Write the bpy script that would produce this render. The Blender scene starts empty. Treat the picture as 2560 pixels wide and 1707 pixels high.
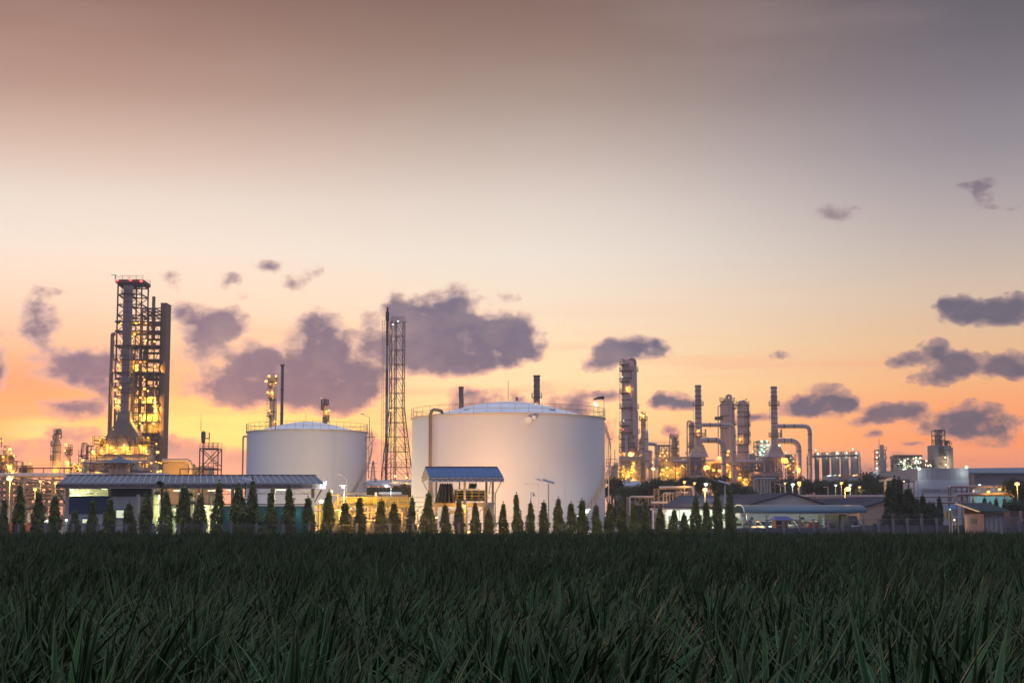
import bpy, math, random
import numpy as np
from mathutils import Vector, Matrix

# ------------------------------------------------------------------ camera
F = 4000.0                      # focal length in photo pixels (2560 wide)
HOR = 1290.0                    # horizon row in the photo
EYE = 2.1
PITCH = math.atan((HOR - 853.5) / F)
scene = bpy.context.scene
cam_d = bpy.data.cameras.new("camera")
cam_d.sensor_width = 36.0
cam_d.lens = 36.0 * F / 2560.0
cam_d.clip_start = 0.3
cam_d.clip_end = 12000
cam = bpy.data.objects.new("camera", cam_d)
scene.collection.objects.link(cam)
cam.location = (0, 0, EYE)
cam.rotation_euler = (math.radians(90) + PITCH, 0, 0)
scene.camera = cam
scene.view_settings.view_transform = 'Standard'
scene.view_settings.look = 'None'
scene.view_settings.exposure = 0.0
scene.view_settings.gamma = 1.0
scene.render.engine = 'CYCLES'
scene.cycles.use_denoising = True
scene.cycles.max_bounces = 5
scene.cycles.diffuse_bounces = 3
scene.cycles.glossy_bounces = 2
scene.cycles.transparent_max_bounces = 6
scene.cycles.transmission_bounces = 3
scene.cycles.use_light_tree = True
scene.cycles.sample_clamp_indirect = 3.0

CT, ST = math.cos(PITCH), math.sin(PITCH)
def ray(px, py):
    a = (px - 1280.0) / F; b = (853.5 - py) / F
    return Vector((a, CT - b * ST, ST + b * CT))
def at(px, py, Y):
    d = ray(px, py); t = Y / d.y
    return Vector((d.x * t, Y, EYE + d.z * t))
def PX(px, Y, py=1200): return at(px, py, Y).x
def PZ(py, Y): return at(1280, py, Y).z
def S(n, Y): return n * Y / F
def azel(px, py):
    d = ray(px, py)
    return math.atan2(d.x, d.y), d.z / math.hypot(d.x, d.y)
def lin(c):
    return tuple((x / 12.92 if x <= 0.04045 else ((x + 0.055) / 1.055) ** 2.4) for x in [v / 255.0 for v in c])

# ------------------------------------------------------------------ sky
world = bpy.data.worlds.new("World"); scene.world = world
world.use_nodes = True
nt = world.node_tree; N = nt.nodes; L = nt.links
for n in list(N): N.remove(n)
def node(t, **k):
    n = N.new(t)
    for a, b in k.items(): setattr(n, a, b)
    return n
def setin(n, i, v):
    if isinstance(v, bpy.types.NodeSocket): L.new(v, n.inputs[i])
    else: n.inputs[i].default_value = v
def mth(op, a, b=0.0, c=0.0, clamp=False):
    n = node('ShaderNodeMath', operation=op, use_clamp=clamp)
    setin(n, 0, a); setin(n, 1, b); setin(n, 2, c)
    return n.outputs[0]
def vmth(op, a, b=(0, 0, 0), c=(0, 0, 0)):
    n = node('ShaderNodeVectorMath', operation=op)
    setin(n, 0, a); setin(n, 1, b)
    if op == 'MULTIPLY_ADD': setin(n, 2, c)
    return n.outputs['Value' if op == 'LENGTH' else 'Vector']
def mixc(f, a, b):
    n = node('ShaderNodeMix', data_type='RGBA')
    setin(n, 0, f)
    for i, v in ((6, a), (7, b)):
        if isinstance(v, bpy.types.NodeSocket): L.new(v, n.inputs[i])
        else: n.inputs[i].default_value = (*v, 1)
    return n.outputs[2]
def smooth(x, lo, hi):
    n = node('ShaderNodeMapRange', interpolation_type='SMOOTHSTEP')
    setin(n, 0, x); setin(n, 1, lo); setin(n, 2, hi); setin(n, 3, 0.0); setin(n, 4, 1.0)
    return n.outputs[0]
def ramp(x, stops):
    n = node('ShaderNodeValToRGB'); L.new(x, n.inputs[0])
    cr = n.color_ramp; cr.interpolation = 'LINEAR'
    while len(cr.elements) < len(stops): cr.elements.new(0.5)
    for e, (p, c) in zip(cr.elements, stops):
        e.position = p; e.color = (*lin(c), 1)
    return n.outputs[0]

tc = node('ShaderNodeTexCoord')
sep = node('ShaderNodeSeparateXYZ'); L.new(tc.outputs['Generated'], sep.inputs[0])
dx, dy, dz = sep.outputs
hl = mth('SQRT', mth('ADD', mth('MULTIPLY', dx, dx), mth('MULTIPLY', dy, dy)))
hl = mth('MAXIMUM', hl, 0.0001)
az = mth('ARCTAN2', dx, dy)
el = mth('DIVIDE', dz, hl)
def vy(py): return azel(1280, py)[1]
VM = 1.2                                     # ramp covers tangent of elevation -0.02 .. 1.18
def rp(py): return max(0.0, min(1.0, (vy(py) + 0.02) / VM))
rf = mth('DIVIDE', mth('ADD', el, 0.02), VM, clamp=True)
def skyramp(rows, tail):
    st = [(rp(y), c) for y, c in rows] + [(p, c) for p, c in tail]
    st.sort(key=lambda s: s[0])
    return ramp(rf, st)
tail = [(0.42, (116, 110, 122)), (0.7, (160, 166, 190)), (1.0, (190, 198, 226))]
rl = skyramp([(1190, (228, 150, 130)), (1110, (253, 184, 100)), (1040, (254, 174, 96)), (950, (251, 170, 120)),
              (860, (250, 196, 158)), (760, (250, 216, 190)), (640, (239, 222, 207)), (520, (227, 212, 199)),
              (400, (208, 180, 165)), (250, (173, 138, 125)), (120, (152, 115, 103)), (0, (133, 98, 88))], tail)
rc = skyramp([(1190, (238, 172, 150)), (1110, (253, 208, 140)), (1030, (253, 218, 152)), (950, (253, 222, 170)),
              (860, (251, 222, 182)), (760, (244, 222, 198)), (640, (230, 220, 207)), (520, (216, 204, 194)),
              (400, (192, 176, 167)), (250, (158, 138, 128)), (120, (137, 112, 102)), (0, (120, 94, 85))], tail)
rr = skyramp([(1190, (214, 142, 122)), (1110, (250, 142, 86)), (1030, (252, 156, 92)), (950, (240, 178, 122)),
              (860, (228, 184, 142)), (760, (212, 186, 162)), (640, (187, 172, 164)), (520, (164, 153, 155)),
              (400, (139, 131, 139)), (250, (116, 108, 118)), (120, (97, 91, 101)), (0, (84, 79, 90))], tail)
rb = ramp(rf, [(0.0, (118, 122, 150)), (0.03, (140, 146, 178)), (0.12, (146, 152, 186)), (0.25, (136, 144, 178)), (0.6, (140, 150, 182)), (1.0, (190, 198, 228))])
s1 = smooth(az, -0.30, 0.02); s2 = smooth(az, 0.0, 0.31)
sky = mixc(s2, mixc(s1, rl, rc), rr)
sky = mixc(smooth(mth('ABSOLUTE', az), 0.34, 1.35), sky, rb)
P = node('ShaderNodeCombineXYZ'); L.new(az, P.inputs[0]); L.new(el, P.inputs[1]); P = P.outputs[0]

# the yellow glow where the sun went down
def blobd(px, py, rx, ry, pos):
    a, e = azel(px, py)
    sx, sy = F / rx, F / ry
    return vmth('LENGTH', vmth('MULTIPLY_ADD', pos, (sx, sy, 0), (-a * sx, -e * sy, 0)))
g1 = mth('SUBTRACT', 1.0, blobd(560, 1075, 520, 100, P), clamp=True)
sky = mixc(mth('MULTIPLY', g1, 1.35, clamp=True), sky, lin((254, 224, 128)))
g1b = mth('SUBTRACT', 1.0, blobd(120, 1075, 150, 42, P), clamp=True)
sky = mixc(mth('MULTIPLY', g1b, 1.1, clamp=True), sky, lin((253, 224, 140)))
g2 = mth('SUBTRACT', 1.0, blobd(60, 960, 260, 90, P), clamp=True)
sky = mixc(mth('MULTIPLY', g2, 0.6, clamp=True), sky, lin((250, 150, 112)))
# thin streaks of high cloud drawn along the horizon
def noise(vec, scale, detail=5, rough=0.55, lac=2.0):
    n = node('ShaderNodeTexNoise'); n.noise_dimensions = '3D'
    L.new(vec, n.inputs['Vector']); n.inputs['Scale'].default_value = scale
    n.inputs['Detail'].default_value = detail; n.inputs['Roughness'].default_value = rough
    return n
st = noise(vmth('MULTIPLY', P, (5.0, 60.0, 0)), 1.0, 5, 0.6).outputs['Fac']
sband = mth('MULTIPLY', smooth(el, 0.0, 0.03), smooth(el, 0.15, 0.07))
sky = mixc(mth('MULTIPLY', mth('MULTIPLY', smooth(st, 0.46, 0.70), sband), 0.55), sky, lin((250, 166, 130)))

hi = noise(vmth('MULTIPLY', P, (2.2, 9.0, 0)), 1.0, 5, 0.55).outputs['Fac']
sky = mixc(mth('MULTIPLY', mth('MULTIPLY', smooth(hi, 0.45, 0.75), smooth(el, 0.10, 0.2)), 0.13), sky, lin((226, 200, 190)))

# cumulus: groups of puffs, their outline broken up by noise
nA = noise(P, 30.0, 7, 0.62)
warp = vmth('MULTIPLY', vmth('SUBTRACT', nA.outputs['Color'], (0.5, 0.5, 0.5)), (0.030, 0.014, 0))
Q = vmth('ADD', P, warp)
PUFFS = [  # centre, radii (photo pixels), weight
 (98,800,42,60,.75),(165,915,80,42,.95),(245,925,62,50,1.0),(175,1018,66,26,.95),(275,1000,40,40,.6),(20,1130,90,26,.6),(0,925,22,44,.9),(185,1095,70,30,.55),(215,1145,90,24,.5),
 (60,830,55,30,.4),(505,812,62,44,.95),(570,800,45,34,.9),(500,880,60,40,.45),(455,775,30,25,.5),
 (650,900,70,46,1),(560,965,95,40,.95),(690,950,120,60,1.1),(800,850,58,66,1.05),(850,930,95,78,1.1),(815,985,100,42,.9),(930,960,50,40,.6),(780,800,30,20,.5),
 (925,830,46,44,.62),(985,770,26,42,.9),(1040,790,52,50,1),(1130,755,56,48,1.1),(1100,850,105,70,1.2),(1200,850,95,56,1.1),(1285,845,60,52,1.05),(1160,905,110,28,1),(1330,880,30,20,.6),(980,890,60,45,.55),
 (1260,750,50,22,.32),(1400,810,36,14,.25),
 (1590,868,70,28,1.05),(1640,870,30,24,.85),(1505,905,40,20,.8),(1540,880,40,24,.8),
 (1680,1008,50,22,1.0),(1640,1000,22,16,.8),(1725,1015,24,12,.7),(1672,1075,26,14,.7),
 (2060,1000,66,36,1.1),(2010,1012,56,24,1.0),(2110,1005,40,18,.85),
 (2200,1030,46,20,1.0),(2275,1030,42,20,1.0),(2160,1052,36,12,.7),(2180,1084,20,9,.6),
 (2440,1045,72,36,1.12),(2390,1065,66,26,1.0),(2510,1065,50,24,.95),(2300,1060,26,18,.4),(2480,1100,70,16,.5),(2270,1104,26,6,.6),(2290,1140,70,18,.45),
 (2400,775,52,32,1.05),(2470,790,56,28,1.05),(2550,775,50,32,1.1),(2360,760,24,22,.7),
 (2340,880,50,28,1.0),(2260,905,40,22,.8),(2380,920,48,24,.95),(2330,945,36,22,.8),(2410,900,32,26,.9),(2515,900,50,26,.95),(2545,930,36,22,.7),(2470,925,30,14,.6),
 (675,668,34,16,.75),(735,705,30,26,.62),(785,680,22,16,.45),(578,700,26,20,.62),(610,738,24,12,.35),(437,690,26,16,.6),(452,718,18,14,.4),(120,728,34,12,.4),
 (2090,530,46,28,.36),(2465,490,30,46,.42),(2420,468,46,12,.40),(2530,520,30,8,.4),(1950,892,22,11,.7),
 (1165,985,34,26,.5),(1215,1000,66,22,.55),(1290,1010,36,26,.6),(1390,1015,50,34,.62),(1460,985,40,18,.55),(1520,985,38,14,.6),(1445,1020,34,26,.6),(1360,960,30,16,.35),(1525,1070,24,30,.6),(1160,1020,60,20,.5),
 (470,1135,60,34,.7),(560,1150,80,36,.7),(430,1120,30,22,.6),(620,1160,50,30,.6),(930,1110,36,24,.5),(935,1170,60,36,.6),(900,1130,30,30,.5),(1020,1100,30,30,.4),
 (1110,1175,60,30,.5),(1890,1035,50,10,.75),(1780,1060,40,14,.3),(1850,1150,60,14,.4),(2120,1170,100,20,.5),
]
acc = None
for (cx, cy, rx, ry, w) in PUFFS:
    dd = blobd(cx, cy, rx * 1.5, ry * 1.5, Q)
    t = mth('MULTIPLY_ADD', dd, -w * 1.35, w * 1.35, clamp=False)
    t = mth('MAXIMUM', t, 0.0)
    acc = t if acc is None else mth('ADD', acc, t)
nB = noise(vmth('MULTIPLY', P, (1.0, 1.35, 0)), 85.0, 7, 0.6).outputs['Fac']
nC = noise(vmth('MULTIPLY', P, (1.0, 1.3, 0)), 24.0, 4, 0.55).outputs['Fac']
dens = mth('ADD', mth('MINIMUM', acc, 1.1), mth('ADD', mth('MULTIPLY', mth('SUBTRACT', nB, 0.5), 2.1), mth('MULTIPLY', mth('SUBTRACT', nC, 0.5), 1.6)))
dens = mth('MULTIPLY', dens, smooth(acc, 0.02, 0.25))
alpha = smooth(dens, 0.04, 0.62)
core = smooth(mth('ADD', mth('MINIMUM', acc, 1.25), mth('ADD', mth('MULTIPLY', mth('SUBTRACT', nC, 0.5), 1.9), mth('MULTIPLY', mth('SUBTRACT', nB, 0.5), 1.5))), 0.3, 1.15)
# cloud colour: pink-lit thin edges, mauve-grey cores; greyer towards the right and higher up
low = smooth(el, 0.12, 0.04)
edge = mixc(low, lin((206, 178, 170)), lin((240, 160, 136)))
edge = mixc(s2, edge, mixc(low, lin((134, 118, 128)), lin((196, 134, 116))))
corec = mixc(s1, lin((96, 88, 126)), lin((68, 80, 118)))
corec = mixc(s2, corec, lin((82, 79, 102)))
corec = mixc(mth('MULTIPLY', smooth(el, 0.062, 0.02), smooth(az, 0.0, -0.1)), corec, lin((232, 164, 146)))
corec = mixc(mth('MULTIPLY', mth('SUBTRACT', nC, 0.48), 3.0, clamp=True), corec, mixc(0.35, corec, edge))
veil = smooth(mth('ADD', mth('MINIMUM', acc, 0.8), mth('ADD', mth('MULTIPLY', mth('SUBTRACT', nC, 0.5), 2.4), mth('MULTIPLY', mth('SUBTRACT', nB, 0.5), 1.6))), 0.0, 0.9)
veil = mth('MULTIPLY', veil, mth('MULTIPLY', smooth(acc, 0.0, 0.3), 0.62))
veil = mth('MULTIPLY', veil, smooth(el, 0.16, 0.10))
sky = mixc(veil, sky, mixc(s2, lin((244, 156, 130)), lin((212, 152, 132))))
cloud = mixc(core, edge, corec)
sky = mixc(mth('MULTIPLY', alpha, mth('MULTIPLY_ADD', core, 0.17, 0.81)), sky, cloud)
tsky = node('ShaderNodeTexSky', sky_type='NISHITA', sun_disc=False)
SUN_AZ = azel(520, 1270)[0]
tsky.sun_elevation = math.radians(1.5)
tsky.sun_rotation = SUN_AZ
add = node('ShaderNodeMix', data_type='RGBA', blend_type='ADD')
add.inputs[0].default_value = 0.01
L.new(sky, add.inputs[6]); L.new(tsky.outputs[0], add.inputs[7])
bg = node('ShaderNodeBackground'); L.new(add.outputs[2], bg.inputs[0]); bg.inputs[1].default_value = 1.14
wo = node('ShaderNodeOutputWorld'); L.new(bg.outputs[0], wo.inputs[0])
world.cycles.sampling_method = 'MANUAL'; world.cycles.sample_map_resolution = 512

sun_d = bpy.data.lights.new("sun", 'SUN'); sun_d.energy = 0.35; sun_d.angle = math.radians(12)
sun_d.color = (1.0, 0.62, 0.36)
sun = bpy.data.objects.new("sun", sun_d); scene.collection.objects.link(sun)
sdir = Vector((math.sin(SUN_AZ), math.cos(SUN_AZ), math.tan(math.radians(2.5))))
sun.rotation_euler = sdir.to_track_quat('Z', 'Y').to_euler()
sun.location = (0, 0, 200)

# ------------------------------------------------------------------ materials
MATS = {}
def M(name, col, rough=0.6, metal=0.0, var=0.18, scale=0.8, streak=0.0, bump=0.0, bscale=8.0, spec=0.5, srgb=False):
    if name in MATS: return MATS[name]
    if srgb: col = lin(col)
    m = bpy.data.materials.new(name); m.use_nodes = True
    t = m.node_tree; b = t.nodes['Principled BSDF']
    b.inputs['Roughness'].default_value = rough; b.inputs['Metallic'].default_value = metal
    b.inputs['Specular IOR Level'].default_value = spec
    g = t.nodes.new('ShaderNodeNewGeometry')
    n = t.nodes.new('ShaderNodeTexNoise'); n.inputs['Scale'].default_value = scale; n.inputs['Detail'].default_value = 5
    t.links.new(g.outputs['Position'], n.inputs['Vector'])
    f = n.outputs['Fac']
    if streak:
        mp = t.nodes.new('ShaderNodeMapping'); mp.inputs['Scale'].default_value = (2.2, 2.2, 0.12)
        t.links.new(g.outputs['Position'], mp.inputs['Vector'])
        n2 = t.nodes.new('ShaderNodeTexNoise'); n2.inputs['Scale'].default_value = 1.0; n2.inputs['Detail'].default_value = 6
        t.links.new(mp.outputs[0], n2.inputs['Vector'])
        mx = t.nodes.new('ShaderNodeMix'); mx.inputs[0].default_value = streak
        t.links.new(f, mx.inputs[2]); t.links.new(n2.outputs['Fac'], mx.inputs[3]); f = mx.outputs[0]
    r = t.nodes.new('ShaderNodeValToRGB'); t.links.new(f, r.inputs[0])
    r.color_ramp.elements[0].position = 0.3; r.color_ramp.elements[1].position = 0.7
    r.color_ramp.elements[0].color = (*[c * (1 - var) for c in col], 1)
    r.color_ramp.elements[1].color = (*[min(1, c * (1 + var * 0.7)) for c in col], 1)
    t.links.new(r.outputs[0], b.inputs['Base Color'])
    if bump:
        n3 = t.nodes.new('ShaderNodeTexNoise'); n3.inputs['Scale'].default_value = bscale; n3.inputs['Detail'].default_value = 4
        t.links.new(g.outputs['Position'], n3.inputs['Vector'])
        bp = t.nodes.new('ShaderNodeBump'); bp.inputs['Strength'].default_value = bump
        t.links.new(n3.outputs['Fac'], bp.inputs['Height']); t.links.new(bp.outputs[0], b.inputs['Normal'])
    MATS[name] = m
    return m
def EM(name, col, strength, base=(0.8, 0.8, 0.8)):
    if name in MATS: return MATS[name]
    m = bpy.data.materials.new(name); m.use_nodes = True
    b = m.node_tree.nodes['Principled BSDF']
    b.inputs['Base Color'].default_value = (*base, 1)
    b.inputs['Emission Color'].default_value = (*col, 1)
    b.inputs['Emission Strength'].default_value = strength
    m.cycles.emission_sampling = 'NONE'
    MATS[name] = m
    return m

# ------------------------------------------------------------------ object helpers
ORG = {}
def tag(o, label=None, cat=None, group=None, kind=None):
    if label: o['label'] = label
    if cat: o['category'] = cat
    if group: o['group'] = group
    if kind: o['kind'] = kind
    return o
def thing(name, label, cat, loc, group=None):
    o = bpy.data.objects.new(name, None); o.empty_display_size = 0.3
    scene.collection.objects.link(o); o.location = loc
    ORG[o.name] = Vector(loc)
    return tag(o, label, cat, group)

class MB:
    def __init__(s): s.v = []; s.f = []
    def quad(s, a, b, c, d):
        n = len(s.v); s.v += [tuple(a), tuple(b), tuple(c), tuple(d)]; s.f.append((n, n+1, n+2, n+3)); return s
    def box(s, x0, x1, y0, y1, z0, z1):
        if x0 > x1: x0, x1 = x1, x0
        if y0 > y1: y0, y1 = y1, y0
        if z0 > z1: z0, z1 = z1, z0
        n = len(s.v)
        s.v += [(x0,y0,z0),(x1,y0,z0),(x1,y1,z0),(x0,y1,z0),(x0,y0,z1),(x1,y0,z1),(x1,y1,z1),(x0,y1,z1)]
        s.f += [(n,n+3,n+2,n+1),(n+4,n+5,n+6,n+7),(n,n+1,n+5,n+4),(n+1,n+2,n+6,n+5),(n+2,n+3,n+7,n+6),(n+3,n,n+4,n+7)]
        return s
    def bar(s, p0, p1, w, h=None):
        h = h or w; p0 = Vector(p0); p1 = Vector(p1); d = p1 - p0
        if d.length < 1e-6: return s
        d.normalize()
        up = Vector((0, 0, 1)) if abs(d.z) < 0.95 else Vector((0, 1, 0))
        a = d.cross(up).normalized() * (w / 2); b = a.cross(d).normalized() * (h / 2)
        n = len(s.v)
        for p in (p0, p1): s.v += [tuple(p-a-b), tuple(p+a-b), tuple(p+a+b), tuple(p-a+b)]
        s.f += [(n,n+1,n+2,n+3),(n+7,n+6,n+5,n+4),(n,n+4,n+5,n+1),(n+1,n+5,n+6,n+2),(n+2,n+6,n+7,n+3),(n+3,n+7,n+4,n)]
        return s
    def tube(s, p0, p1, r0, r1=None, n=8, cap=True):
        return s.sweep([p0, p1], [r0, r0 if r1 is None else r1], n, cap)
    def sweep(s, pts, rad, n=8, cap=True):
        pts = [Vector(p) for p in pts]
        if not isinstance(rad, (list, tuple)): rad = [rad] * len(pts)
        m = len(s.v); k = len(pts)
        d0 = (pts[1] - pts[0]).normalized()
        up = Vector((0, 0, 1)) if abs(d0.z) < 0.95 else Vector((0, 1, 0))
        a = d0.cross(up).normalized()
        for i, p in enumerate(pts):
            if i == 0: d = pts[1] - pts[0]
            elif i == k - 1: d = pts[-1] - pts[-2]
            else: d = (pts[i+1] - p).normalized() + (p - pts[i-1]).normalized()
            d.normalize()
            a = (a - d * a.dot(d)).normalized(); b = d.cross(a)
            for j in range(n):
                t = 2 * math.pi * j / n
                s.v.append(tuple(p + a * (rad[i] * math.cos(t)) + b * (rad[i] * math.sin(t))))
        for i in range(k - 1):
            for j in range(n):
                j2 = (j + 1) % n; q = m + i * n
                s.f.append((q + j, q + j2, q + n + j2, q + n + j))
        if cap:
            s.f.append(tuple(m + j for j in range(n))[::-1]); s.f.append(tuple(m + (k-1)*n + j for j in range(n)))
        return s
    def pipe(s, pts, r, n=8, bend=None, seg=5):
        pts = [Vector(p) for p in pts]; bend = bend or r * 2.2
        out = [pts[0]]
        for i in range(1, len(pts) - 1):
            a = pts[i-1] - pts[i]; c = pts[i+1] - pts[i]
            bl = min(bend, a.length * 0.49, c.length * 0.49)
            a.normalize(); c.normalize()
            p0 = pts[i] + a * bl; p2 = pts[i] + c * bl
            for k in range(seg + 1):
                t = k / seg
                q = p0 * (1-t)**2 + pts[i] * (2*t*(1-t)) + p2 * t*t
                e = pts[i] * 1.0
                out.append(q * 0.75 + (e * 0.25 if False else q * 0.25))
        out.append(pts[-1])
        return s.sweep(out, r, n)
    def lathe(s, cx, cy, prof, n=24, cap=True):
        m = len(s.v); k = len(prof)
        for (r, z) in prof:
            for j in range(n):
                t = 2 * math.pi * j / n
                s.v.append((cx + r * math.cos(t), cy + r * math.sin(t), z))
        for i in range(k - 1):
            for j in range(n):
                j2 = (j + 1) % n; q = m + i * n
                s.f.append((q + j, q + j2, q + n + j2, q + n + j))
        if cap:
            s.f.append(tuple(m + j for j in range(n))[::-1]); s.f.append(tuple(m + (k-1)*n + j for j in range(n)))
        return s
    def ring(s, cx, cy, r0, r1, z0, z1, n=20, a0=0, a1=2*math.pi):
        full = abs(a1 - a0 - 2*math.pi) < 1e-4
        m = len(s.v); c = n if full else n + 1
        for j in range(c):
            t = a0 + (a1 - a0) * j / n
            for (r, z) in ((r0, z0), (r1, z0), (r1, z1), (r0, z1)):
                s.v.append((cx + r*math.cos(t), cy + r*math.sin(t), z))
        for j in range(n):
            q = m + j*4; p = m + ((j+1) % c)*4
            for k in range(4):
                k2 = (k+1) % 4
                s.f.append((q+k, p+k, p+k2, q+k2))
        if not full:
            s.f.append((m, m+3, m+2, m+1)); e = m + n*4; s.f.append((e, e+1, e+2, e+3))
        return s
    def sphere(s, c, r, n=8, k=5, sz=1.0):
        c = Vector(c)
        prof = [(max(1e-4, r*math.sin(math.pi*i/k)), c.z - r*sz*math.cos(math.pi*i/k)) for i in range(k+1)]
        return s.lathe(c.x, c.y, prof, n, cap=False)
    def slab(s, pts, off):
        n = len(s.v); k = len(pts); off = Vector(off)
        s.v += [tuple(p) for p in pts] + [tuple(Vector(p) + off) for p in pts]
        s.f.append(tuple(range(n, n+k))); s.f.append(tuple(range(n+2*k-1, n+k-1, -1)))
        for i in range(k):
            j = (i+1) % k
            s.f.append((n+j, n+i, n+k+i, n+k+j))
        return s
    def rail(s, p0, p1, h=1.1, t=0.06, step=1.5, mid=1):
        p0 = Vector(p0); p1 = Vector(p1); n = max(1, int((p1-p0).length / step))
        up = Vector((0, 0, h))
        s.bar(p0+up, p1+up, t)
        for k in range(mid): s.bar(p0+up*((k+1)/(mid+1)), p1+up*((k+1)/(mid+1)), t*0.8)
        for i in range(n+1):
            q = p0.lerp(p1, i/n); s.bar(q, q+up, t)
        return s
    def railring(s, cx, cy, r, z, h=1.1, t=0.06, n=16, a0=0, a1=2*math.pi, mid=1):
        P_ = [(cx + r*math.cos(a0+(a1-a0)*j/n), cy + r*math.sin(a0+(a1-a0)*j/n)) for j in range(n+1)]
        for j in range(n):
            a, b = P_[j], P_[j+1]
            for k in range(mid+1):
                zz = z + h*(k+1)/(mid+1)
                s.bar((a[0], a[1], zz), (b[0], b[1], zz), t)
            s.bar((a[0], a[1], z), (a[0], a[1], z+h), t)
        if abs(a1-a0) < 6.28: s.bar((*P_[-1], z), (*P_[-1], z+h), t)
        return s
    def ladder(s, x, y, z0, z1, w=0.5, t=0.06, step=0.6, ax='x'):
        d = (w/2, 0) if ax == 'x' else (0, w/2)
        for sg in (-1, 1): s.bar((x+sg*d[0], y+sg*d[1], z0), (x+sg*d[0], y+sg*d[1], z1), t)
        z = z0
        while z < z1:
            s.bar((x-d[0], y-d[1], z), (x+d[0], y+d[1], z), t*0.7); z += step
        return s
    def build(s, name, mat, parent=None, origin=None, smooth=False, label=None):
        org = Vector(origin) if origin is not None else (ORG[parent.name] if parent is not None else Vector((0, 0, 0)))
        v = np.array(s.v, dtype=np.float32) - np.array(org, dtype=np.float32)
        me = bpy.data.meshes.new(name); me.from_pydata(v.tolist(), [], s.f)
        me.materials.append(mat)
        o = bpy.data.objects.new(name, me); scene.collection.objects.link(o)
        if parent is not None: o.parent = parent; o.location = (0, 0, 0)
        else: o.location = org
        ORG[o.name] = org
        if smooth:
            me.shade_smooth(); me.set_sharp_from_angle(angle=math.radians(38))
        if label: o['label'] = label
        return o

def plight(parent, p, power, col, r=0.3):
    d = bpy.data.lights.new("lamp_or_fill_light", 'POINT'); d.energy = power; d.color = col; d.shadow_soft_size = 0.0
    o = bpy.data.objects.new("lamp_or_fill_light", d); scene.collection.objects.link(o)
    if parent is not None:
        o.parent = parent; o.location = Vector(p) - ORG[parent.name]
    else: o.location = p
    return o
SOD = (1.0, 0.50, 0.06); SODL = (1.0, 0.58, 0.16); WHT = (0.86, 1.0, 0.88); RED = (1.0, 0.03, 0.02)
e_sod = EM("sodium_lamp_glass", (1.0, 0.42, 0.04), 3.0); e_sod2 = EM("dim_sodium_glass", (1.0, 0.40, 0.03), 1.5)
e_wht = EM("white_lamp_glass", (0.80, 1.0, 0.76), 1.7); e_red = EM("red_beacon_glass", RED, 5.0)
e_warmw = EM("warm_white_glass", (1.0, 0.80, 0.42), 3.0)
KIND = {'s': (e_sod, SOD), 'd': (e_sod2, SOD), 'w': (e_wht, WHT), 'r': (e_red, RED), 'h': (e_warmw, (1, .8, .5))}
def lamp(parent, p, kind='s', r=0.3, power=0, off=(0, -0.8, -0.5), name='lamp'):
    m, c = KIND[kind]
    o = MB().sphere(p, r*.85, 8, 5, 0.75).build(name, m, parent, smooth=True)
    if power: plight(parent, Vector(p) + Vector(off), power, c, 0.35)
    return o

m_steel = M("brown_grey_structural_steel", (0.26, 0.195, 0.16), 0.6, 0.0, 0.3)
m_dsteel = M("dark_structural_steel", (0.12, 0.085, 0.075), 0.65, 0.0, 0.3)
m_clad = M("pipe_insulation_cladding", (0.52, 0.45, 0.46), 0.5, 0.05, 0.22, 0.4, 0.6)
m_clad2 = M("dull_vessel_cladding", (0.44, 0.35, 0.32), 0.55, 0.0, 0.25, 0.4, 0.6)
m_tan = M("cream_painted_steel", (0.55, 0.46, 0.34), 0.55, 0.0, 0.25, 0.6, 0.4)
m_galv = M("galvanised_steel", (0.38, 0.39, 0.42), 0.45, 0.5, 0.2, 1.5)
m_tank = M("white_tank_paint", (0.60, 0.625, 0.70), 0.5, 0.0, 0.09, 0.07, 0.12)  # broad mottling in the paint colour imitates cloud reflections
m_dome = M("pale_aluminium_dome", (0.92, 0.93, 0.97), 0.45, 0.0, 0.1, 0.4)
m_concrete = M("weathered_concrete", (0.34, 0.33, 0.34), 0.85, 0, 0.3, 1.2, 0.5, 0.3)
m_blueroof = M("blue_metal_roof", (0.05, 0.13, 0.30), 0.55, 0.0, 0.2, 0.5, 0.3)
m_greyroof = M("grey_blue_metal_roof", (0.105, 0.15, 0.205), 0.6, 0.0, 0.22, 0.35, 0.4)
m_white = M("white_painted_metal", (0.70, 0.70, 0.72), 0.5, 0, 0.1, 0.8, 0.3)
m_yellow = M("yellow_safety_paint", (0.75, 0.50, 0.05), 0.5, 0, 0.15, 1.0)
m_redp = M("faded_red_paint", (0.22, 0.06, 0.05), 0.55, 0, 0.2)
m_black = M("black_rubber", (0.015, 0.015, 0.017), 0.7)
# ------------------------------------------------------------------ ground
m_soil = M("dark_field_soil", (0.035, 0.030, 0.022), 0.95, 0, 0.35, 0.5, 0, 0.4)
m_yard = M("yard_concrete", (0.20, 0.19, 0.18), 0.85, 0, 0.25, 0.15, 0, 0.2)
g = MB(); g.quad((-4000, -200, 0), (4000, -200, 0), (4000, 9000, 0), (-4000, 9000, 0))
tag(g.build('ground', m_soil), kind='structure')
g = MB(); g.quad((-150, 148, .004), (40, 148, .004), (40, 330, .004), (-150, 330, .004))
tag(g.build('yard_pavement', m_yard), kind='structure')
g = MB(); g.quad((22, 190, .008), (75, 190, .008), (75, 240, .008), (22, 240, .008))
tag(g.build('car_park', M("car_park_asphalt", (0.06, 0.06, 0.062), 0.9, 0, .2, .4)), kind='structure')

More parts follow.
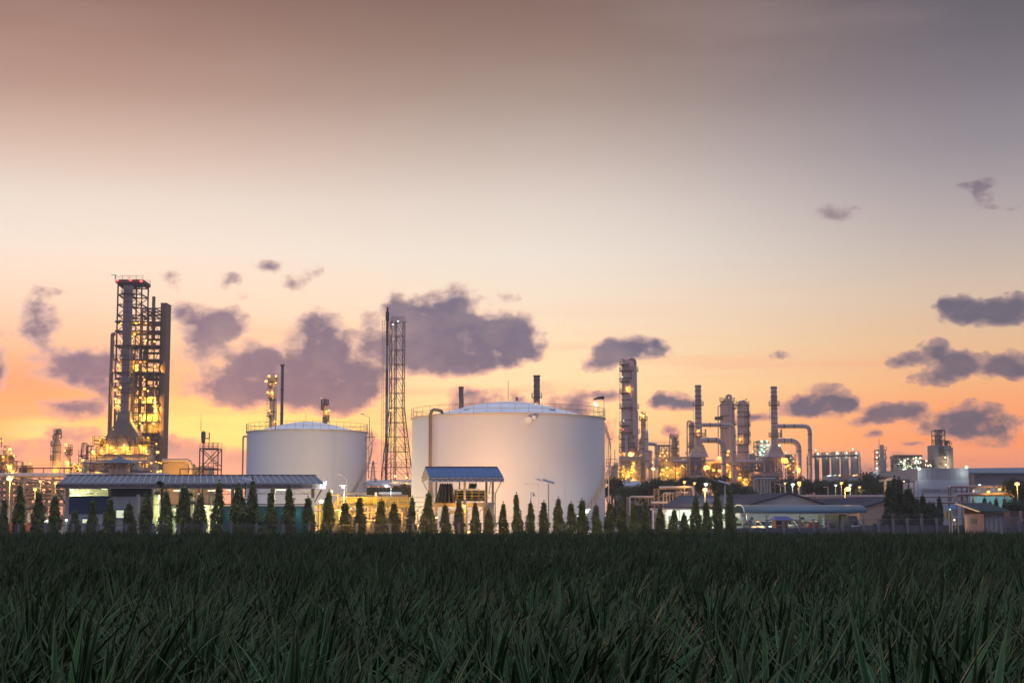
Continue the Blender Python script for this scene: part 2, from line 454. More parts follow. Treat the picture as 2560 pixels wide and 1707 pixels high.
# ------------------------------------------------------------------ pineapple field
rng = np.random.default_rng(7)
def rosette_leaves(y0, y1, dens, nleaf, K, wmul, three):
    area_n = int(dens * (0.37 * (y1*y1 - y0*y0) + 14 * (y1 - y0)))
    # rejection-free sampling of y with width growing
    ys = rng.uniform(0, 1, area_n)
    A = 0.37; B = 7.0
    # cumulative ~ A*y^2+2*B*y
    c0 = A*y0*y0 + 2*B*y0; c1 = A*y1*y1 + 2*B*y1
    c = c0 + ys * (c1 - c0)
    y = (-2*B + np.sqrt(4*B*B + 4*A*c)) / (2*A)
    x = rng.uniform(-1, 1, area_n) * (A*y + B)
    x = np.repeat(x, nleaf); y = np.repeat(y, nleaf); n = x.size
    hscale = np.repeat(rng.uniform(0.8, 1.12, area_n), nleaf) * np.interp(y, [8, 30, 90], [1.56, 1.18, 1.0])
    hscale = hscale * np.where(y > 124, 1 + np.clip(np.sin(x*1.9)+np.sin(x*.73+1)+rng.normal(0,.5,x.size), 0, 2)*.16, 1)
    hscale = hscale * (1 + 0.10*np.sin(x*0.55 + 0.3*y) * np.cos(y*0.4 - 0.2*x))
    az = rng.uniform(0, 2*np.pi, n) 
    u = rng.uniform(0, 1, n)
    e0 = np.radians(86 - 50*u**1.1 + rng.normal(0, 5, n))
    Ln = rng.uniform(0.62, 1.02, n) * hscale * (0.92 + 0.16*u)
    curve = rng.uniform(0.2, 1.15, n) * (0.30 + 1.0*u) + (rng.uniform(0,1,n) > 0.9) * 0.6
    w0 = rng.uniform(0.018, 0.034, n) * wmul * np.interp(y, [8, 30], [1.75, 1.2])
    p = np.zeros((n, K+1, 3)); p[:, 0, 0] = x; p[:, 0, 1] = y; p[:, 0, 2] = 0.06
    tilt = np.zeros((n, K+1))
    caz, saz = np.cos(az), np.sin(az)
    el = e0.copy(); side = rng.normal(0, 0.10, n)
    dirs = np.zeros((n, K+1, 3))
    a = az.copy()
    for k in range(K+1):
        d = np.stack([np.cos(el)*np.cos(a), np.cos(el)*np.sin(a), np.sin(el)], 1)
        dirs[:, k] = d
        if k < K: p[:, k+1] = p[:, k] + d * (Ln / K)[:, None]
        el = el - curve / K * (0.4 + 1.2 * k / K); a = a + side / K * 2
    wind = 0.10 * np.linspace(0, 1, K+1)**2
    p[:, :, 0] += wind[None, :] * hscale[:, None] * 0.8
    t = np.linspace(0, 1, K+1)
    prof = np.where(t < 0.25, 0.75 + t, 1.0) * np.clip(1 - t, 0.0, 1) ** 0.62
    sd = np.stack([-np.sin(az), np.cos(az), np.zeros(n)], 1)
    roll = rng.normal(0, 0.45, n)
    up = np.cross(sd[:, None, :], dirs); 
    sd3 = sd[:, None, :] * np.cos(roll)[:, None, None] + up * np.sin(roll)[:, None, None]
    up3 = np.cross(sd3, dirs)
    w = w0[:, None] * prof[None, :]
    rnd = np.clip(0.5 + 0.62*(rng.uniform(0, 1, n)-.5) + 0.5*(np.repeat(rng.uniform(0, 1, area_n), nleaf)-.5) + .12*np.sin(x*.35+1)*np.cos(y*.21) , 0, .97); rnd[rng.uniform(0, 1, n) > .975] = 1.0
    if three:
        V = np.stack([p - sd3*w[..., None] + 0*up3, p - up3*(w*0.55)[..., None] * -1 * -1, p + sd3*w[..., None]], 2)
        m = 3
    else:
        V = np.stack([p - sd3*w[..., None], p + sd3*w[..., None]], 2); m = 2
    V = V.reshape(n, (K+1)*m, 3)
    base = (np.arange(n) * (K+1) * m)[:, None]
    q = []
    for k in range(K):
        for j in range(m-1):
            a0 = k*m + j
            q.append([a0, a0+1, a0+1+m, a0+m])
    q = np.array(q)
    Fq = (base[:, :, None] + q[None]).reshape(-1, 4)
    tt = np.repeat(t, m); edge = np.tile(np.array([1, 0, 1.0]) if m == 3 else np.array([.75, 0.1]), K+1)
    col = np.stack([np.broadcast_to(rnd[:, None], (n, (K+1)*m)), np.broadcast_to(tt, (n, (K+1)*m)),
                    np.broadcast_to(edge, (n, (K+1)*m)), np.ones((n, (K+1)*m))], 2).reshape(-1, 4)
    return V.reshape(-1, 3), Fq, col
def np_mesh(name, chunks, mat):
    off = 0; Vs, Fs, Cs = [], [], []
    for V, Fq, c in chunks:
        Vs.append(V); Fs.append(Fq + off); Cs.append(c); off += len(V)
    V = np.concatenate(Vs).astype(np.float32); Fq = np.concatenate(Fs).astype(np.int32); c = np.concatenate(Cs).astype(np.float32)
    me = bpy.data.meshes.new(name)
    me.vertices.add(len(V)); me.vertices.foreach_set('co', V.ravel())
    me.loops.add(Fq.size); me.loops.foreach_set('vertex_index', Fq.ravel())
    me.polygons.add(len(Fq)); me.polygons.foreach_set('loop_start', np.arange(0, Fq.size, 4, dtype=np.int32))
    me.polygons.foreach_set('use_smooth', np.ones(len(Fq), dtype=bool))
    a = me.color_attributes.new('leaf', 'FLOAT_COLOR', 'POINT'); a.data.foreach_set('color', c.ravel())
    me.materials.append(mat); me.update(calc_edges=True)
    return me
def leafmat(name, stops, rough=0.42, edgec=None, tipc=None, spec=0.5, trans=0.0):
    m = bpy.data.materials.new(name); m.use_nodes = True
    t = m.node_tree; b = t.nodes['Principled BSDF']
    at_ = t.nodes.new('ShaderNodeAttribute'); at_.attribute_name = 'leaf'
    sp = t.nodes.new('ShaderNodeSeparateColor'); t.links.new(at_.outputs['Color'], sp.inputs[0])
    r = t.nodes.new('ShaderNodeValToRGB'); t.links.new(sp.outputs[0], r.inputs[0])
    while len(r.color_ramp.elements) < len(stops): r.color_ramp.elements.new(.5)
    for e, (p_, c_) in zip(r.color_ramp.elements, stops): e.position = p_; e.color = (*c_, 1)
    out = r.outputs[0]
    def mix(f, a, c):
        x = t.nodes.new('ShaderNodeMix'); x.data_type = 'RGBA'
        t.links.new(f, x.inputs[0]); t.links.new(a, x.inputs[6]); x.inputs[7].default_value = (*c, 1)
        return x.outputs[2]
    def pw(s_, e_, k_):
        x = t.nodes.new('ShaderNodeMath'); x.operation = 'POWER'; t.links.new(s_, x.inputs[0]); x.inputs[1].default_value = e_
        y = t.nodes.new('ShaderNodeMath'); y.operation = 'MULTIPLY'; t.links.new(x.outputs[0], y.inputs[0]); y.inputs[1].default_value = k_
        return y.outputs[0]
    if edgec: out = mix(pw(sp.outputs[2], 5, 0.85), out, edgec)  # pale leaf margins, also tinted to imitate highlight streaks
    if tipc: out = mix(pw(sp.outputs[1], 9, 0.9), out, tipc)
    t.links.new(out, b.inputs['Base Color'])
    b.inputs['Roughness'].default_value = rough
    b.inputs['Specular IOR Level'].default_value = spec
    return m
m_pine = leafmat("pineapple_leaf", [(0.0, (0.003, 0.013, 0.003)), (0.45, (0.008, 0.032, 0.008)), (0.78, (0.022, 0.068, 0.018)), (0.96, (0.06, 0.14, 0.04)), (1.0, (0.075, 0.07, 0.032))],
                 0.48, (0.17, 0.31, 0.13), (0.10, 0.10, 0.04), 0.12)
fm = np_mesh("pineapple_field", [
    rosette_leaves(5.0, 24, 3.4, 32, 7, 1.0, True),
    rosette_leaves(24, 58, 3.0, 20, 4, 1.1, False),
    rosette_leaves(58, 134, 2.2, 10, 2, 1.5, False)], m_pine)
fo = bpy.data.objects.new("pineapple_field", fm); scene.collection.objects.link(fo)
tag(fo, "field of dark green strappy pineapple plants filling the foreground up to the fence", "crop field", kind='stuff')

# ------------------------------------------------------------------ trees
def crown_column(seed, H=6.0, R=0.5, nl=2300):
    r = np.random.default_rng(seed)
    h = r.uniform(0.02, 1, nl) ** 1.15
    az = r.uniform(0, 2*np.pi, nl)
    ph = r.uniform(0, 6, 4)
    lump = 1 + 0.26*np.sin(9*h + ph[0] + 1.5*np.sin(az)) + 0.14*np.sin(21*h + 2*az + ph[1]) + 0.10*np.sin(41*h+3*az+ph[2])
    env = np.interp(h, [0, .12, .32, .62, .86, .96, 1], [.72, 1, .96, .62, .30, .10, .02]) * R * lump
    rad = env * np.sqrt(r.uniform(0.05, 1.0, nl))
    c = np.stack([rad*np.cos(az), rad*np.sin(az), 0.25 + h*(H-0.25)], 1)
    d = np.stack([np.cos(az)*0.45, np.sin(az)*0.45, -0.85 + r.normal(0, .25, nl)], 1) + r.normal(0, .22, (nl, 3))
    d /= np.linalg.norm(d, axis=1)[:, None]
    top = h > 0.985
    d[top] = np.stack([r.normal(0, .08, top.sum()), r.normal(0, .08, top.sum()), np.ones(top.sum())*0.6], 1)
    L_ = r.uniform(0.22, 0.46, nl); W_ = L_ * r.uniform(0.13, 0.2, nl)
    s_ = np.cross(d, r.normal(0, 1, (nl, 3))); s_ /= np.linalg.norm(s_, axis=1)[:, None]
    V = np.stack([c, c + d*(L_*.45)[:, None] + s_*W_[:, None], c + d*L_[:, None], c + d*(L_*.45)[:, None] - s_*W_[:, None]], 1)
    Fq = (np.arange(nl)*4)[:, None] + np.arange(4)[None]
    rn = np.clip(0.5 + 0.25*np.sin(6*h*3 + az + ph[3]) + r.normal(0, .18, nl), 0, 1)
    col = np.stack([np.repeat(rn, 4), np.zeros(nl*4), np.zeros(nl*4), np.ones(nl*4)], 1)
    return V.reshape(-1, 3), Fq, col
def crown_round(seed, nl=5200, R=1.0, clumps=22, flat=0.75, leaf=0.085):
    r = np.random.default_rng(seed)
    cc = r.normal(0, 1, (clumps, 3)); cc /= np.linalg.norm(cc, axis=1)[:, None]
    cc *= (r.uniform(0.15, 0.8, clumps) * R)[:, None]; cc[:, 2] = cc[:, 2]*flat
    cr = r.uniform(0.2, 0.42, clumps) * R
    k = r.integers(0, clumps, nl)
    q = r.normal(0, 1, (nl, 3)); q /= np.linalg.norm(q, axis=1)[:, None]
    q *= (r.uniform(0.3, 1, nl) ** 0.5)[:, None] * (1 + 0.3*r.normal(0, 1, nl))[:, None]
    c = cc[k] + q * cr[k][:, None] * np.array([1, 1, .8])
    d = r.normal(0, 1, (nl, 3)); d /= np.linalg.norm(d, axis=1)[:, None]
    s_ = np.cross(d, r.normal(0, 1, (nl, 3))); s_ /= np.linalg.norm(s_, axis=1)[:, None]
    L_ = r.uniform(0.6, 1.3, nl) * leaf * R; W_ = L_*0.38
    V = np.stack([c, c + d*(L_*.5)[:, None] + s_*W_[:, None], c + d*L_[:, None], c + d*(L_*.5)[:, None] - s_*W_[:, None]], 1)
    Fq = (np.arange(nl)*4)[:, None] + np.arange(4)[None]
    rn = np.clip(r.uniform(.2, .8, clumps)[k] + r.normal(0, .15, nl), 0, 1)
    col = np.stack([np.repeat(rn, 4), np.zeros(nl*4), np.zeros(nl*4), np.ones(nl*4)], 1)
    return V.reshape(-1, 3), Fq, col
m_ash = leafmat("columnar_tree_leaf", [(0, (0.065, 0.082, 0.018)), (.5, (0.12, 0.145, 0.032)), (1, (0.20, 0.21, 0.055))], 0.55)
m_cyp = leafmat("cypress_leaf", [(0, (0.02, 0.034, 0.014)), (.5, (0.04, 0.06, 0.022)), (1, (0.075, 0.09, 0.035))], 0.65)
m_brd = leafmat("broadleaf_tree_leaf", [(0, (0.018, 0.032, 0.013)), (.5, (0.034, 0.056, 0.022)), (1, (0.065, 0.095, 0.035))], 0.6)
m_bark = M("brown_bark", (0.09, 0.065, 0.045), 0.9, 0, .3, 4, .3, .5)
def proto(name, chunk, mat):
    return np_mesh(name, [chunk], mat)
ASH = [proto("columnar_crown", crown_column(10+i, 6, 0.5+0.02*i), m_ash) for i in range(5)]
CYP = [proto("cypress_crown", crown_column(40+i, 6, 0.66, 4200), m_cyp) for i in range(3)]
BRD = [proto("broadleaf_crown", crown_round(60+i), m_brd) for i in range(4)]
def trunk_mesh(h, r):
    b = MB(); b.sweep([(0,0,0), (0.02*h,0,h*.35), (0,0.01*h,h*.7), (0,0,h)], [r, r*.8, r*.55, r*.25], 7)
    me = bpy.data.meshes.new("trunk"); me.from_pydata(b.v, [], b.f); me.materials.append(m_bark); return me
TR_COL = trunk_mesh(5.6, 0.09)
def limbed_trunk():
    b = MB(); b.sweep([(0,0,-2.2),(0.03,0,-1.3),(0,0.02,-.6),(0,0,.1)], [.09,.075,.06,.03], 7)
    rr_ = random.Random(4)
    for k in range(7):
        a = k*0.9+rr_.random(); z = -1.0+0.14*k
        b.sweep([(0,0,z),(0.3*math.cos(a),0.3*math.sin(a),z+.25),(0.55*math.cos(a),0.55*math.sin(a),z+.6)], [.035,.025,.01], 5)
    me = bpy.data.meshes.new("trunk"); me.from_pydata(b.v, [], b.f); me.materials.append(m_bark); return me
TR_BRD = limbed_trunk()
def tree(kind, px, ytop, wpx, Y, label, group, i, zb=0.0, cat=None):
    p = at(px, ytop, Y); H = p.z - zb
    if kind in ('ash', 'cyp'):
        nm = {'ash': 'columnar_tree', 'cyp': 'cypress_tree'}[kind]
        t = thing(nm, label, 'tree', (p.x, Y, zb), group)
        sx = S(wpx, Y) / {'ash': 1.05, 'cyp': 1.25}[kind]
        protos = ASH if kind == 'ash' else CYP
        c = bpy.data.objects.new('crown', protos[i % len(protos)])
        tr = bpy.data.objects.new('trunk', TR_COL)
        q_ = random.Random(i*7+3); sx *= q_.uniform(.88, 1.12); t.scale = (sx, sx*q_.uniform(.85, 1.1), H / 6.2); t.rotation_euler = (math.radians(q_.uniform(-2, 2)), math.radians(q_.uniform(-2.2, 2.2)), i * 1.7)
    else:
        nm = 'broadleaf_tree'
        R = S(wpx*1.3, Y) / 2
        t = thing(nm, label, 'tree', (p.x, Y, zb), group)
        c = bpy.data.objects.new('crown', BRD[i % len(BRD)]); tr = bpy.data.objects.new('trunk', TR_BRD)
        zc = H - R*0.78
        c.location = (0, 0, zc); c.scale = (R, R, R); c.rotation_euler = (0, 0, i*1.3)
        tr.location = (0, 0, zc); tr.scale = (R, R, zc/2.2)
    for o in (c, tr):
        scene.collection.objects.link(o); o.parent = t
    return t

ORD = ['first','second','third','fourth','fifth','sixth','seventh','eighth','ninth','tenth','eleventh','twelfth']
ROW = [ # px, top y, width : segment key
 (11,1243,21,'A'),(51,1206,26,'A'),(96,1224,27,'A'),(136,1232,24,'A'),
 (187,1270,26,'B'),(230,1243,23,'B'),(273,1240,30,'B'),(325,1252,26,'B'),(368,1227,30,'B'),
 (417,1222,30,'C'),(461,1206,34,'C'),(499,1232,32,'C'),(545,1197,30,'C'),
 (596,1206,32,'D'),(636,1193,28,'D'),(678,1224,27,'D'),(725,1212,27,'D'),(773,1238,26,'D'),
 (819,1222,24,'E'),(862,1250,25,'E'),(900,1237,22,'E'),(951,1245,23,'E'),(985,1253,26,'E'),(1028,1237,22,'E'),
 (1068,1225,24,'G'),(1115,1257,20,'G'),(1149,1243,20,'G'),(1189,1250,21,'G'),(1222,1268,20,'G'),
 (1258,1253,22,'H'),(1294,1229,22,'H'),(1326,1250,19,'H'),(1359,1249,20,'H'),(1394,1240,22,'H'),(1428,1252,20,'H'),(1456,1244,22,'H'),(1491,1257,23,'H'),
 (1524,1252,22,'I'),(1554,1248,22,'I'),(1587,1253,22,'I'),(1613,1248,20,'I'),
 (1652,1262,21,'J'),(1682,1270,20,'J'),(1711,1278,21,'J'),(1738,1234,21,'J'),(1766,1249,24,'J'),(1795,1218,23,'J'),(1825,1220,24,'J')]
SEG = {'A': 'before the pipe rack at far left', 'B': 'before the navy and white shed walls', 'C': 'before the lit middle of the long shed',
       'D': 'before the green slatted shed wall', 'E': 'before the yellow railed platform', 'G': 'before the small blue-roofed open shed',
       'H': 'before the biggest white tank', 'I': 'before the dark bushes right of the tanks', 'J': 'before the dark-roofed office'}
cnt = {}
for i, (px, yt, w, sg) in enumerate(ROW):
    k = cnt.get(sg, 0); cnt[sg] = k + 1
    Y = 143 + (0 if px < 930 else (px-930)*0.012) + (i % 3)
    size = 'tall' if yt < 1222 else ('short' if yt > 1251 else 'slim')
    tree('ash', px, yt, w*1.12, Y, f"{size} columnar tree {SEG[sg]}, {ORD[k]} from the left there", "columnar trees planted along the fence", i)
for i, (px, yt, w, Y, lb) in enumerate([
  (2222,1206,34,186,"dark cypress, leftmost and lower front tree of the tall clump by the pink wall"),
  (2234,1188,32,190,"tallest dark cypress in the clump beside the pink wall"),
  (2247,1191,34,188,"dark cypress, right-hand spire of the tallest clump"),
  (2266,1214,36,187,"broad dark cypress just right of the tallest clump"),
  (2292,1241,26,186,"shorter dark cypress, left half of the close pair before the white warehouse"),
  (2303,1233,26,188,"taller dark cypress, right half of the close pair before the white warehouse"),
  (2320,1251,22,186,"small cypress, left of the trio beside the blue awning"),
  (2333,1253,20,188,"small cypress, middle of the trio beside the blue awning"),
  (2346,1238,20,186,"slim tall cypress, right of the trio beside the blue awning")]):
    tree('cyp', px, yt, w, Y, lb, "dark cypresses at the right", i)
for i, (px, yt, w, Y, lb) in enumerate([
  (2432,1245,9,240,"tiny cypress at the left end of the teal wall under the pipe bridge"),
  (2460,1239,18,235,"conical cypress against the teal wall, left of the hut ridge end"),
  (2475,1249,14,232,"low dark cypress behind the hut roof, between two taller ones"),
  (2487,1241,14,236,"narrow cypress against the teal wall behind the hut roof"),
  (2511,1241,22,232,"conical cypress above the right slope of the hut roof")]):
    tree('cyp', px, yt, w, Y, lb, "cypresses behind the hut", i)
BG = [ # px, top, width, Y, label
 (1537,1187,54,300,"bushy tree just right of the big tank stair"),(1575,1208,60,292,"low bushy tree left of the pale shed roof near the big tank"),
 (1520,1212,34,286,"small bush touching the foot of the big tank stair"),
 (1610,1203,54,282,"leafy tree below the pale shed roof"),(1634,1191,62,295,"dark round tree behind the pipe portal's left end"),
 (1684,1190,54,300,"dark round tree above the pipe portal"),(1716,1186,46,305,"dark tree above the right end of the pipe portal"),
 (1752,1187,46,300,"dark tree directly behind the orange street lamp"),(1797,1184,56,296,"dark tree behind the bigger solar lamp panel"),
 (1832,1200,50,290,"dark tree at the foot of the tall down-pipe"),(1866,1208,50,292,"low tree left of the standing pipe group"),
 (1960,1190,54,345,"dark tree right of the standing pipe group"),(1998,1187,56,350,"dark tree below the far bent duct"),
 (2040,1191,54,352,"dark tree in front of the left silos"),(2085,1194,60,350,"dark tree in front of the middle silos"),
 (2122,1198,50,345,"dark tree in front of the right silos"),(2172,1176,72,330,"largest dark round tree, right of the silos"),
 (2206,1186,44,325,"dark tree between the largest round tree and the cypress clump"),
 (2150,1215,50,300,"low green bush below the largest round tree"),
 (2538,1188,70,260,"bushy tree beside the orange lamp at the right edge"),(2556,1204,50,250,"tree cut by the right edge under the orange lamp"),
 (2540,1240,60,225,"dark broad tree right of the hut, under the pipe bridge"),
 (935,1208,60,330,"pale green tree between the tanks, left of the flare tower foot"),(972,1215,44,325,"tree between the tanks behind the white street lamp"),
 (1010,1204,54,318,"dark tree between the tanks touching the big tank"),
 (1982,1196,44,338,"dark round tree left of the white lamp's pole, behind the low pipe bridge"),(2020,1193,48,342,"dark tree between the far bent duct and the left silo"),
 (2064,1196,46,340,"dark tree between the left and middle silos' feet"),(2104,1197,44,338,"dark tree right under the wide middle silo"),
 (2144,1194,44,335,"dark tree at the foot of the rightmost silo"),(1655,1196,40,298,"dark tree above the middle of the pipe portal"),
 (2190,1200,50,318,"dark tree at the right flank of the largest round tree")]
for i, (px, yt, w, Y, lb) in enumerate(BG):
    if lb: tree('brd', px, yt, w, Y, lb, "leafy trees behind the yard", i)
# extra low hedge mass linking the dark trees
hb = np_mesh("hedge", [tuple([c[0]*np.array([1,1,1])+np.array([dx_,0,0]) if k==0 else c[k] for k in range(3)])
     for dx_, c in [(j*1.1, crown_round(90+j, 2600, 1.0, 14, .7)) for j in range(9)]], m_brd)
def hedge(px0, px1, ytop, Y, label):
    t = bpy.data.objects.new('hedge', hb); scene.collection.objects.link(t)
    a = PX(px0, Y); b = PX(px1, Y); H = PZ(ytop, Y)
    t.location = (a, Y, H*0.42); t.scale = ((b-a)/9.0, H*0.6, H*0.6)
    tag(t, label, 'hedge', 'hedges')
hedge(1530, 1665, 1222, 275, "dark hedge under the trees between the big tank and the pipe portal")
hedge(1660, 1880, 1201, 287, "dark hedge under the trees behind the dark-roofed office")
hedge(1940, 2215, 1199, 322, "long dark hedge under the trees in front of the silos")
hedge(915, 1030, 1230, 300, "dark hedge between the two tanks behind the yellow platform")
hedge(1870, 2125, 1296, 222, "clipped green hedge along the wall behind the parked cars")

# fan palms at the shed
m_palm = leafmat("palm_frond", [(0, (0.03, 0.045, 0.015)), (1, (0.09, 0.10, 0.03))], 0.5)
def palm(px, py, rpx, Y, label, seed):
    r = random.Random(seed); p = at(px, py, Y)
    t = thing('fan_palm', label, 'palm', (p.x, Y, 0), 'palms by the long shed')
    MB().sweep([(p.x, Y, 0), (p.x+.05, Y, p.z*.5), (p.x, Y, p.z)], [.13, .11, .09], 8).build('trunk', m_bark, t)
    R = S(rpx, Y); b = MB()
    for k in range(26):
        a = r.uniform(0, 6.28); e = r.uniform(-.6, 1.3)
        d = Vector((math.cos(a)*math.cos(e), math.sin(a)*math.cos(e), math.sin(e)))
        q = p + d*R*0.45
        b.bar(p, q, .02)
        sd = d.cross(Vector((0, 0, 1))).normalized(); up = sd.cross(d)
        for j in range(13):
            f = -1.1 + 2.2*j/12
            dd = (d*math.cos(f) + sd*math.sin(f)).normalized()
            e2 = q + dd*R*0.62 + Vector((0, 0, -.12*R)); mid = q + dd*R*.35; w = up.cross(dd).normalized()*0.022
            b.quad(q, mid - w, e2, mid + w)
    b.build('fronds', m_palm, t)
palm(405, 1224, 27, 150, "round-headed fan palm before the long shed, left of the lit opening", 3)
palm(473, 1250, 22, 151, "dark lower fan palm before the long shed, inside the lit opening", 5)
MB
# ------------------------------------------------------------------ fence
m_post = M("fence_post_concrete", (0.19, 0.175, 0.20), .9, 0, .25, 3, .3, .3)
m_frail = M("fence_rail_steel", (0.17, 0.16, 0.19), .6, .3, .2)
m_wall = M("boundary_wall_render", (0.13, 0.125, 0.15), .9, 0, .35, 0.6, .5, .3)
LP = [-80, -15, 50, 118, 186, 249, 318, 386, 451, 514, 580, 643, 710, 775, 840, 894]
fl = thing('fence', "low post and rail mesh fence running along the left half of the field", 'fence', (PX(400, 140), 140, 0))
for px in LP:
    x = PX(px, 140); h = PZ(1308, 140)
    MB().box(x-.10, x+.10, 139.87, 140.13, 0, h).build('post', m_post, fl)
b = MB(); zr = PZ(1312, 140); x0 = PX(LP[0], 140)
for i in range(len(LP)-1):
    xa, xb = PX(LP[i], 140)+.25, PX(LP[i+1], 140)-.25
    b.bar((xa, 140, zr), (xb, 140, zr), .045)
    b.bar((xa, 140, .4), (xa, 140, zr), .035); b.bar((xb, 140, .4), (xb, 140, zr), .035)
b.build('rail', m_frail, fl)
b = MB(); xx = x0
while xx < PX(LP[-1], 140):
    b.bar((xx, 140.03, .1), (xx, 140.03, zr), .008); xx += .25
zz = .2
while zz < zr: b.bar((x0, 140.02, zz), (PX(LP[-1], 140), 140.02, zz), .008); zz += .2
b.build('wire_mesh', m_frail, fl)
# right fence receding
RP = [933, 976, 1034, 1091, 1148, 1201, 1252, 1306, 1358, 1409.5, 1461, 1511.5, 1558, 1606, 1653, 1698, 1743, 1788, 1830.6, 1873, 1915, 1957, 1996, 2032, 2069, 2104, 2121+35, 2193, 2230, 2266, 2301.5, 2339, 2374, 2408, 2443, 2474, 2508, 2542]
def fD(px): return 141 + (px - 933) * 0.0255
def fy(px):   # photo rows of rail, wall top
    t = (px - 933) / 1600.0
    return 1311 - 15*min(1, t*1.12), 1323 - 4*max(0, min(1, (t-.3)/.3)) - 7*max(0, min(1, (t-.74)/.03))
fr = thing('fence', "fence of concrete posts and barbed wire on a low grey wall, receding to the right", 'fence', (PX(1700, 160), 160, 0))
pts = []
for px in RP:
    D = fD(px); yr, yw = fy(px); x = PX(px, D)
    zr = PZ(yr, D); zw = max(PZ(yw, D), .3) if px > 1530 else .3
    pts.append((x, D, zr, zw))
    MB().box(x-.115, x+.115, D-.12, D+.12, 0, zr+.12).build('post', m_post, fr)
    p3 = MB()
b = MB(); bw = MB(); wl = MB(); ms = MB()
for (xa, da, za, wa), (xb, db, zb_, wb) in zip(pts, pts[1:]):
    b.bar((xa, da, za), (xb, db, zb_), .05)
    n = 10
    for k in range(1, n):
        t = k/n; ms.bar((xa+(xb-xa)*t, da+(db-da)*t, .2), (xa+(xb-xa)*t, da+(db-da)*t, za+(zb_-za)*t), .012)
    for k in range(3):
        z1 = wa+(za-wa)*(k+1)/4; z2 = wb+(zb_-wb)*(k+1)/4
        ms.bar((xa, da, z1), (xb, db, z2), .012)
    for k in range(3):
        bw.bar((xa, da, za+.3+.14*k), (xb, db, zb_+.3+.14*k), .014)
    wl.slab([(xa, da+.25, 0), (xb, db+.25, 0), (xb, db+.25, wb), (xa, da+.25, wa)], (0, .2, 0))
for (xa, da, za, wa) in pts[::2]:
    for s_ in (-1, 1): bw.bar((xa, da, za+.1), (xa+.0, da+s_*.25, za+.62), .035); bw.bar((xa, da, za+.2), (xa+s_*.22, da, za+.62), .035)
b.build('rail', m_frail, fr); bw.build('barbed_wire', m_frail, fr); ms.build('wire_mesh', m_frail, fr); wl.build('wall', m_wall, fr)
# corner section coming forward at the far right
cs = thing('fence', "corner fence panel of close vertical bars at the far right", 'fence', (PX(2500, 172), 172, 0))
a = Vector((PX(2482, 172), 172, 0)); c = Vector((PX(2545, 181), 181, 0)); b = MB()
for k in range(12):
    q = a.lerp(c, k/11); b.bar(q, q+Vector((0, 0, 2.05)), .09 if k % 11 else .25)
b.build('bars', m_post, cs)
b = MB(); b.bar(a+Vector((0,0,2.0)), c+Vector((0,0,2.0)), .08); b.bar(a+Vector((0,0,.9)), c+Vector((0,0,.9)), .08); b.build('rail', m_frail, cs)
b = MB(); b.slab([c+Vector((0,.1,0)), c+Vector((9,.1,0)), c+Vector((9,.1,1.35)), c+Vector((0,.1,1.35))], (0,.25,0)); 
tag(b.build('boundary_wall', m_wall, None, origin=c), "stretch of grey boundary wall at the right edge beyond the fence corner", 'wall')
gp = thing('gate_post', "pair of taller concrete gate posts before the yellow tank wall", 'gate post', (PX(928, 139.5), 139.5, 0))
x = PX(922, 139.5); MB().box(x-.16, x+.16, 139.3, 139.6, 0, PZ(1305, 139.5)).build('post', m_post, gp)

# ------------------------------------------------------------------ storage tanks
def tank(name, label, pxc, Y, wpx, yrim, yapex, lift):
    x = PX(pxc, Y, 1200); R = S(wpx, Y)/2; H = at(pxc, yrim, Y-R).z
    t = thing(name, label, 'storage tank', (x, Y, 0), 'white storage tanks')
    b = MB(); prof = [(R, 0)]
    nc = 8
    for k in range(nc):
        z = H*(k+1)/nc
        prof += [(R, z-.03), (R+.012, z-.02), (R+.012, z)] if k < nc-1 else [(R, H)]
    b.lathe(x, Y, prof, 96, cap=False); b.build('shell', m_tank, t, smooth=True)
    b = MB(); za = at(pxc, yapex, Y).z
    b.lathe(x, Y, [(R*.985, H-.05)] + [(R*.985*(1-k/14), H + (za-H)*(.5-.5*math.cos(math.pi*(k/14)))**.72) for k in range(1, 14)] + [(.3, za)], 48, cap=False)
    b.build('roof', m_dome, t, smooth=True)
    b = MB(); b.ring(x, Y, R-.05, R+.22, H-.12, H+.06, 96); b.build('rim', m_tan, t)
    MB().railring(x, Y, R+.12, H+.04, 1.45, .052, 46, mid=1).build('railing', m_steel, t)
    return t, x, R, H
# big tank
bt, bx, bR, bH = tank('storage_tank', "largest white storage tank with low domed roof, behind the small blue-roofed shed", 1270.5, 260, 481, 1032, 1004, 0)
b = MB(); fr_y = lambda xx: 260 - math.sqrt(max(0, bR*bR-(xx-bx)**2))
xp = PX(1073, 247); yp = fr_y(xp) - .5
b.pipe([(xp, yp, .5), (xp, yp, at(1073, 1022, yp).z), (PX(1103, yp), yp+2.6, at(1103, 1024, yp).z), (PX(1103, yp), yp+2.6, bH-.4)], .25, 12, 1.3)
b.build('overflow_pipe', M("brown_pipe_paint", (0.20, 0.15, 0.12), .5, .1, .2, 1, .4), bt, smooth=True)
b = MB()
for k in range(4): b.bar((xp, yp, 2+4*k), (xp, yp+1.2, 2+4*k), .12)
for (px, py) in ((1168, 1029), (1380, 1021)): 
    q = at(px, py, 250); b.tube((q.x, 252, bH+.1), (q.x, 252, bH+.9), .35, .35, 8); b.tube((q.x, 252, bH+.9), (q.x, 252, bH+1.05), .6, .6, 8)
b.build('vent', m_galv, bt)
q = at(1321, 1050, 244.6); b = MB(); yy = fr_y(q.x); b.tube((q.x, yy-.6, q.z), (q.x, yy+.2, q.z), .55, .55, 12); b.box(q.x+.5, q.x+1.1, yy-.5, yy, q.z+.1, q.z+.7)
b.build('manhole', m_white, bt, smooth=True)
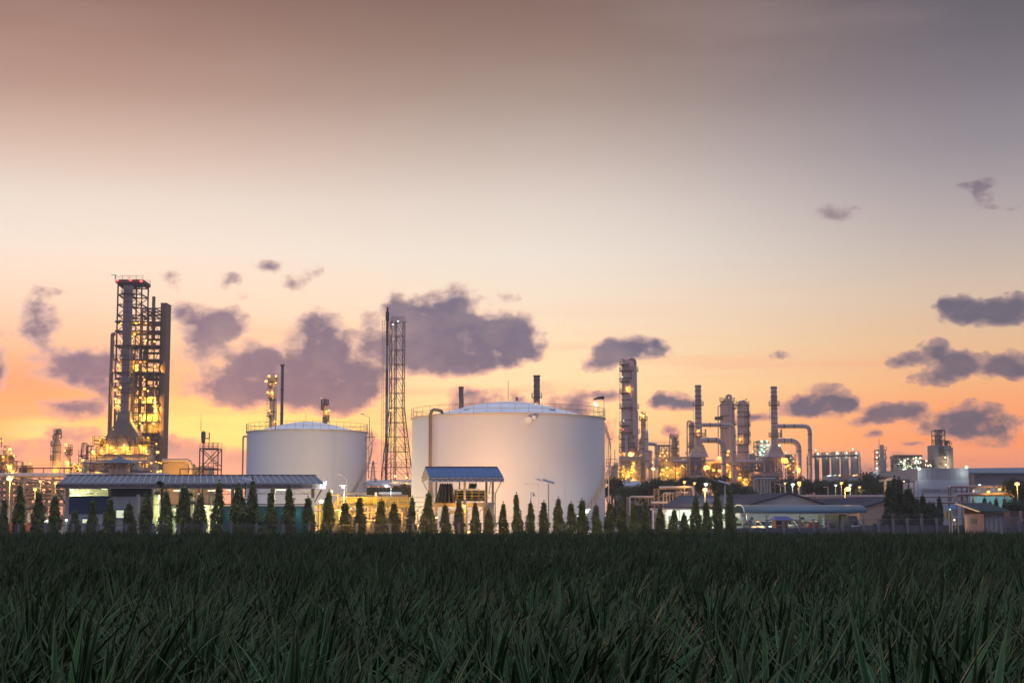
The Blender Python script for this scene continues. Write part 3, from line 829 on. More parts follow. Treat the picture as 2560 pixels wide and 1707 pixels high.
b = MB(); b.tube((bx-.0, 260, bH+3.0), (bx, 260, bH+6.3), .04); b.tube((bx+1.4, 260, bH+3.0), (bx+1.4, 260, bH+3.6), .2); b.build('antenna', m_steel, bt)
def spiral_stair(t, cx, cy, R, H, a0, a1, z0, z1, nm='stair'):
    b = MB(); n = int((z1-z0)/.24); m1 = MB()
    prev = None
    for k in range(n+1):
        f = k/n; a = a0+(a1-a0)*f; z = z0+(z1-z0)*f
        c, s_ = math.cos(a), math.sin(a)
        i_ = Vector((cx+(R+.1)*c, cy+(R+.1)*s_, z)); o_ = Vector((cx+(R+1.0)*c, cy+(R+1.0)*s_, z))
        b.bar(i_, o_, .22, .05)
        if k % 3 == 0: m1.bar(o_, o_+Vector((0, 0, 1.05)), .06)
        if prev:
            b.bar(prev, o_, .06, .22)
            m1.bar(prev+Vector((0, 0, 1.05)), o_+Vector((0, 0, 1.05)), .06); m1.bar(prev+Vector((0, 0, .55)), o_+Vector((0, 0, .55)), .05)
        prev = o_
    b.build(nm, m_tan, t); m1.build('stair_railing', m_steel, t)
spiral_stair(bt, bx, 260, bR, bH, math.radians(-48), math.radians(22), 1.2, bH)
b = MB(); q = at(1545, 1158, 258)
b.bar((bx+bR+.2, 259, bH*.57), (bx+bR+1.9, 259, bH*.57), 1.4, .12); b.bar((bx+bR, 259, bH*.50), (bx+bR+1.7, 259, bH*.565), .1)
b.bar((bx+bR+1.6, 259, bH*.57), (bx+bR+1.6, 259, bH*.72), .1); b.rail((bx+bR+.2, 258.3, bH*.57), (bx+bR+1.9, 258.3, bH*.57), 1.1, .07); b.build('stair_landing', m_steel, bt)
wsx = at(1510, 1000, 258).x
ws = thing('windsock', "dark windsock blowing left on a pole at the big tank's rim", 'windsock', (wsx, 258, bH))
MB().bar((wsx, 258, bH), (wsx, 258, at(1510, 990, 258).z), .07).build('pole', m_steel, ws)
zt = at(1510, 990, 258).z
MB().sweep([(wsx, 258, zt-.25), (wsx-.9, 258.1, zt-.3), (wsx-1.7, 258.2, zt-.55)], [.26, .2, .09], 8).build('sock', M("dark_sock_fabric", (.05, .03, .03), .8), ws)
wl_ = thing('roof_floodlight', "bright white floodlight on a short pole on the big tank's rim", 'floodlight', (at(1494, 1010, 257).x, 257, bH))
q = at(1490, 1012, 257); MB().bar((q.x+.3, 257, bH), (q.x+.3, 257, q.z), .06).build('pole', m_steel, wl_)
MB().tube((q.x-.35, 256.9, q.z+.35), (q.x+.25, 256.9, q.z-.2), .17, .17, 8).build('lamp', e_wht, wl_)

st_, sx_, sR, sH = tank('storage_tank', "smaller white storage tank with domed roof behind the long shed", 766.5, 300, 298, 1073, 1054, 0)
spiral_stair(st_, sx_, 300, sR, sH, math.radians(-62), math.radians(15), .8, sH)
b = MB(); x1 = sx_+sR
b.bar((x1, 299, sH*.82), (x1+1.5, 299, sH*.93), .1); b.bar((x1, 299, sH*.95), (x1+1.6, 299, sH*.95), 1.3, .1)
b.bar((x1-.3, 298, sH*.46), (x1+1.2, 298, sH*.46), 1.3, .12); b.bar((x1-.5, 298, sH*.40), (x1+.9, 298, sH*.45), .1)
b.build('stair_landing', m_steel, st_)
b = MB(); xq = PX(606, 297); b.pipe([(xq, 297, .3), (xq, 297, at(606, 1090, 297).z), (sx_-sR+.3, 299, at(606, 1090, 297).z)], .15, 8, .5); b.bar((xq, 297, 9.5), (xq+1.0, 298, 9.5), .06)
b.build('overflow_pipe', m_steel, st_, smooth=True)
b = MB(); q = at(765, 1030, 300); b.tube((q.x, 300, sH+1), (q.x, 300, q.z), .03); q = at(690, 1060, 292); b.tube((q.x, 291.5, bH-1.6), (q.x, 291.5, sH+2.4), .09); b.build('antenna', m_steel, st_)
# lamp masts beside the small tank
def mast(px, ytop, Y, xh, yh, label, kind='w', power=0, r=.2, ybase=None, zb=0, cat='street lamp', nm='street_lamp', head=True, grp='street lamps', lit=True, pt=.10, off=(0, -.8, -.6)):
    p = at(px, ytop, Y); t = thing(nm, label, cat, (p.x, Y, zb), grp)
    MB().sweep([(p.x, Y, zb), (p.x, Y, p.z)], [pt, pt*.6], 8).build('pole', m_galv, t, smooth=True)
    h = at(xh, yh, Y)
    if (h-p).length > .15: MB().sweep([p, p.lerp(h, .5)+Vector((0, 0, .08)), h], [pt*.5, pt*.45, pt*.4], 6).build('arm', m_galv, t)
    dr = (h-p); dr.z = 0; dr = dr.normalized() if dr.length > .1 else Vector((1, 0, 0))
    hd = MB().bar(h-dr*.25+Vector((0, 0, .08)), h+dr*.45+Vector((0, 0, .08)), .28, .12).build('lamp_head', m_galv, t)
    if lit: lamp(t, h+Vector((0, -.05, -.1)), kind, r, power, off)
    return t
mast(924, 1044, 298, 907, 1036, "unlit angled lamp on a mast at the right rim of the smaller tank", lit=False, zb=sH*.9, ybase=0)
mast(922, 1117, 296, 912, 1108, "unlit angled lamp low on the right side of the smaller tank", lit=False, zb=9)
mast(867, 1197, 270, 850, 1187, "unlit lamp with angled head before the smaller tank's stair", lit=False)
mast(1521, 1110, 252, 1524, 1098, "unlit lamp with steep upturned head right of the big tank", lit=False)
def frame(b, x0, x1, y0, y1, zs, nx, t=.3, tb=None, brace=True, seed=0, ny=1, every=1):
    tb = tb or t*.8; r = random.Random(seed)
    xs = [x0+(x1-x0)*i/nx for i in range(nx+1)]; ys = [y0+(y1-y0)*i/ny for i in range(ny+1)]
    for x in xs:
        for y in ys: b.bar((x, y, zs[0]), (x, y, zs[-1]), t)
    for z in zs[1:]:
        for y in ys: b.bar((x0, y, z), (x1, y, z), tb)
        for x in xs: b.bar((x, y0, z), (x, y1, z), tb)
    if brace:
        for k in range(len(zs)-1):
            for i in range(nx):
                if (k+i+seed) % every: continue
                for y in (y0, y1):
                    m = r.random()
                    if m < .45: b.bar((xs[i], y, zs[k]), (xs[i+1], y, zs[k+1]), tb*.6)
                    elif m < .9: b.bar((xs[i+1], y, zs[k]), (xs[i], y, zs[k+1]), tb*.6)
    return b
def decks(b, x0, x1, y0, y1, zs, t=.2, rail=True, rt=.1):
    for z in zs:
        b.box(x0-.4, x1+.4, y0-.8, y1+.3, z-t, z)
        if rail: b.rail((x0-.4, y0-.8, z), (x1+.4, y0-.8, z), 1.15, rt, 2.2)
def clutter(t, x0, x1, y0, y1, z0, z1, npipe, nves, seed, pm=None, vm=None, rmax=.3, nbar=20):
    r = random.Random(seed); b = MB()
    for k in range(npipe):
        p = Vector((r.uniform(x0, x1), r.uniform(y0, y1), r.uniform(z0, z1))); pts = [p]
        for j in range(r.randint(1, 4)):
            q = pts[-1].copy(); ax = r.choice((0, 0, 2, 2, 1))
            lo, hi = ((x0, x1), (y0, y1), (z0, z1))[ax]; q[ax] = r.uniform(lo, hi)
            if (q-pts[-1]).length > 1.0: pts.append(q)
        if len(pts) > 1: b.pipe(pts, r.uniform(rmax*.3, rmax), 7, .6, 3)
    b.build('pipework', pm or m_clad2, t, smooth=True)
    for k in range(nves):
        x = r.uniform(x0+1, x1-1); y = r.uniform(y0+1, y1-1); rr_ = r.uniform(.5, 1.3); h = r.uniform(2.5, 6); z = r.uniform(z0, max(z0+.1, z1-h)); c = MB()
        if r.random() < .6: c.lathe(x, y, [(.05, z), (rr_*.7, z+.2), (rr_, z+.6), (rr_, z+h-.6), (rr_*.7, z+h-.2), (.05, z+h)], 12, cap=False)
        else: c.sweep([(x-h/2, y, z), (x-h/2+.3, y, z), (x+h/2-.3, y, z), (x+h/2, y, z)], [rr_*.3, rr_, rr_, rr_*.3], 12)
        c.build('vessel', vm or m_tan, t, smooth=True)
    c = MB()
    for k in range(nbar):
        x = r.uniform(x0, x1); z = r.uniform(z0, z1); y = r.uniform(y0, y1)
        if r.random() < .5: c.bar((x, y, z), (min(x1, x+r.uniform(2, 7)), y, z), .14)
        else: c.bar((x, y, z), (x, y, min(z1, z+r.uniform(2, 6))), .14)
    if nbar: c.build('small_supports', m_steel, t)


# ------------------------------------------------------------------ near sheds and buildings
SK = -0.2           # the whole site runs back to the left
m_navy = M("navy_corrugated_cladding", (0.025, 0.045, 0.10), 0.5, .2, .25, .6, .4)
m_teal = M("green_blue_corrugated_cladding", (0.035, 0.13, 0.14), 0.45, .2, .25, .6, .4)
m_fascia = M("mauve_brown_fascia_steel", (0.16, 0.12, 0.12), 0.6, .1, .2)
m_wallw = M("off_white_wall", (0.37, 0.36, 0.38), .8, 0, .15, .5, .4)
m_wallg = M("grey_painted_wall", (0.34, 0.35, 0.37), .8, 0, .15, .5, .4)
m_pink = M("salmon_painted_wall", (0.36, 0.22, 0.19), .8, 0, .15, .5, .4)
m_darkin = M("dark_panel", (0.03, 0.03, 0.035), .6)
m_lime = M("pale_green_interior_paint", (0.55, 0.62, 0.42), .6, 0, .2, 1)
e_win = EM("lit_window_glass", (0.85, 0.95, 0.60), 0.75, (.3, .3, .3))
e_tube = EM("fluorescent_tube", (0.90, 1.0, 0.60), 2.0)
def corr(b, x0, x1, y, z0, z1, pitch=.45, depth=.07, lap=True):
    z = z0
    while z < z1 - .05:       # horizontal lapped boards
        h = min(pitch, z1 - z)
        n = len(b.v)
        b.v += [(x0, y-depth, z), (x1, y-depth, z), (x1, y, z+h), (x0, y, z+h)]
        b.f.append((n, n+1, n+2, n+3))
        b.v += [(x0, y, z), (x1, y, z), (x1, y-depth, z), (x0, y-depth, z)]
        b.f.append((n+4, n+5, n+6, n+7))
        z += h
    b.box(x0, x1, y+.01, y+.08, z0, z1)
    return b
# ---- long shed
Y0 = 154.0; dR = 10.3
xa, xb = PX(149, Y0), PX(808, Y0)
ze = PZ(1210.5, Y0); zr = ze + 1.0; zf = PZ(1220, Y0)
sh = thing('long_shed', "long open industrial shed with grey-blue ribbed roof behind the left trees", 'shed', ((xa+xb)/2, 160, 0))
b = MB(); sx2 = SK*dR
b.slab([(xa, Y0, ze), (xb, Y0, ze), (xb+sx2, Y0+dR, zr), (xa+sx2, Y0+dR, zr)], (0, 0, .09))
b.slab([(xa+sx2, Y0+dR, zr), (xb+sx2, Y0+dR, zr), (xb+2*sx2, Y0+2*dR, ze), (xa+2*sx2, Y0+2*dR, ze)], (0, 0, .09))
roof = b.build('roof', m_greyroof, sh)
b = MB(); n = 41
for k in range(n+1):
    x = xa+(xb-xa)*k/n
    b.bar((x, Y0-.02, ze+.12), (x+sx2, Y0+dR, zr+.12), .085, .09)
    if k < n:
        for q in ():
            x2 = x+(xb-xa)/n*q/3; b.bar((x2, Y0-.02, ze+.10), (x2+sx2, Y0+dR, zr+.10), .025, .05)
b.build('roof_seams', m_galv, roof)
b = MB(); b.box(xa+sx2-.2, xb+sx2+.2, Y0+dR-.2, Y0+dR+.2, zr+.08, zr+.2); b.build('ridge_cap', m_dsteel, roof)
b = MB(); b.box(xa-.35, xb+.25, Y0-.12, Y0-.06, zf, ze-.01)
b.build('fascia', m_fascia, sh)
b = MB(); step = (xb-xa)/26
for k in range(26):
    x = xa+k*step; b.bar((x, Y0-.16, zf+.02), (x+step, Y0-.16, ze-.02), .035); b.bar((x, Y0-.16, zf), (x, Y0-.16, ze), .03)
b.bar((xa-.3, Y0-.16, zf), (xb+.2, Y0-.16, zf), .06); b.bar((xa-.3, Y0-.16, ze), (xb+.2, Y0-.16, ze), .06)
b.build('fascia_truss', M("pinkish_grey_steel", (.33, .27, .27), .5, .1, .15), sh)
b = MB()   # inner truss seen in the openings
for (p0, p1) in ((173, 276), (382, 792)):
    x0, x1 = PX(p0, 156), PX(p1, 156); zt, zb = PZ(1221, 156), PZ(1234, 156)
    b.bar((x0, 156, zt), (x1, 156, zt), .06); b.bar((x0, 156, zb), (x1, 156, zb), .06)
    m = int((x1-x0)/1.0)
    for k in range(m):
        u0 = x0+(x1-x0)*k/m; u1 = x0+(x1-x0)*(k+1)/m
        b.bar((u0, 156, zt if k % 2 else zb), (u1, 156, zb if k % 2 else zt), .045)
        if k % 2: b.bar((u0, 156, zb), (u0, 156, zt), .04)
b.build('roof_truss', m_tan, sh)
for px in (170.5, 277, 381, 583, 684, 783):
    x = PX(px, 155.5); MB().box(x-.16, x+.16, 155.3, 155.6, 0, zf+.2).build('column', m_tan if px > 500 else m_wallw, sh)
b = MB(); b.bar((PX(168, 155.4), 155.4, PZ(1262, 155)), (PX(143, 155.4), 155.4, PZ(1224, 155)), .14)
b.bar((PX(785, 155.4), 155.4, PZ(1258, 155)), (PX(805, 155.4), 155.4, PZ(1222, 155)), .12); b.build('eave_brace', m_fascia, sh)
corr(MB(), PX(174, 155), PX(276, 155), 155, PZ(1285, 155), PZ(1239.5, 155), .28).build('wall_panel', m_navy, sh, label="navy horizontal cladding panel at the left")
MB().box(PX(171, 155), PX(276, 155), 155.02, 155.1, 0, PZ(1285.5, 155)).build('wall', m_wallw, sh)
MB().box(PX(278.5, 154.6), PX(380, 154.6), 154.6, 154.7, PZ(1241, 155), zf+.1).build('wall_panel', m_darkin, sh, label="near-black upper panel")
MB().box(PX(278.5, 154.8), PX(362, 154.8), 154.8, 154.9, 0, PZ(1241.5, 155)).build('wall', m_wallw, sh)
for (p0, p1, q0, q1) in ((209, 221, 1297, 1307), (226, 234, 1297, 1307), (293, 311, 1275, 1294)):
    f = MB().box(PX(p0-1.5, 154.6), PX(p1+1.5, 154.6), 154.66, 154.78, PZ(q1+2, 154.6), PZ(q0-3, 154.6)).build('window_frame', m_navy, sh)
    MB().box(PX(p0, 154.6), PX(p1, 154.6), 154.6, 154.65, PZ(q1, 154.6), PZ(q0, 154.6)).build('pane', e_win, f)
MB().box(PX(265, 154.8), PX(277, 154.8), 154.7, 154.76, 0, PZ(1308, 155)).build('door', e_win, sh, label="lit doorway at the end of the white wall")
b = MB(); xq = PX(347, 154.5)
b.tube((xq, 154.4, 0), (xq, 154.4, PZ(1236, 154.5)), .19, .19, 10)
for k in range(4): b.tube((xq, 154.4, .8+k*.85), (xq, 154.4, .86+k*.85), .22, .22, 10)
b.build('downpipe', m_clad2, sh, smooth=True)
MB().box(PX(498, 156.2), PX(792, 156.2), 156.2, 156.5, PZ(1262, 156), PZ(1259, 156)).build('beam', m_fascia, sh)
MB().box(PX(380, 156.6), PX(500, 156.6), 156.6, 156.8, PZ(1262, 156), PZ(1260, 156)).build('beam', m_fascia, sh)
b = MB(); z = PZ(1322, 156)
while z < PZ(1264, 156): b.box(PX(553, 156), PX(766, 156), 155.95, 156.0, z, z+.165); z += .225
b.build('wall_panel', m_teal, sh, label="green-blue slatted wall in the right half")
MB().box(PX(553, 156.5), PX(766, 156.5), 156.75, 156.8, 0, PZ(1264, 156.5)).build('wall_backing', M("teal_backing_sheet", (.10, .26, .24), .6, 0, .3, .6, .3), sh)
for px in (575, 620, 665, 710, 750): plight(sh, at(px, 1284, 156.38), 7, (.7, 1, .75), .1)  # unseen point lights added behind the slats so the gaps show pale
# back wall and lit interior kit
b = MB(); b.box(PX(385, 173), PX(440, 173), 172.9, 173, 0, PZ(1262, 173)); b.box(PX(430, 171), PX(540, 171), 170.9, 171, 0, PZ(1268, 171)); b.build('back_wall', m_wallg, sh)
r = random.Random(11); b = MB(); c = MB()
for k in range(70):
    px = r.uniform(388, 550); Yq = r.uniform(158, 168); y1 = r.uniform(1268, 1312); h = r.uniform(2, 12)
    if r.random() < .5: b.box(PX(px, Yq), PX(px+r.uniform(3, 9), Yq), Yq, Yq+.5, PZ(y1+h, Yq), PZ(y1, Yq))
    else: c.bar((PX(px, Yq), Yq, PZ(y1, Yq)), (PX(px+r.uniform(-14, 14), Yq), Yq, PZ(y1+r.uniform(-3, 3), Yq)), .09)
for px in (392, 398, 478, 484, 529, 536, 545): c.bar((PX(px, 160), 160, 0), (PX(px, 160), 160, 5), .13)
b.build('machinery', m_lime, sh); c.build('pipework', m_tan, sh)
for (px, py, w, Yq) in ((217, 1230, 10, 160), (240, 1234, 6, 158), (260, 1221.5, 14, 160), (180, 1224, 10, 160), (460, 1286, 5, 162), (514, 1272, 10, 160), (515, 1284, 10, 160), (415, 1286, 12, 160), (497, 1234, 4, 158), (396, 1300, 6, 158), (575, 1224, 20, 158), (700, 1224, 26, 158), (530, 1226, 20, 158), (450, 1226, 30, 158)):
    x0, x1 = PX(px-w/2, Yq), PX(px+w/2, Yq); z = PZ(py, Yq)
    MB().box(x0, x1, Yq, Yq+.15, z-.05, z+.05).build('strip_light', e_tube, sh)
for (px, py, Yq, pw) in ((225, 1232, 158, 150), (180, 1290, 157.5, 260), (180, 1250, 160, 300), (400, 1280, 163, 420), (470, 1270, 163, 450), (530, 1285, 162, 380), (400, 1245, 160, 500), (520, 1245, 160, 500), (630, 1240, 160, 450), (740, 1240, 160, 450)):
    plight(sh, at(px, py, Yq), pw, (.88, 1.0, .55), .5)
lp = MB().box(PX(810, 154), PX(816, 154), 153.7, 154, PZ(1212, 154), PZ(1204, 154)).build('floodlight', e_wht, sh)
plight(sh, at(818, 1214, 153.4), 320, WHT, .3)
MB().box(PX(173, 161), PX(277, 161), 161, 161.2, PZ(1242, 161), PZ(1218, 161)).build('inner_wall', m_tan, sh)
MB().box(PX(496, 165), PX(553, 165), 165, 165.2, 0, PZ(1262, 165)).build('inner_wall', m_tan, sh)
MB().box(PX(386, 159), PX(396, 159), 159, 159.6, 0, PZ(1236, 159)).build('inner_column', m_lime, sh)
MB().box(PX(402, 170), PX(470, 170), 169, 169.3, 0, PZ(1284, 170)).build('inner_wall', m_lime, sh)
plight(sh, at(391, 1270, 157.5), 160, (1, .85, .4), .3)
# ---- conical roofed vent behind the shed
vt = thing('round_ventilator', "round mauve-grey ventilator with shallow conical cap rising over the long shed", 'ventilator', (PX(297, 185), 185, 0))
cx = PX(297.5, 185)
b = MB(); r1 = S(26, 185); b.lathe(cx, 185, [(r1, 3), (r1, PZ(1157, 185))], 26); b.build('drum', M("streaked_ventilator_steel", (.24, .20, .20), .6, .1, .35, 1, .8), vt, smooth=True)
b = MB(); b.lathe(cx, 185, [(S(39, 185), PZ(1158.5, 185)), (S(39, 185), PZ(1157, 185)), (S(22, 185), PZ(1149, 185)), (S(7, 185), PZ(1145, 185)), (S(5, 185), PZ(1141, 185)), (.05, PZ(1141, 185))], 28); b.build('cap', m_greyroof, vt, smooth=True)
b = MB()
for k in range(14):
    a = k/14*6.283; b.bar((cx+r1*math.cos(a), 185+r1*math.sin(a), PZ(1171, 185)), (cx+r1*1.42*math.cos(a), 185+r1*1.42*math.sin(a), PZ(1159, 185)), .09)
b.build('bracket', m_dsteel, vt)
# ---- big silver duct and pipe rack on the left
pr = thing('pipe_rack', "brown steel pipe rack carrying a fat silver pipe behind the far left trees", 'pipe rack', (PX(60, 186), 186, 0))
zp = PZ(1187.5, 186); x0 = PX(-60, 186); x1 = PX(428, 186)
MB().pipe([(x0, 186, zp), (x1-.5, 186, zp), (x1+.6, 186, zp-.5), (x1+1.2, 187, zp-2.5)], S(5.6, 186), 14, .5).build('main_pipe', m_clad, pr, smooth=True)
b = MB()
for y_ in (1200, 1213, 1219, 1234, 1243, 1258, 1263): b.bar((x0, 186, PZ(y_, 186)), (PX(170, 186), 186, PZ(y_, 186)), .28 if y_ in (1213, 1243, 1263) else .16)
for px in (-35, 20, 30, 62, 98, 132, 165):
    for dy in (0, 6): b.bar((PX(px, 186), 186+dy, 0), (PX(px, 186), 186+dy, zp-.3), .26)
    b.bar((PX(px, 186), 186, zp-.5), (PX(px, 186), 192, zp-.5), .2)
for k, px in enumerate((-35, 25, 62, 98, 132)):
    w = 34; b.bar((PX(px, 186), 185.9, PZ(1240, 186)), (PX(px+w, 186), 185.9, PZ(1204, 186)), .14)
    b.bar((PX(px+w, 186), 185.8, PZ(1268, 186)), (PX(px, 186), 185.8, PZ(1243, 186)), .12)
b.build('rack_frame', m_steel, pr)
b = MB(); c = MB(); r = random.Random(2)
for k in range(26):
    y_ = r.choice([1206, 1209, 1216, 1225, 1229, 1238, 1247, 1252, 1266, 1271]); p0 = r.uniform(-40, 120); Yq = 187+r.uniform(0, 7)
    b.pipe([(PX(p0, Yq), Yq, PZ(y_, Yq)), (PX(p0+r.uniform(20, 120), Yq), Yq, PZ(y_, Yq))], r.uniform(.08, .2), 7)
for k in range(16):
    p0 = r.uniform(-20, 168); Yq = 187+r.uniform(0, 7); b.tube((PX(p0, Yq), Yq, 0), (PX(p0, Yq), Yq, r.uniform(2.5, 6.5)), r.uniform(.06, .16), None, 7)
b.build('pipework', m_steel, pr, smooth=True)
for k in range(7):
    p0 = r.uniform(0, 160); c.box(PX(p0, 190), PX(p0+r.uniform(4, 14), 190), 190, 192, 0, r.uniform(1.2, 3.5))
c.build('machinery', m_clad2, pr)
for (px, py) in ((10, 1207), (32, 1208), (36, 1209), (68, 1210), (108, 1208), (122, 1204), (125, 1206), (107, 1225), (111, 1224)):
    lamp(pr, at(px, py, 185), 'd', .12, 0)
# cylindrical orange-lit vessels at fence level
for (px, y0_, w, lb) in ((75, 1283, 7.5, "upright orange-lit vessel between the second and third trees at far left"), (22, 1285, 5, "narrow reddish-lit vessel between the first and second trees at far left")):
    x = PX(px, 165); t = thing('upright_vessel', lb, 'vessel', (x, 165, 0), 'upright vessels at far left')
    b = MB(); rr_ = S(w/2, 165); zt = PZ(y0_, 165); b.lathe(x, 165, [(rr_, .3), (rr_, zt-.2), (rr_*.6, zt), (rr_*.2, zt+.12)], 14); b.build('shell', m_tan, t, smooth=True)
    b = MB(); b.box(x-.9, x+.9, 164.2, 166, .0, PZ(1306, 165)); b.build('base', m_redp, t)
    plight(t, (x-.5, 163.2, zt-1.2), 45, SOD, .3)
# ---- operations shed (blue roof)
Y0 = 163.0; d = 3.0
xa, xb = PX(1073, Y0), PX(1257, Y0); ze = PZ(1193.5, Y0); zr = ze+1.06; zf = PZ(1203.5, Y0)
ob = thing('open_shed', "small open-sided shed with bright blue gable roof before the largest tank", 'shed', (PX(1160, 166), 166, 0))
s_ = SK*.95*d; b = MB()
b.slab([(xa, Y0, ze), (xb, Y0, ze), (xb+s_, Y0+d, zr), (xa+s_, Y0+d, zr)], (0, 0, .08))
b.slab([(xa+s_, Y0+d, zr), (xb+s_, Y0+d, zr), (xb+2*s_, Y0+2*d, ze), (xa+2*s_, Y0+2*d, ze)], (0, 0, .08))
roof = b.build('roof', m_blueroof, ob)
b = MB()
for k in range(14):
    x = xa+(xb-xa)*k/13; b.bar((x, Y0-.02, ze+.1), (x+s_, Y0+d, zr+.1), .05, .05)
b.build('roof_seams', M("blue_seam_metal", (.10, .18, .30), .4, .2, .1), roof)
MB().box(xa+s_, xb+s_, Y0+d-.12, Y0+d+.12, zr+.07, zr+.16).build('ridge_cap', m_dsteel, roof)
b = MB()
for (ya, yb, o0, o1) in ((Y0, Y0+d, 0, s_), (Y0+d, Y0+2*d, s_, 2*s_)):
    za, zb = (ze, zr) if ya == Y0 else (zr, ze)
    for k in range(3):
        pass
# gable lining with battens and back hanging eave
b.slab([(xa+.03, Y0+.1, ze-.03), (xa+s_+.03, Y0+d, zr-.04), (xa+2*s_+.03, Y0+2*d, ze-.03), (xa+2*s_+.03, Y0+2*d, zf), ], (.05, 0, 0))
gl = b.build('gable_lining', m_tan, ob)
b = MB()
for k in range(5):
    z = zf+.25+(zr-zf)*k/5.2; f = max(0, (z-ze)/(zr-ze))
    y1 = Y0+.3+f*(d-.3); b.bar((xa+s_*(y1-Y0)/d-.03, y1, z), (xa+2*s_*(1-f*.5)-.03, Y0+2*d-f*d, z), .05)
b.build('batten', m_steel, gl)
b = MB(); b.box(xa, xb+.12, Y0-.1, Y0-.05, zf, ze-.01); b.build('fascia', M("mauve_fascia", (.30, .22, .22), .6, 0, .1), ob)
b = MB(); st = (xb-xa)/12
for k in range(12): x = xa+k*st; b.bar((x, Y0-.14, zf), (x+st, Y0-.14, ze-.02), .05); b.bar((x, Y0-.14, zf), (x, Y0-.14, ze), .045)
b.bar((xa, Y0-.14, zf), (xb+.1, Y0-.14, zf), .06); b.bar((xa, Y0-.14, ze-.02), (xb+.1, Y0-.14, ze-.02), .06); b.build('fascia_truss', m_white, ob)
for (px, Yq, w) in ((1162, 164, 5.5), (1232, 167, 5.5), (1216, 168, 5.5), (1091, 168, 4.5), (1079, 167, 4)):
    x = PX(px, Yq); MB().box(x-S(w/2, Yq), x+S(w/2, Yq), Yq-.1, Yq+.1, 0, ze-.2).build('column', m_tan, ob)
b = MB(); x = PX(1083, 163.2); b.bar((x, 163.2, 0), (x, 163.2, PZ(1237, 163)), .14); b.bar((x, 163.2, PZ(1237, 163)), (PX(1078, 163.2), 163.2, zf), .12)
b.bar((PX(1238, 163.2), 163.2, 0), (PX(1238, 163.2), 163.2, PZ(1234, 163)), .12); b.bar((PX(1238, 163.2), 163.2, PZ(1234, 163)), (PX(1254, 163.2), 163.2, PZ(1203, 163)), .09)
b.bar((PX(1222, 163.4), 163.4, PZ(1235, 163)), (PX(1227, 163.4), 163.4, zf), .1); b.bar((PX(1058, 167), 167, zf), (PX(1067, 166), 166, PZ(1224, 166)), .06); b.build('brace', m_tan, ob)
# concrete platform under it
zd = PZ(1256, 164)
MB().box(PX(1085, 164), PX(1222, 164), 164.2, 170, PZ(1266, 164), zd).build('platform', M("warm_concrete", (.45, .36, .28), .85, 0, .25, 1, .3), ob)
b = MB(); b.box(PX(1088, 164.5), PX(1094, 164.5), 164.5, 165, 0, zd); b.box(PX(1124, 165), PX(1142, 165), 165, 165.5, PZ(1284, 165), PZ(1275, 165)); b.box(PX(1160, 164), PX(1166, 164), 164.4, 165, 0, zd)
b.box(PX(1208, 166), PX(1219, 166), 166, 166.4, 0, zd); b.build('pillar', MATS["warm_concrete"], ob)
# machinery deck with green panel and yellow rail
b = MB()
for k in range(4): b.box(PX(1134, 166), PX(1212, 166), 166, 167, PZ(1252-7*k, 166), PZ(1249-7*k+1.5, 166))
b.box(PX(1133, 166), PX(1198, 166), 165.9, 167.2, PZ(1225, 166), PZ(1222.5, 166)); b.box(PX(1147, 166), PX(1150, 166), 166, 166.3, PZ(1223, 166), PZ(1203, 166))
b.build('air_cooler', M("mint_green_steel", (.25, .40, .33), .5, .1, .2), ob)
b = MB(); b.box(PX(1136, 166.6), PX(1212, 166.6), 166.5, 166.9, PZ(1252, 166), PZ(1226, 166)); b.build('cooler_bank', m_darkin, ob)
b = MB()
for px in (1143, 1163, 1180, 1197, 1212): b.bar((PX(px, 165), 165, zd), (PX(px, 165), 165, PZ(1224, 165)), .06)
for y_ in (1224.5, 1232, 1240, 1248): b.bar((PX(1136, 165), 165, PZ(y_, 165)), (PX(1212, 165), 165, PZ(y_, 165)), .05)
b.rail((PX(1215, 163.6), 163.6, zd), (PX(1238, 163.6), 163.6, zd), 1.0, .05, 1.0)
b.build('guard_rail', m_yellow, ob)
b = MB(); b.box(PX(1218, 163.5), PX(1239, 163.5), 163.5, 165, zd-.15, zd); b.bar((PX(1219, 163.6), 163.6, zd-.1), (PX(1188, 163.6), 163.6, PZ(1290, 163)), .5, .12)
for sg in (0, 1): b.bar((PX(1219, 163.3), 163.3, zd+1-.5*sg), (PX(1188, 163.3), 163.3, PZ(1290, 163)+1-.5*sg), .05)
b.bar((PX(1222, 163.6), 163.6, zd), (PX(1238, 163.6), 163.6, 1.0), .5, .1)
for k in range(9): b.bar((PX(1236, 163.2), 163.2, .5+.35*k), (PX(1228, 163.2), 163.2, .5+.35*k), .06)
b.build('stair', m_tan, ob)
b = MB()
for sg in (0, .5, 1.0): b.bar((PX(1138, 162.6), 162.6, PZ(1298, 162.6)+sg-.8), (PX(1124, 162.6), 162.6, PZ(1311, 162.6)+sg-.8), .05); b.bar((PX(1181, 162.6), 162.6, PZ(1268, 162.6)+sg-.6), (PX(1160, 162.6), 162.6, PZ(1283, 162.6)+sg-.6), .05)
for (px, ya) in ((1138, 1290), (1124, 1303), (1168, 1272), (1181, 1266), (1160, 1275)): b.bar((PX(px, 162.6), 162.6, 0), (PX(px, 162.6), 162.6, PZ(ya, 162.6)), .06)
b.build('stair_railing', m_yellow, ob)
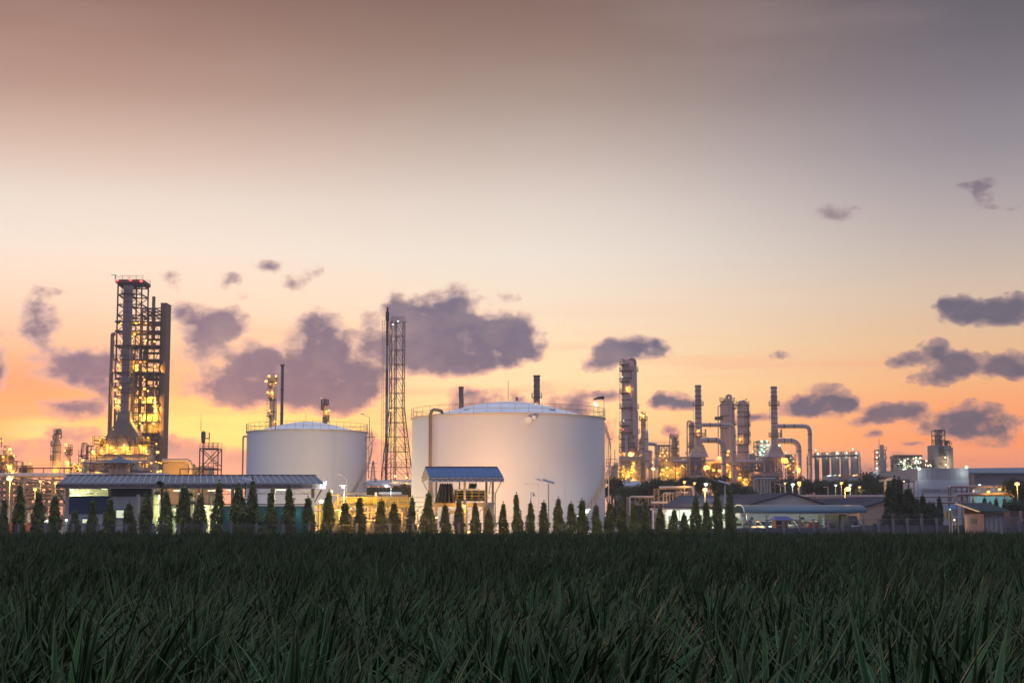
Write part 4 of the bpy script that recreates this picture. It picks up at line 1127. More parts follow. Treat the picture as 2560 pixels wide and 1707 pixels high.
# hanging tarpaulins
def tarp(px0, px1, y0_, q0, q1, y1_, label, mat, Yq=163.7, seed=1):
    r = random.Random(seed); n = 40; m = 10; t0 = at(px0, y0_, Yq)
    b = MB()
    for j in range(m+1):
        f = j/m
        for i in range(n+1):
            u = i/n; g_ = f**1.3
            px = (px0+(px1-px0)*u)*(1-g_)+(q0+(q1-q0)*u)*g_
            sc = abs(math.sin(u*math.pi*5))**.6*4.5*(1-f)**2
            py = y0_+(y1_-y0_)*f + sc
            dd = .28*math.sin(u*math.pi*10+1.2*math.sin(3*u))*(.3+.7*f)+.09*math.sin(u*61)
            b.v.append(tuple(at(px, py, Yq+dd)))
    for j in range(m):
        for i in range(n): q = j*(n+1)+i; b.f.append((q, q+1, q+n+2, q+n+1))
    me = b.build('hanging_tarpaulin', mat, None, origin=(t0.x, Yq, PZ(y1_, Yq)), smooth=False)
    for p_ in me.data.polygons: p_.use_smooth = True
    so = me.modifiers.new('thick', 'SOLIDIFY'); so.thickness = .03
    tag(me, label, 'tarpaulin', 'tarpaulins hung under the blue roof')
tarp(1100, 1131, 1205, 1086, 1138, 1257, "large dark green tarpaulin gathered in folds under the blue shed's left half", M("dark_tarpaulin", (.07, .075, .06), .7, 0, .4, 2.5), seed=2)
tarp(1174, 1193, 1204.5, 1170, 1190, 1221, "small slanting green tarpaulin hung under the blue shed roof", M("green_tarpaulin", (.03, .12, .075), .6, 0, .3, 2), 165, 3)
lamp(ob, at(1160, 1264, 163.3), 's', .16, 200, (0, -.5, -.3)); lamp(ob, at(1091, 1293, 162.8), 's', .15, 130, (0, -.4, 0))
plight(ob, at(1110, 1275, 168), 260, SOD, .5); plight(ob, at(1150, 1240, 172), 700, SOD, .6); plight(ob, at(1200, 1280, 168), 120, SOD, .5)

# ---- yellow-railed platform, bund wall and ground vessels
yp_ = thing('railed_platform', "bright yellow railed steel platform lit by sodium light between the tanks", 'platform', (PX(935, 178), 178, 0))
zd = PZ(1262, 176); zt = PZ(1242.7, 176)
MB().box(PX(850, 176), PX(1024, 176), 176, 181, PZ(1266, 176), zd+.1).build('deck', m_yellow, yp_)
b = MB(); xa, xb = PX(848, 176), PX(1024, 176)
for y_ in (1242.7, 1247.5, 1252.5, 1257): b.bar((xa, 175.9, PZ(y_, 176)), (xb, 175.9, PZ(y_, 176)), .07)
n = 30
for k in range(n+1): x = xa+(xb-xa)*k/n; b.bar((x, 175.9, zd), (x, 175.9, zt), .07 if k % 5 else .16)
for y_ in (1242.7, 1250): b.bar((xa, 181, PZ(y_, 181)), (xb, 181, PZ(y_, 181)), .07)
b.build('guard_rail', m_yellow, yp_)
b = MB()
for k in range(14):
    x = xa+(xb-xa)*k/13; b.bar((x, 176.2, zd-.1), (x+.9, 176.2, zd-1.1), .08); b.bar((x+1.8, 176.2, zd-.1), (x+.9, 176.2, zd-1.1), .08)
for px in (852, 878, 905, 932, 990, 1014): b.bar((PX(px, 176.3), 176.3, 0), (PX(px, 176.3), 176.3, zd), .16)
b.build('support_truss', m_yellow, yp_)
b = MB()
for sg in (0, 5, 10): b.bar((PX(847, 175.5), 175.5, PZ(1243+sg, 175.5)), (PX(832, 175.5), 175.5, PZ(1265+sg, 175.5)), .09)
for k in range(8): x = PX(846-2*k, 175.6); b.box(x-.25, x+.1, 175.5, 176.3, PZ(1261+3*k, 175.6), PZ(1260.3+3*k, 175.6))
b.box(PX(828, 175), PX(850, 175), 175.2, 176, PZ(1238, 175), PZ(1236.5, 175)); b.bar((PX(845, 175), 175, PZ(1260, 175)), (PX(845, 175), 175, PZ(1235, 175)), .07); b.build('stair', m_yellow, yp_)
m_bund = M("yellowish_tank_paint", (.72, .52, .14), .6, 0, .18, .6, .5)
bd = thing('ground_vessel', "squat yellow-lit round tank with a red number below the railed platform", 'tank', (PX(945, 184), 184, 0))
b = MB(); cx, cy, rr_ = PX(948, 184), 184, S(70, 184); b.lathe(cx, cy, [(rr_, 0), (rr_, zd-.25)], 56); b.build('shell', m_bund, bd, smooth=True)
b = MB()
for k in range(13): a = math.radians(205+11*k); b.bar((cx+rr_*1.005*math.cos(a), cy+rr_*1.005*math.sin(a), 0), (cx+rr_*1.005*math.cos(a), cy+rr_*1.005*math.sin(a), zd-.3), .05)
b.build('seam', m_tan, bd)
fc = bpy.data.curves.new("number", 'FONT'); fc.body = "68"; fc.size = .62; fc.extrude = .02
to = bpy.data.objects.new("tmp", fc); scene.collection.objects.link(to)
dg = bpy.context.evaluated_depsgraph_get(); me = bpy.data.meshes.new_from_object(to.evaluated_get(dg)); bpy.data.objects.remove(to)
me.materials.clear(); me.materials.append(M("faded_red_lettering", (.45, .10, .05), .6))
nb = bpy.data.objects.new('number', me); scene.collection.objects.link(nb); nb.parent = bd
q = at(963, 1288, cy-rr_); yq = cy-math.sqrt(rr_**2-(q.x+.3-cx)**2)-.06
nb.location = Vector((q.x, yq, q.z))-ORG[bd.name]; nb.rotation_euler = (math.radians(90), 0, math.atan2(q.x+.3-cx, cy-yq)*1.0)
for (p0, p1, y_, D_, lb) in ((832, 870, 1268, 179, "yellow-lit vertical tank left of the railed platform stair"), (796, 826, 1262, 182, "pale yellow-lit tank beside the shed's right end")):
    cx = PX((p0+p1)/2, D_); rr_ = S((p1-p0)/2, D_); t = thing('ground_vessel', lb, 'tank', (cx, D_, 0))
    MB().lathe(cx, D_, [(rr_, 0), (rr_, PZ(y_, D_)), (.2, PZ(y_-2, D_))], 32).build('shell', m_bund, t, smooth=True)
    MB().ring(cx, D_, rr_, rr_+.06, PZ(y_, D_)-.15, PZ(y_, D_), 32).build('rim', m_yellow, t)
b = MB(); hv = thing('horizontal_vessel', "white horizontal vessel with rounded ends behind the yellow railing", 'vessel', (PX(975, 190), 190, 0))
b.sweep([(PX(947, 190), 190, PZ(1233, 190)), (PX(950, 190), 190, PZ(1233, 190)), (PX(1001, 190), 190, PZ(1233, 190)), (PX(1004.5, 190), 190, PZ(1233, 190))], [.1, S(3.6, 190), S(3.6, 190), .1], 14)
b.build('shell', m_white, hv, smooth=True)
b = MB(); b.box(PX(955, 190), PX(1018, 190), 189.5, 191.5, 0, PZ(1237, 190)); b.build('plinth', m_pink, hv)
r = random.Random(5); pk = thing('valve_station', "cluster of orange-lit valves and small pipes behind the fence, left of the blue-roofed shed", 'pipework', (PX(1050, 172), 172, 0))
b = MB(); c = MB()
for k in range(16):
    px = r.uniform(1026, 1078); Yq = r.uniform(168, 175); z = r.uniform(.6, 2.8)
    b.pipe([(PX(px, Yq), Yq, 0), (PX(px, Yq), Yq, z), (PX(px+r.uniform(-14, 14), Yq), Yq, z)], r.uniform(.05, .11), 7, .2)
for k in range(5): px = 1036+8*k; c.box(PX(px, 173), PX(px+6, 173), 173, 173.8, 0, 1.2+.5*(k % 3))
b.rail((PX(1024, 171), 171, PZ(1262, 171)-.2), (PX(1078, 171), 171, PZ(1262, 171)-.2), 1.0, .06, 1.2)
b.bar((PX(1024, 171.4), 171.4, PZ(1266, 171)), (PX(1078, 171.4), 171.4, PZ(1266, 171)), .3, .1)
b.build('pipework', m_tan, pk); c.build('cabinet', m_wallw, pk)
b = MB(); gt = thing('platform_gantry', "grey pipe and yellow legs passing between the small tank and the shed end", 'pipe', (PX(800, 174), 174, 0))
b.tube((PX(778, 174), 174, PZ(1275, 174)), (PX(872, 174), 174, PZ(1275, 174)), .12, None, 8); b.build('pipe', m_clad2, gt, smooth=True)
b = MB()
for px in (790, 800, 813, 826, 848): b.bar((PX(px, 174), 174.3, 0), (PX(px, 174), 174.3, PZ(1262 if px < 820 else 1274, 174)), .15)
b.build('leg', m_yellow, gt)
clutter(yp_, PX(852, 174), PX(1022, 174), 171.5, 175.5, .3, 3.1, 34, 0, 77, m_steel, m_tan, .16, 26)
clutter(yp_, PX(852, 183), PX(1020, 183), 177, 180.5, 3.7, 4.6, 12, 0, 78, m_tan, m_tan, .14, 6)
for q in ((803, 1259, 170, 450), (850, 1275, 172, 480), (895, 1275, 173.8, 760), (935, 1285, 171, 420), (985, 1280, 171.5, 280), (1030, 1290, 169, 100), (870, 1245, 186, 300), (1000, 1240, 200, 300)):
    plight(yp_, at(q[0], q[1], q[2]), q[3], (1.0, .55, .10), .5)
for (px, py, Y_, r_, k_) in ((803, 1253, 168, .3, 'h'), (1035, 1305, 160, .1, 's'), (1046, 1312, 160, .1, 's')):
    lamp(yp_, at(px, py, Y_), k_, r_)
for (px, y0_, y1_, w) in ((830, 1223, 1232, 5.5), (940, 1230.5, 1239, 6)):
    t = thing('signboard', "small white square board on a post " + ("near the shed's right end" if px < 900 else "above the yellow railing"), 'signboard', (PX(px, 174), 174, 0), 'small white boards')
    MB().box(PX(px-w/2, 174), PX(px+w/2, 174), 173.9, 174, PZ(y1_, 174), PZ(y0_, 174)).build('board', m_white, t)
    MB().bar((PX(px, 174), 174.1, 0), (PX(px, 174), 174.1, PZ(y0_+3, 174)), .06).build('post', m_yellow, t)
# ------------------------------------------------------------------ process plant builders
def column(px, pyref, Y, secs, name, label, cat, group=None, mat=None, plats=(), ladder=None, goose=None, lamps=(), rings=(), top='dome', ext=6, zb=0.0):
    mat = mat or m_clad2; x = at(px, pyref, Y).x
    t = thing(name, label, cat, (x, Y, zb), group)
    b = MB(); prof = []
    if zb == 0.0 and secs[-1][0] < 1290: secs = list(secs) + [(None, secs[-1][1])]
    for (y, w) in reversed(secs):
        prof.append((S(w/2, Y), zb if y is None else at(px, y, Y).z))
    r0, zt = prof[-1]
    if top == 'dome': prof += [(r0*.92, zt+r0*.35), (r0*.7, zt+r0*.6), (r0*.35, zt+r0*.75), (.05, zt+r0*.78)]
    b.lathe(x, Y, prof, 24); b.build('shell', mat, t, smooth=True)
    if rings:
        for (y, w) in rings: z = at(px, y, Y).z; MB().ring(x, Y, S(w/2, Y)-.1, S(w/2, Y)+.12, z-.12, z+.12, 24).build('stiffener_ring', m_dsteel, t)
    for (y, side, w) in plats:
        z = at(px, y, Y).z; r_ = S(w/2, Y)
        a0, a1 = {'F': (0, 2*math.pi), 'L': (math.radians(115), math.radians(265)), 'R': (math.radians(-85), math.radians(65))}[side]
        e = S(ext, Y); b = MB(); b.ring(x, Y, r_, r_+e, z-.18, z, 20, a0, a1)
        b.railring(x, Y, r_+e-.05, z, 1.3, .10, 12 if side == 'F' else 7, a0, a1)
        nk = 6
        for k in range(nk+1):
            a = a0+(a1-a0)*k/nk; b.bar((x+r_*math.cos(a), Y+r_*math.sin(a), z-e*.8), (x+(r_+e*.9)*math.cos(a), Y+(r_+e*.9)*math.sin(a), z-.15), .1)
        b.build('platform', m_dsteel if side == 'F' else m_steel, t)
    if ladder:
        y0_, y1_, sg, w = ladder; b = MB(); b.ladder(x+sg*(S(w/2, Y)+.35), Y-.4, at(px, y1_, Y).z, at(px, y0_, Y).z, .6, .08, .9)
        for k in range(int((at(px, y0_, Y).z-at(px, y1_, Y).z)/1.8)): z = at(px, y1_, Y).z+k*1.8; b.ring(x+sg*(S(w/2, Y)+.5), Y-.5, .42, .47, z, z+.06, 8)
        b.build('ladder', m_steel, t)
    if goose:
        for (pts, rpx) in goose:
            b = MB(); b.pipe([at(a, c, Y-dyy) for (a, c, dyy) in pts], S(rpx, Y), 12, S(rpx*3.2, Y)); b.build('overhead_pipe', mat, t, smooth=True)
    for l in lamps:
        (a, c, k, r_, pw) = l; q = at(a, c, Y-S(secs[0][1]/2, Y)-1.2); lamp(t, q, k, r_, pw, (0, .1, -.5))
    return t, x
# ---- tall reactor tower complex, far left
Y = 500.0
def X5(px, py=1000): return at(px, py, 500.0).x
def Z5(py, dy=0): return PZ(py, 500.0+dy)
rt = thing('tower_structure', "tallest dark steel tower frame with red beacons on its flat top", 'steel tower', (X5(350), 503, 0))
LV = [1185, 1160, 1140, 1118, 1097, 1083, 1055, 1032, 1010, 990, 968, 945, 931, 899, 864, 828, 804, 788, 761, 736, 712, 700]
x0, x1 = X5(293, 800), X5(352.5, 800)
b = MB(); frame(b, x0, x1, 500, 509, [0]+[Z5(y) for y in LV], 2, .42, .36, True, 3)
b.build('left_frame', m_dsteel, rt)
for y in (968, 931, 899, 864, 828, 804):
    b = MB(); b.box(x0-.5, x1+.2, 499.2, 509.5, Z5(y+2), Z5(y-2))
    if y > 830: b.rail((x0-.5, 499.2, Z5(y-2)), (x1, 499.2, Z5(y-2)), 1.2, .12, 1.6)
    b.build('platform', m_dsteel, rt)
b = MB(); b.box(x0-.6, x1+.6, 498.8, 509.6, Z5(708), Z5(700)); b.rail((x0-.6, 498.8, Z5(700)), (x1+.6, 498.8, Z5(700)), 1.2, .1, 2)
b.rail((x0-.6, 509, Z5(700)), (x1+.6, 509, Z5(700)), 1.2, .1, 2); b.bar((x0-.8, 499, Z5(700)), (x0-.8, 499, Z5(690)), .12); b.bar((x0-2, 499, Z5(689)), (x0-.4, 499, Z5(689)), .3, .15)
b.build('platform', m_dsteel, rt)
x2, x3 = X5(353, 900), X5(399.5, 900)
LR = [1185, 1160, 1140, 1118, 1097, 1083, 1055, 1032, 1010, 990, 968, 945, 931, 899, 864, 828, 804, 788, 778, 770]
b = MB(); frame(b, x2, x3, 500.5, 509, [0]+[Z5(y) for y in LR], 3, .34, .30, True, 5, 1, 2); b.build('right_frame', m_dsteel, rt)
for y in (1097, 1055, 1010, 968, 931, 899, 864, 828, 806): MB().box(x2, x3+.4, 499.8, 509, Z5(y+2), Z5(y-2)).build('platform', m_dsteel, rt)
for y in (1083, 1032, 990, 945, 915, 880, 846): b = MB(); b.box(x2, x3, 499.9, 506, Z5(y+1), Z5(y)); b.rail((x2, 499.9, Z5(y)), (x3, 499.9, Z5(y)), 1.2, .12, 1.6); b.build('platform', m_dsteel, rt)
b = MB()
b.tube((X5(374.5), 501, Z5(865)), (X5(374.5), 501, Z5(740)), .28); b.pipe([(X5(384), 501, Z5(860)), (X5(378.5), 501, Z5(860)), (X5(378.5), 501, Z5(740))], .30)
b.pipe([(X5(290, 840), 499, Z5(836)), (X5(283, 840), 499, Z5(836)), (X5(283, 840), 499, Z5(1085))], .6, 12, 2); b.pipe([(X5(288, 930), 498, Z5(933)), (X5(280, 930), 498, Z5(933)), (X5(280, 930), 498, Z5(1085))], .4, 12, 1.5)
b.tube((X5(335, 920), 499, Z5(1030)), (X5(335, 920), 499, Z5(925)), .5); b.build('riser_pipe', m_steel, rt, smooth=True)
for (px, y0_, y1_, w) in ((358, 871, 905, 13), (362, 920, 945, 16), (362, 972, 1000, 16), (385, 985, 1010, 8), (367, 1060, 1083, 12), (300, 870, 892, 8)):
    c = MB(); zc0, zc1 = Z5(y1_), Z5(y0_); r_ = S(w/2, 500); c.lathe(X5(px, y0_), 503, [(.1, zc0), (r_, zc0+.6), (r_, zc1-.8), (r_*.6, zc1-.2), (.1, zc1)], 14, cap=False); c.build('vessel', m_clad2, rt, smooth=True)
clutter(rt, x2+.3, x3-.3, 501, 508, Z5(1180), Z5(935), 58, 9, 21, m_tan, m_tan, .42, 30)
clutter(rt, x0+.3, x1-.3, 501, 508, Z5(1080), Z5(830), 34, 0, 22, m_tan, m_tan, .3, 26)
for (px, py) in ((293, 701), (326, 700), (353, 703)): lamp(rt, at(px, py, 498.5), 'r', .55)
for (px, py, k, r_) in ((296, 688, 'w', .2), (351, 690, 'w', .2), (353, 705, 's', .35), (308, 794, 's', .4), (303, 808, 's', .4), (301, 810, 's', .3), (340, 808, 's', .45), (365, 808, 's', .35), (351, 749, 'd', .4), (336, 836, 's', .5), (307, 853, 's', .55),
                        (364, 851, 's', .5), (386, 854, 's', .45), (295, 914, 's', .5), (341.5, 914, 's', .5), (387, 916, 's', .45), (289, 953, 's', .4), (301, 968, 's', .5), (287, 975, 's', .4), (361, 972, 's', .6), (370, 977, 's', .4),
                        (351, 994, 's', .45), (381, 994, 's', .5), (288, 997, 's', .45), (385, 1015, 's', .5), (291, 1014, 's', .4), (286, 1019, 's', .35), (351, 1038, 's', .5), (383, 1038, 's', .5), (350, 1058, 's', .4), (383, 1059, 's', .5), (351, 905, 'd', .5), (372, 923, 'd', .4), (361, 949, 's', .4), (285, 1066, 's', .35), (390, 965, 'd', .4), (297, 899, 'd', .3)):
    pw = 2000 if (py > 780 and k == 's' and r_ >= .45) else 0
    lamp(rt, at(px, py, 499.0), k, r_, pw, (0.5, 1.6, -1.2))
sl = thing('lift_shaft', "tall plain brown-grey slab standing at the right side of the tallest tower", 'tower', (X5(411, 900), 504, 0))
xa, xb = at(398.5, 900, 501).x, at(413, 900, 501).x
b = MB(); b.box(xa, xb, 501, 508, 0, PZ(758, 501)); b.build('wall', M("brown_slab_cladding", (.21, .135, .105), .7, 0, .15, .3, .5), sl)
b = MB(); b.box(xa-.1, xb+.1, 500.9, 508.1, PZ(758, 501), PZ(757, 501)); b.build('coping', m_dsteel, sl)
b = MB()
for k in range(18): b.box(xb-.02, xb+.06, 500.95, 508, 3+3.3*k, 3.12+3.3*k); 
b.build('floor_joint', m_dsteel, sl)
# furnace with stack in front
fu = thing('furnace_stack', "grey-mauve furnace stack flaring to a wide hood over brightly lit yellow decks", 'furnace', (X5(312), 496, 0))
Yf = 494.0
def XF(px, py=1000): return at(px, py, Yf).x
def ZF(py): return PZ(py, Yf)
cx = XF(316, 900)
m_stack = M("mauve_grey_stack_steel", (.27, .22, .235), .55, .05, .22, .3, .6)
MB().lathe(cx, Yf, [(S(11, Yf), ZF(1055)), (S(11, Yf), ZF(845)), (S(11.6, Yf), ZF(844)), (S(11.6, Yf), ZF(716)), (S(11.6, Yf), ZF(715)), (S(9, Yf), ZF(715)), (S(9, Yf), ZF(720))], 24).build('stack', m_stack, fu, smooth=True)
for (y, e) in ((735, 7), (982, 7), (958, 6), (1030, 3), (864, 4), (899, 4), (931, 4)):
    b = MB(); b.ring(cx, Yf, S(10.6, Yf), S(11+e, Yf), ZF(y)-.25, ZF(y)+.15, 20)
    if e == 7: b.railring(cx, Yf, S(11+e, Yf), ZF(y), 1.2, .1, 14)
    b.build('platform', m_dsteel, fu)
for y in (782, 755, 806, 870, 890, 912, 938, 1005): MB().ring(cx, Yf, S(10.8, Yf), S(12.2, Yf), ZF(y)-.1, ZF(y)+.1, 24).build('stiffener_ring', m_dsteel, fu)
# transition hood: rectangular flare
def frus(b, x0, x1, ya, yb, z0, X0, X1, Ya, Yb, z1):
    n = len(b.v); b.v += [(x0, ya, z0), (x1, ya, z0), (x1, yb, z0), (x0, yb, z0), (X0, Ya, z1), (X1, Ya, z1), (X1, Yb, z1), (X0, Yb, z1)]
    b.f += [(n, n+3, n+2, n+1), (n+4, n+5, n+6, n+7), (n, n+1, n+5, n+4), (n+1, n+2, n+6, n+5), (n+2, n+3, n+7, n+6), (n+3, n, n+4, n+7)]; return b
b = MB(); c0 = XF(312, 1050); w1 = S(17, Yf); w2 = S(42, Yf)
frus(b, c0-w1, c0+w1, Yf-w1, Yf+w1, ZF(1054), c0-S(13, Yf), c0+S(13, Yf), Yf-S(13, Yf), Yf+S(13, Yf), ZF(1028))
frus(b, c0-w2, c0+w2, Yf-w1*1.2, Yf+w2, ZF(1093), c0-w1, c0+w1, Yf-w1, Yf+w1, ZF(1054.3))
b.box(c0-w2-.05, c0+w2+.05, Yf-w1*1.2-.05, Yf+w2, ZF(1117), ZF(1093.3)); b.build('hood', M("hood_steel", (.23, .185, .18), .6, .05, .2, .5, .5), fu)
b = MB()
for sg in (-1, 1):
    b.bar((c0+sg*w1, Yf-w1*1.3, ZF(1140)), (c0+sg*w1, Yf-w1*1.3, ZF(1025)), .22); b.bar((c0+sg*w2, Yf-w1*1.3, ZF(1190)), (c0+sg*w2, Yf-w1*1.3, ZF(1093)), .22)
    b.bar((c0+sg*w1, Yf-w1*1.35, ZF(1088)), (c0+sg*w2*.75, Yf-w1*1.35, ZF(1118)), .18); b.bar((c0, Yf-w1*1.4, ZF(1086)), (c0+sg*w1*1.1, Yf-w1*1.4, ZF(1116)), .18)
    b.ladder(c0+sg*w1*.8, Yf-w1*1.5, ZF(1118), ZF(1030), .5, .08, .9)
b.bar((c0-w1, Yf-w1*1.3, ZF(1088)), (c0+w1, Yf-w1*1.3, ZF(1088)), .2)
for y in (1097, 1102, 1107, 1112): b.box(c0-w2-.1, c0+w2+.1, Yf-w1*1.2-.12, Yf-w1*1.2-.05, ZF(y)-.08, ZF(y)+.08)
b.build('hood_bracing', m_steel, fu)
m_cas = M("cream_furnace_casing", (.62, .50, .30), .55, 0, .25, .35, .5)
TI = [(1116, 1136, 238, 378), (1136, 1158, 232, 382), (1158, 1172, 226, 392), (1172, 1192, 212, 400)]
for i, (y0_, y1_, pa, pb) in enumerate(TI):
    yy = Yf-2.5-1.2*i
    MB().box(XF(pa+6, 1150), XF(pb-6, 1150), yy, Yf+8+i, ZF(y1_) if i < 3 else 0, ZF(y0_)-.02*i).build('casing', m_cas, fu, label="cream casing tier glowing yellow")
    b = MB(); b.box(XF(pa-4, 1150), XF(pb+4, 1150), yy-2.0, yy+.5, ZF(y1_)-.15, ZF(y1_)+.15); b.rail((XF(pa-4, 1150), yy-2.0, ZF(y1_)+.15), (XF(pb+4, 1150), yy-2.0, ZF(y1_)+.15), 1.3, .11, 1.5)
    k0 = XF(pa, 1150)
    while k0 < XF(pb, 1150): b.bar((k0, yy-1.9, ZF(y1_)), (k0, yy-1.9, ZF(y0_)), .17); k0 += 2.6
    b.build('platform', m_steel, fu)
for (px, py, k, r_, pw) in ((268, 1112.5, 's', .4, 1500), (310, 1112.5, 's', .42, 1800), (351, 1113.5, 's', .4, 1500), (253, 1125, 's', .38, 1500), (287, 1126, 's', .42, 1500), (320, 1126, 's', .42, 1500), (365, 1126, 's', .4, 1500),
    (232.5, 1129, 's', .62, 700), (394, 1130, 's', .65, 900), (391, 1109, 's', .35, 0), (350, 1154, 's', .5, 1500), (378, 1157, 's', .38, 900), (390, 1154, 's', .3, 0), (397, 1156, 's', .35, 0), (403, 1157, 's', .38, 500),
    (394.5, 1178.5, 's', .5, 900), (402, 1177.5, 's', .5, 0), (285, 1180, 's', .3, 1700), (240, 1179, 'd', .3, 1700), (265, 1176, 'd', .3, 1500), (345, 1176, 's', .3, 1700), (378, 1177, 'd', .3, 1200), (283, 1073, 'd', .25, 0), (370, 1094, 's', .3, 500), (250, 1099, 's', .3, 700), (262, 1095, 'd', .25, 0), (361, 1151, 's', .3, 0)):
    i = 0 if py < 1118 else (1 if py < 1137 else (2 if py < 1160 else 3))
    lamp(fu, at(px, py, Yf-4.6-1.2*i), k, r_, pw*.24, (0, .9, -.7))
for (pa, pb, y0_, y1_) in ((243, 268, 1092, 1110), (352, 378, 1093, 1112)):
    xA, xB = XF(pa, 1100), XF(pb, 1100)
    b = MB(); decks(b, xA, xB, Yf-3, Yf+3, [ZF(y1_), ZF((y0_+y1_)/2)], .2, True, .13)
    for x in (xA, (xA+xB)/2, xB): b.bar((x, Yf-3.2, ZF(1116)), (x, Yf-3.2, ZF(y0_)), .15)
    b.box(xA+1, xB-1, Yf-1, Yf+2, ZF(1116), ZF(y0_+5)); b.build('side_gallery', m_yellow, fu)
clutter(fu, XF(225, 1160), XF(400, 1160), Yf-10, Yf-6, ZF(1190), ZF(1150), 40, 6, 33, m_clad2, m_tan, .35, 30)
clutter(fu, XF(212, 1130), XF(240, 1130), Yf-8, Yf-2, ZF(1165), ZF(1108), 14, 0, 34, m_dsteel, m_tan, .25, 14)
lg = thing('process_unit', "low glowing pipework and lamps between the slim columns and the furnace", 'process unit', (X5(200, 1170), 505, 0))
b = MB(); frame(b, X5(178, 1170), X5(222, 1170), 500, 508, [0, Z5(1186), Z5(1176), Z5(1166), Z5(1160)], 5, .2); b.build('frame', m_steel, lg)
clutter(lg, X5(178, 1170), X5(222, 1170), 500, 508, Z5(1190), Z5(1160), 26, 4, 35, m_clad2, m_tan, .35, 16)
for (px, py, k, r_, pw) in ((186, 1160, 's', .45, 900), (206.5, 1149.5, 's', .6, 700), (216, 1154.5, 's', .55, 700), (221, 1156, 's', .4, 0), (195, 1172, 's', .4, 600), (200, 1173, 's', .4, 0), (208, 1169, 'd', .3, 0), (215, 1177, 's', .35, 500), (219, 1178, 's', .3, 0), (180, 1187, 's', .3, 400)): lamp(lg, at(px, py, 497.5), k, r_, pw*.6, (0, 1, -.5))

# ---- slim columns at far left
MC = [dict(px=142, ref=1120, secs=[(1076, 8), (1084, 9), (1098, 9), (1100, 14), (1112, 21), (1184, 21)], plats=[(1083, 'F', 8), (1097, 'L', 12), (1113, 'L', 21), (1148, 'L', 21)], rings=[(1130, 21), (1113, 21)], lb="tallest slim column at far left, tapering to a caged bent pipe", goose=[([(146, 1085, 0), (146, 1073, 0), (152, 1073, 0), (154, 1092, 0), (150, 1096, 0)], 2)], lamps=[(136, 1070, 'd', .2, 0)]),
      dict(px=172, ref=1140, secs=[(1120, 9), (1150, 10), (1184, 14)], plats=[(1123, 'F', 9), (1135, 'F', 9)], rings=[(1150, 10)], lb="shorter slim column with ringed top right of the tallest far-left column", goose=[([(170, 1120, 0), (170, 1108, 0), (176, 1108, 0)], .6)], lamps=[(165, 1111, 's', .55, 150), (162, 1126, 's', .4, 0), (165, 1154, 's', .45, 500)])]
for c_ in MC:
    t, x = column(c_['px'], c_['ref'], 505, c_['secs'], 'distillation_column', c_['lb'], 'column', 'slim columns at far left', m_clad2, c_['plats'], (1100 if c_['px'] < 150 else 1125, 1184, -1, 18 if c_['px'] < 150 else 12), c_['goose'], c_['lamps'], c_['rings'], ext=5)
    plight(t, (x-1, 501.5, PZ(1180, 505)), 1000, SOD, .5)
pl = thing('process_unit', "cut-off process unit with stacked vessel and lamps at the left edge", 'process unit', (PX(10, 480), 480, 0))
def X4(px): return at(px, 1150, 480).x
def Z4(py): return PZ(py, 480)
b = MB(); frame(b, X4(-50), X4(40), 478, 486, [0, Z4(1190), Z4(1178), Z4(1164), Z4(1152)], 7, .22); decks(b, X4(-50), X4(22), 478, 486, [Z4(1137), Z4(1157)], .25)
b.bar((X4(0), 478, Z4(1095)), (X4(6.5), 478, Z4(1095)), .12); b.bar((X4(6.5), 478, Z4(1095)), (X4(8), 478, Z4(1118)), .3)
for px in (24, 39): b.bar((X4(px), 478, Z4(1165)), (X4(px), 478, Z4(1133)), .14)
b.bar((X4(24), 478, Z4(1133)), (X4(39), 478, Z4(1133)), .1); b.build('frame', m_steel, pl)
b = MB(); c_ = X4(13); b.lathe(c_, 481, [(S(7.5, 480), Z4(1137)), (S(8.5, 480), Z4(1125)), (S(7, 480), Z4(1123)), (S(7, 480), Z4(1114)), (1.0, Z4(1113))], 18); b.build('vessel', m_tan, pl, smooth=True)
MB().box(X4(-50), X4(21), 480, 486, Z4(1156), Z4(1138)).build('casing', m_dsteel, pl)
clutter(pl, X4(-45), X4(42), 478, 485, Z4(1190), Z4(1158), 30, 5, 41, m_clad2, m_tan, .35, 20)
for (px, py, k, r_, pw) in ((25, 1123, 's', .65, 900), (1.5, 1102, 's', .3, 0), (8, 1142, 's', .45, 700), (35, 1139.5, 's', .35, 0), (12, 1122, 'd', .3, 0), (18, 1162, 's', .3, 900), (28, 1178, 's', .3, 1200), (42, 1180, 'd', .3, 900), (76, 1158.5, 's', .3, 0)): lamp(pl, at(px, py, 476.5), k, r_, pw*.7, (0, 1.2, -.6))
t = thing('plant_block', "low brown block with a small square pipe stub on the far left skyline", 'building', (PX(61, 490), 490, 0))
MB().box(PX(53, 490), PX(69, 490), 489, 495, 0, PZ(1163, 490)).build('wall', m_steel, t)
MB().box(PX(54, 490), PX(57, 490), 489.5, 490.3, PZ(1163, 490), PZ(1154, 490)).build('chimney', m_tan, t); MB().box(PX(50, 490), PX(70, 490), 488.7, 495.3, PZ(1181, 490), PZ(1171, 490)).build('plinth', m_dsteel, t)
t = thing('pipe_bridge', "thin brown pipe bridge crossing the sky at far left", 'pipe bridge', (PX(120, 488), 488, 0))
b = MB(); b.bar((PX(40, 488), 488, PZ(1170, 488)), (PX(182, 488), 488, PZ(1170, 488)), .4, .35)
for px in (108, 160, 178): b.bar((PX(px, 488), 488, 0), (PX(px, 488), 488, PZ(1170, 488)), .2)
b.build('beam', m_redp, t)
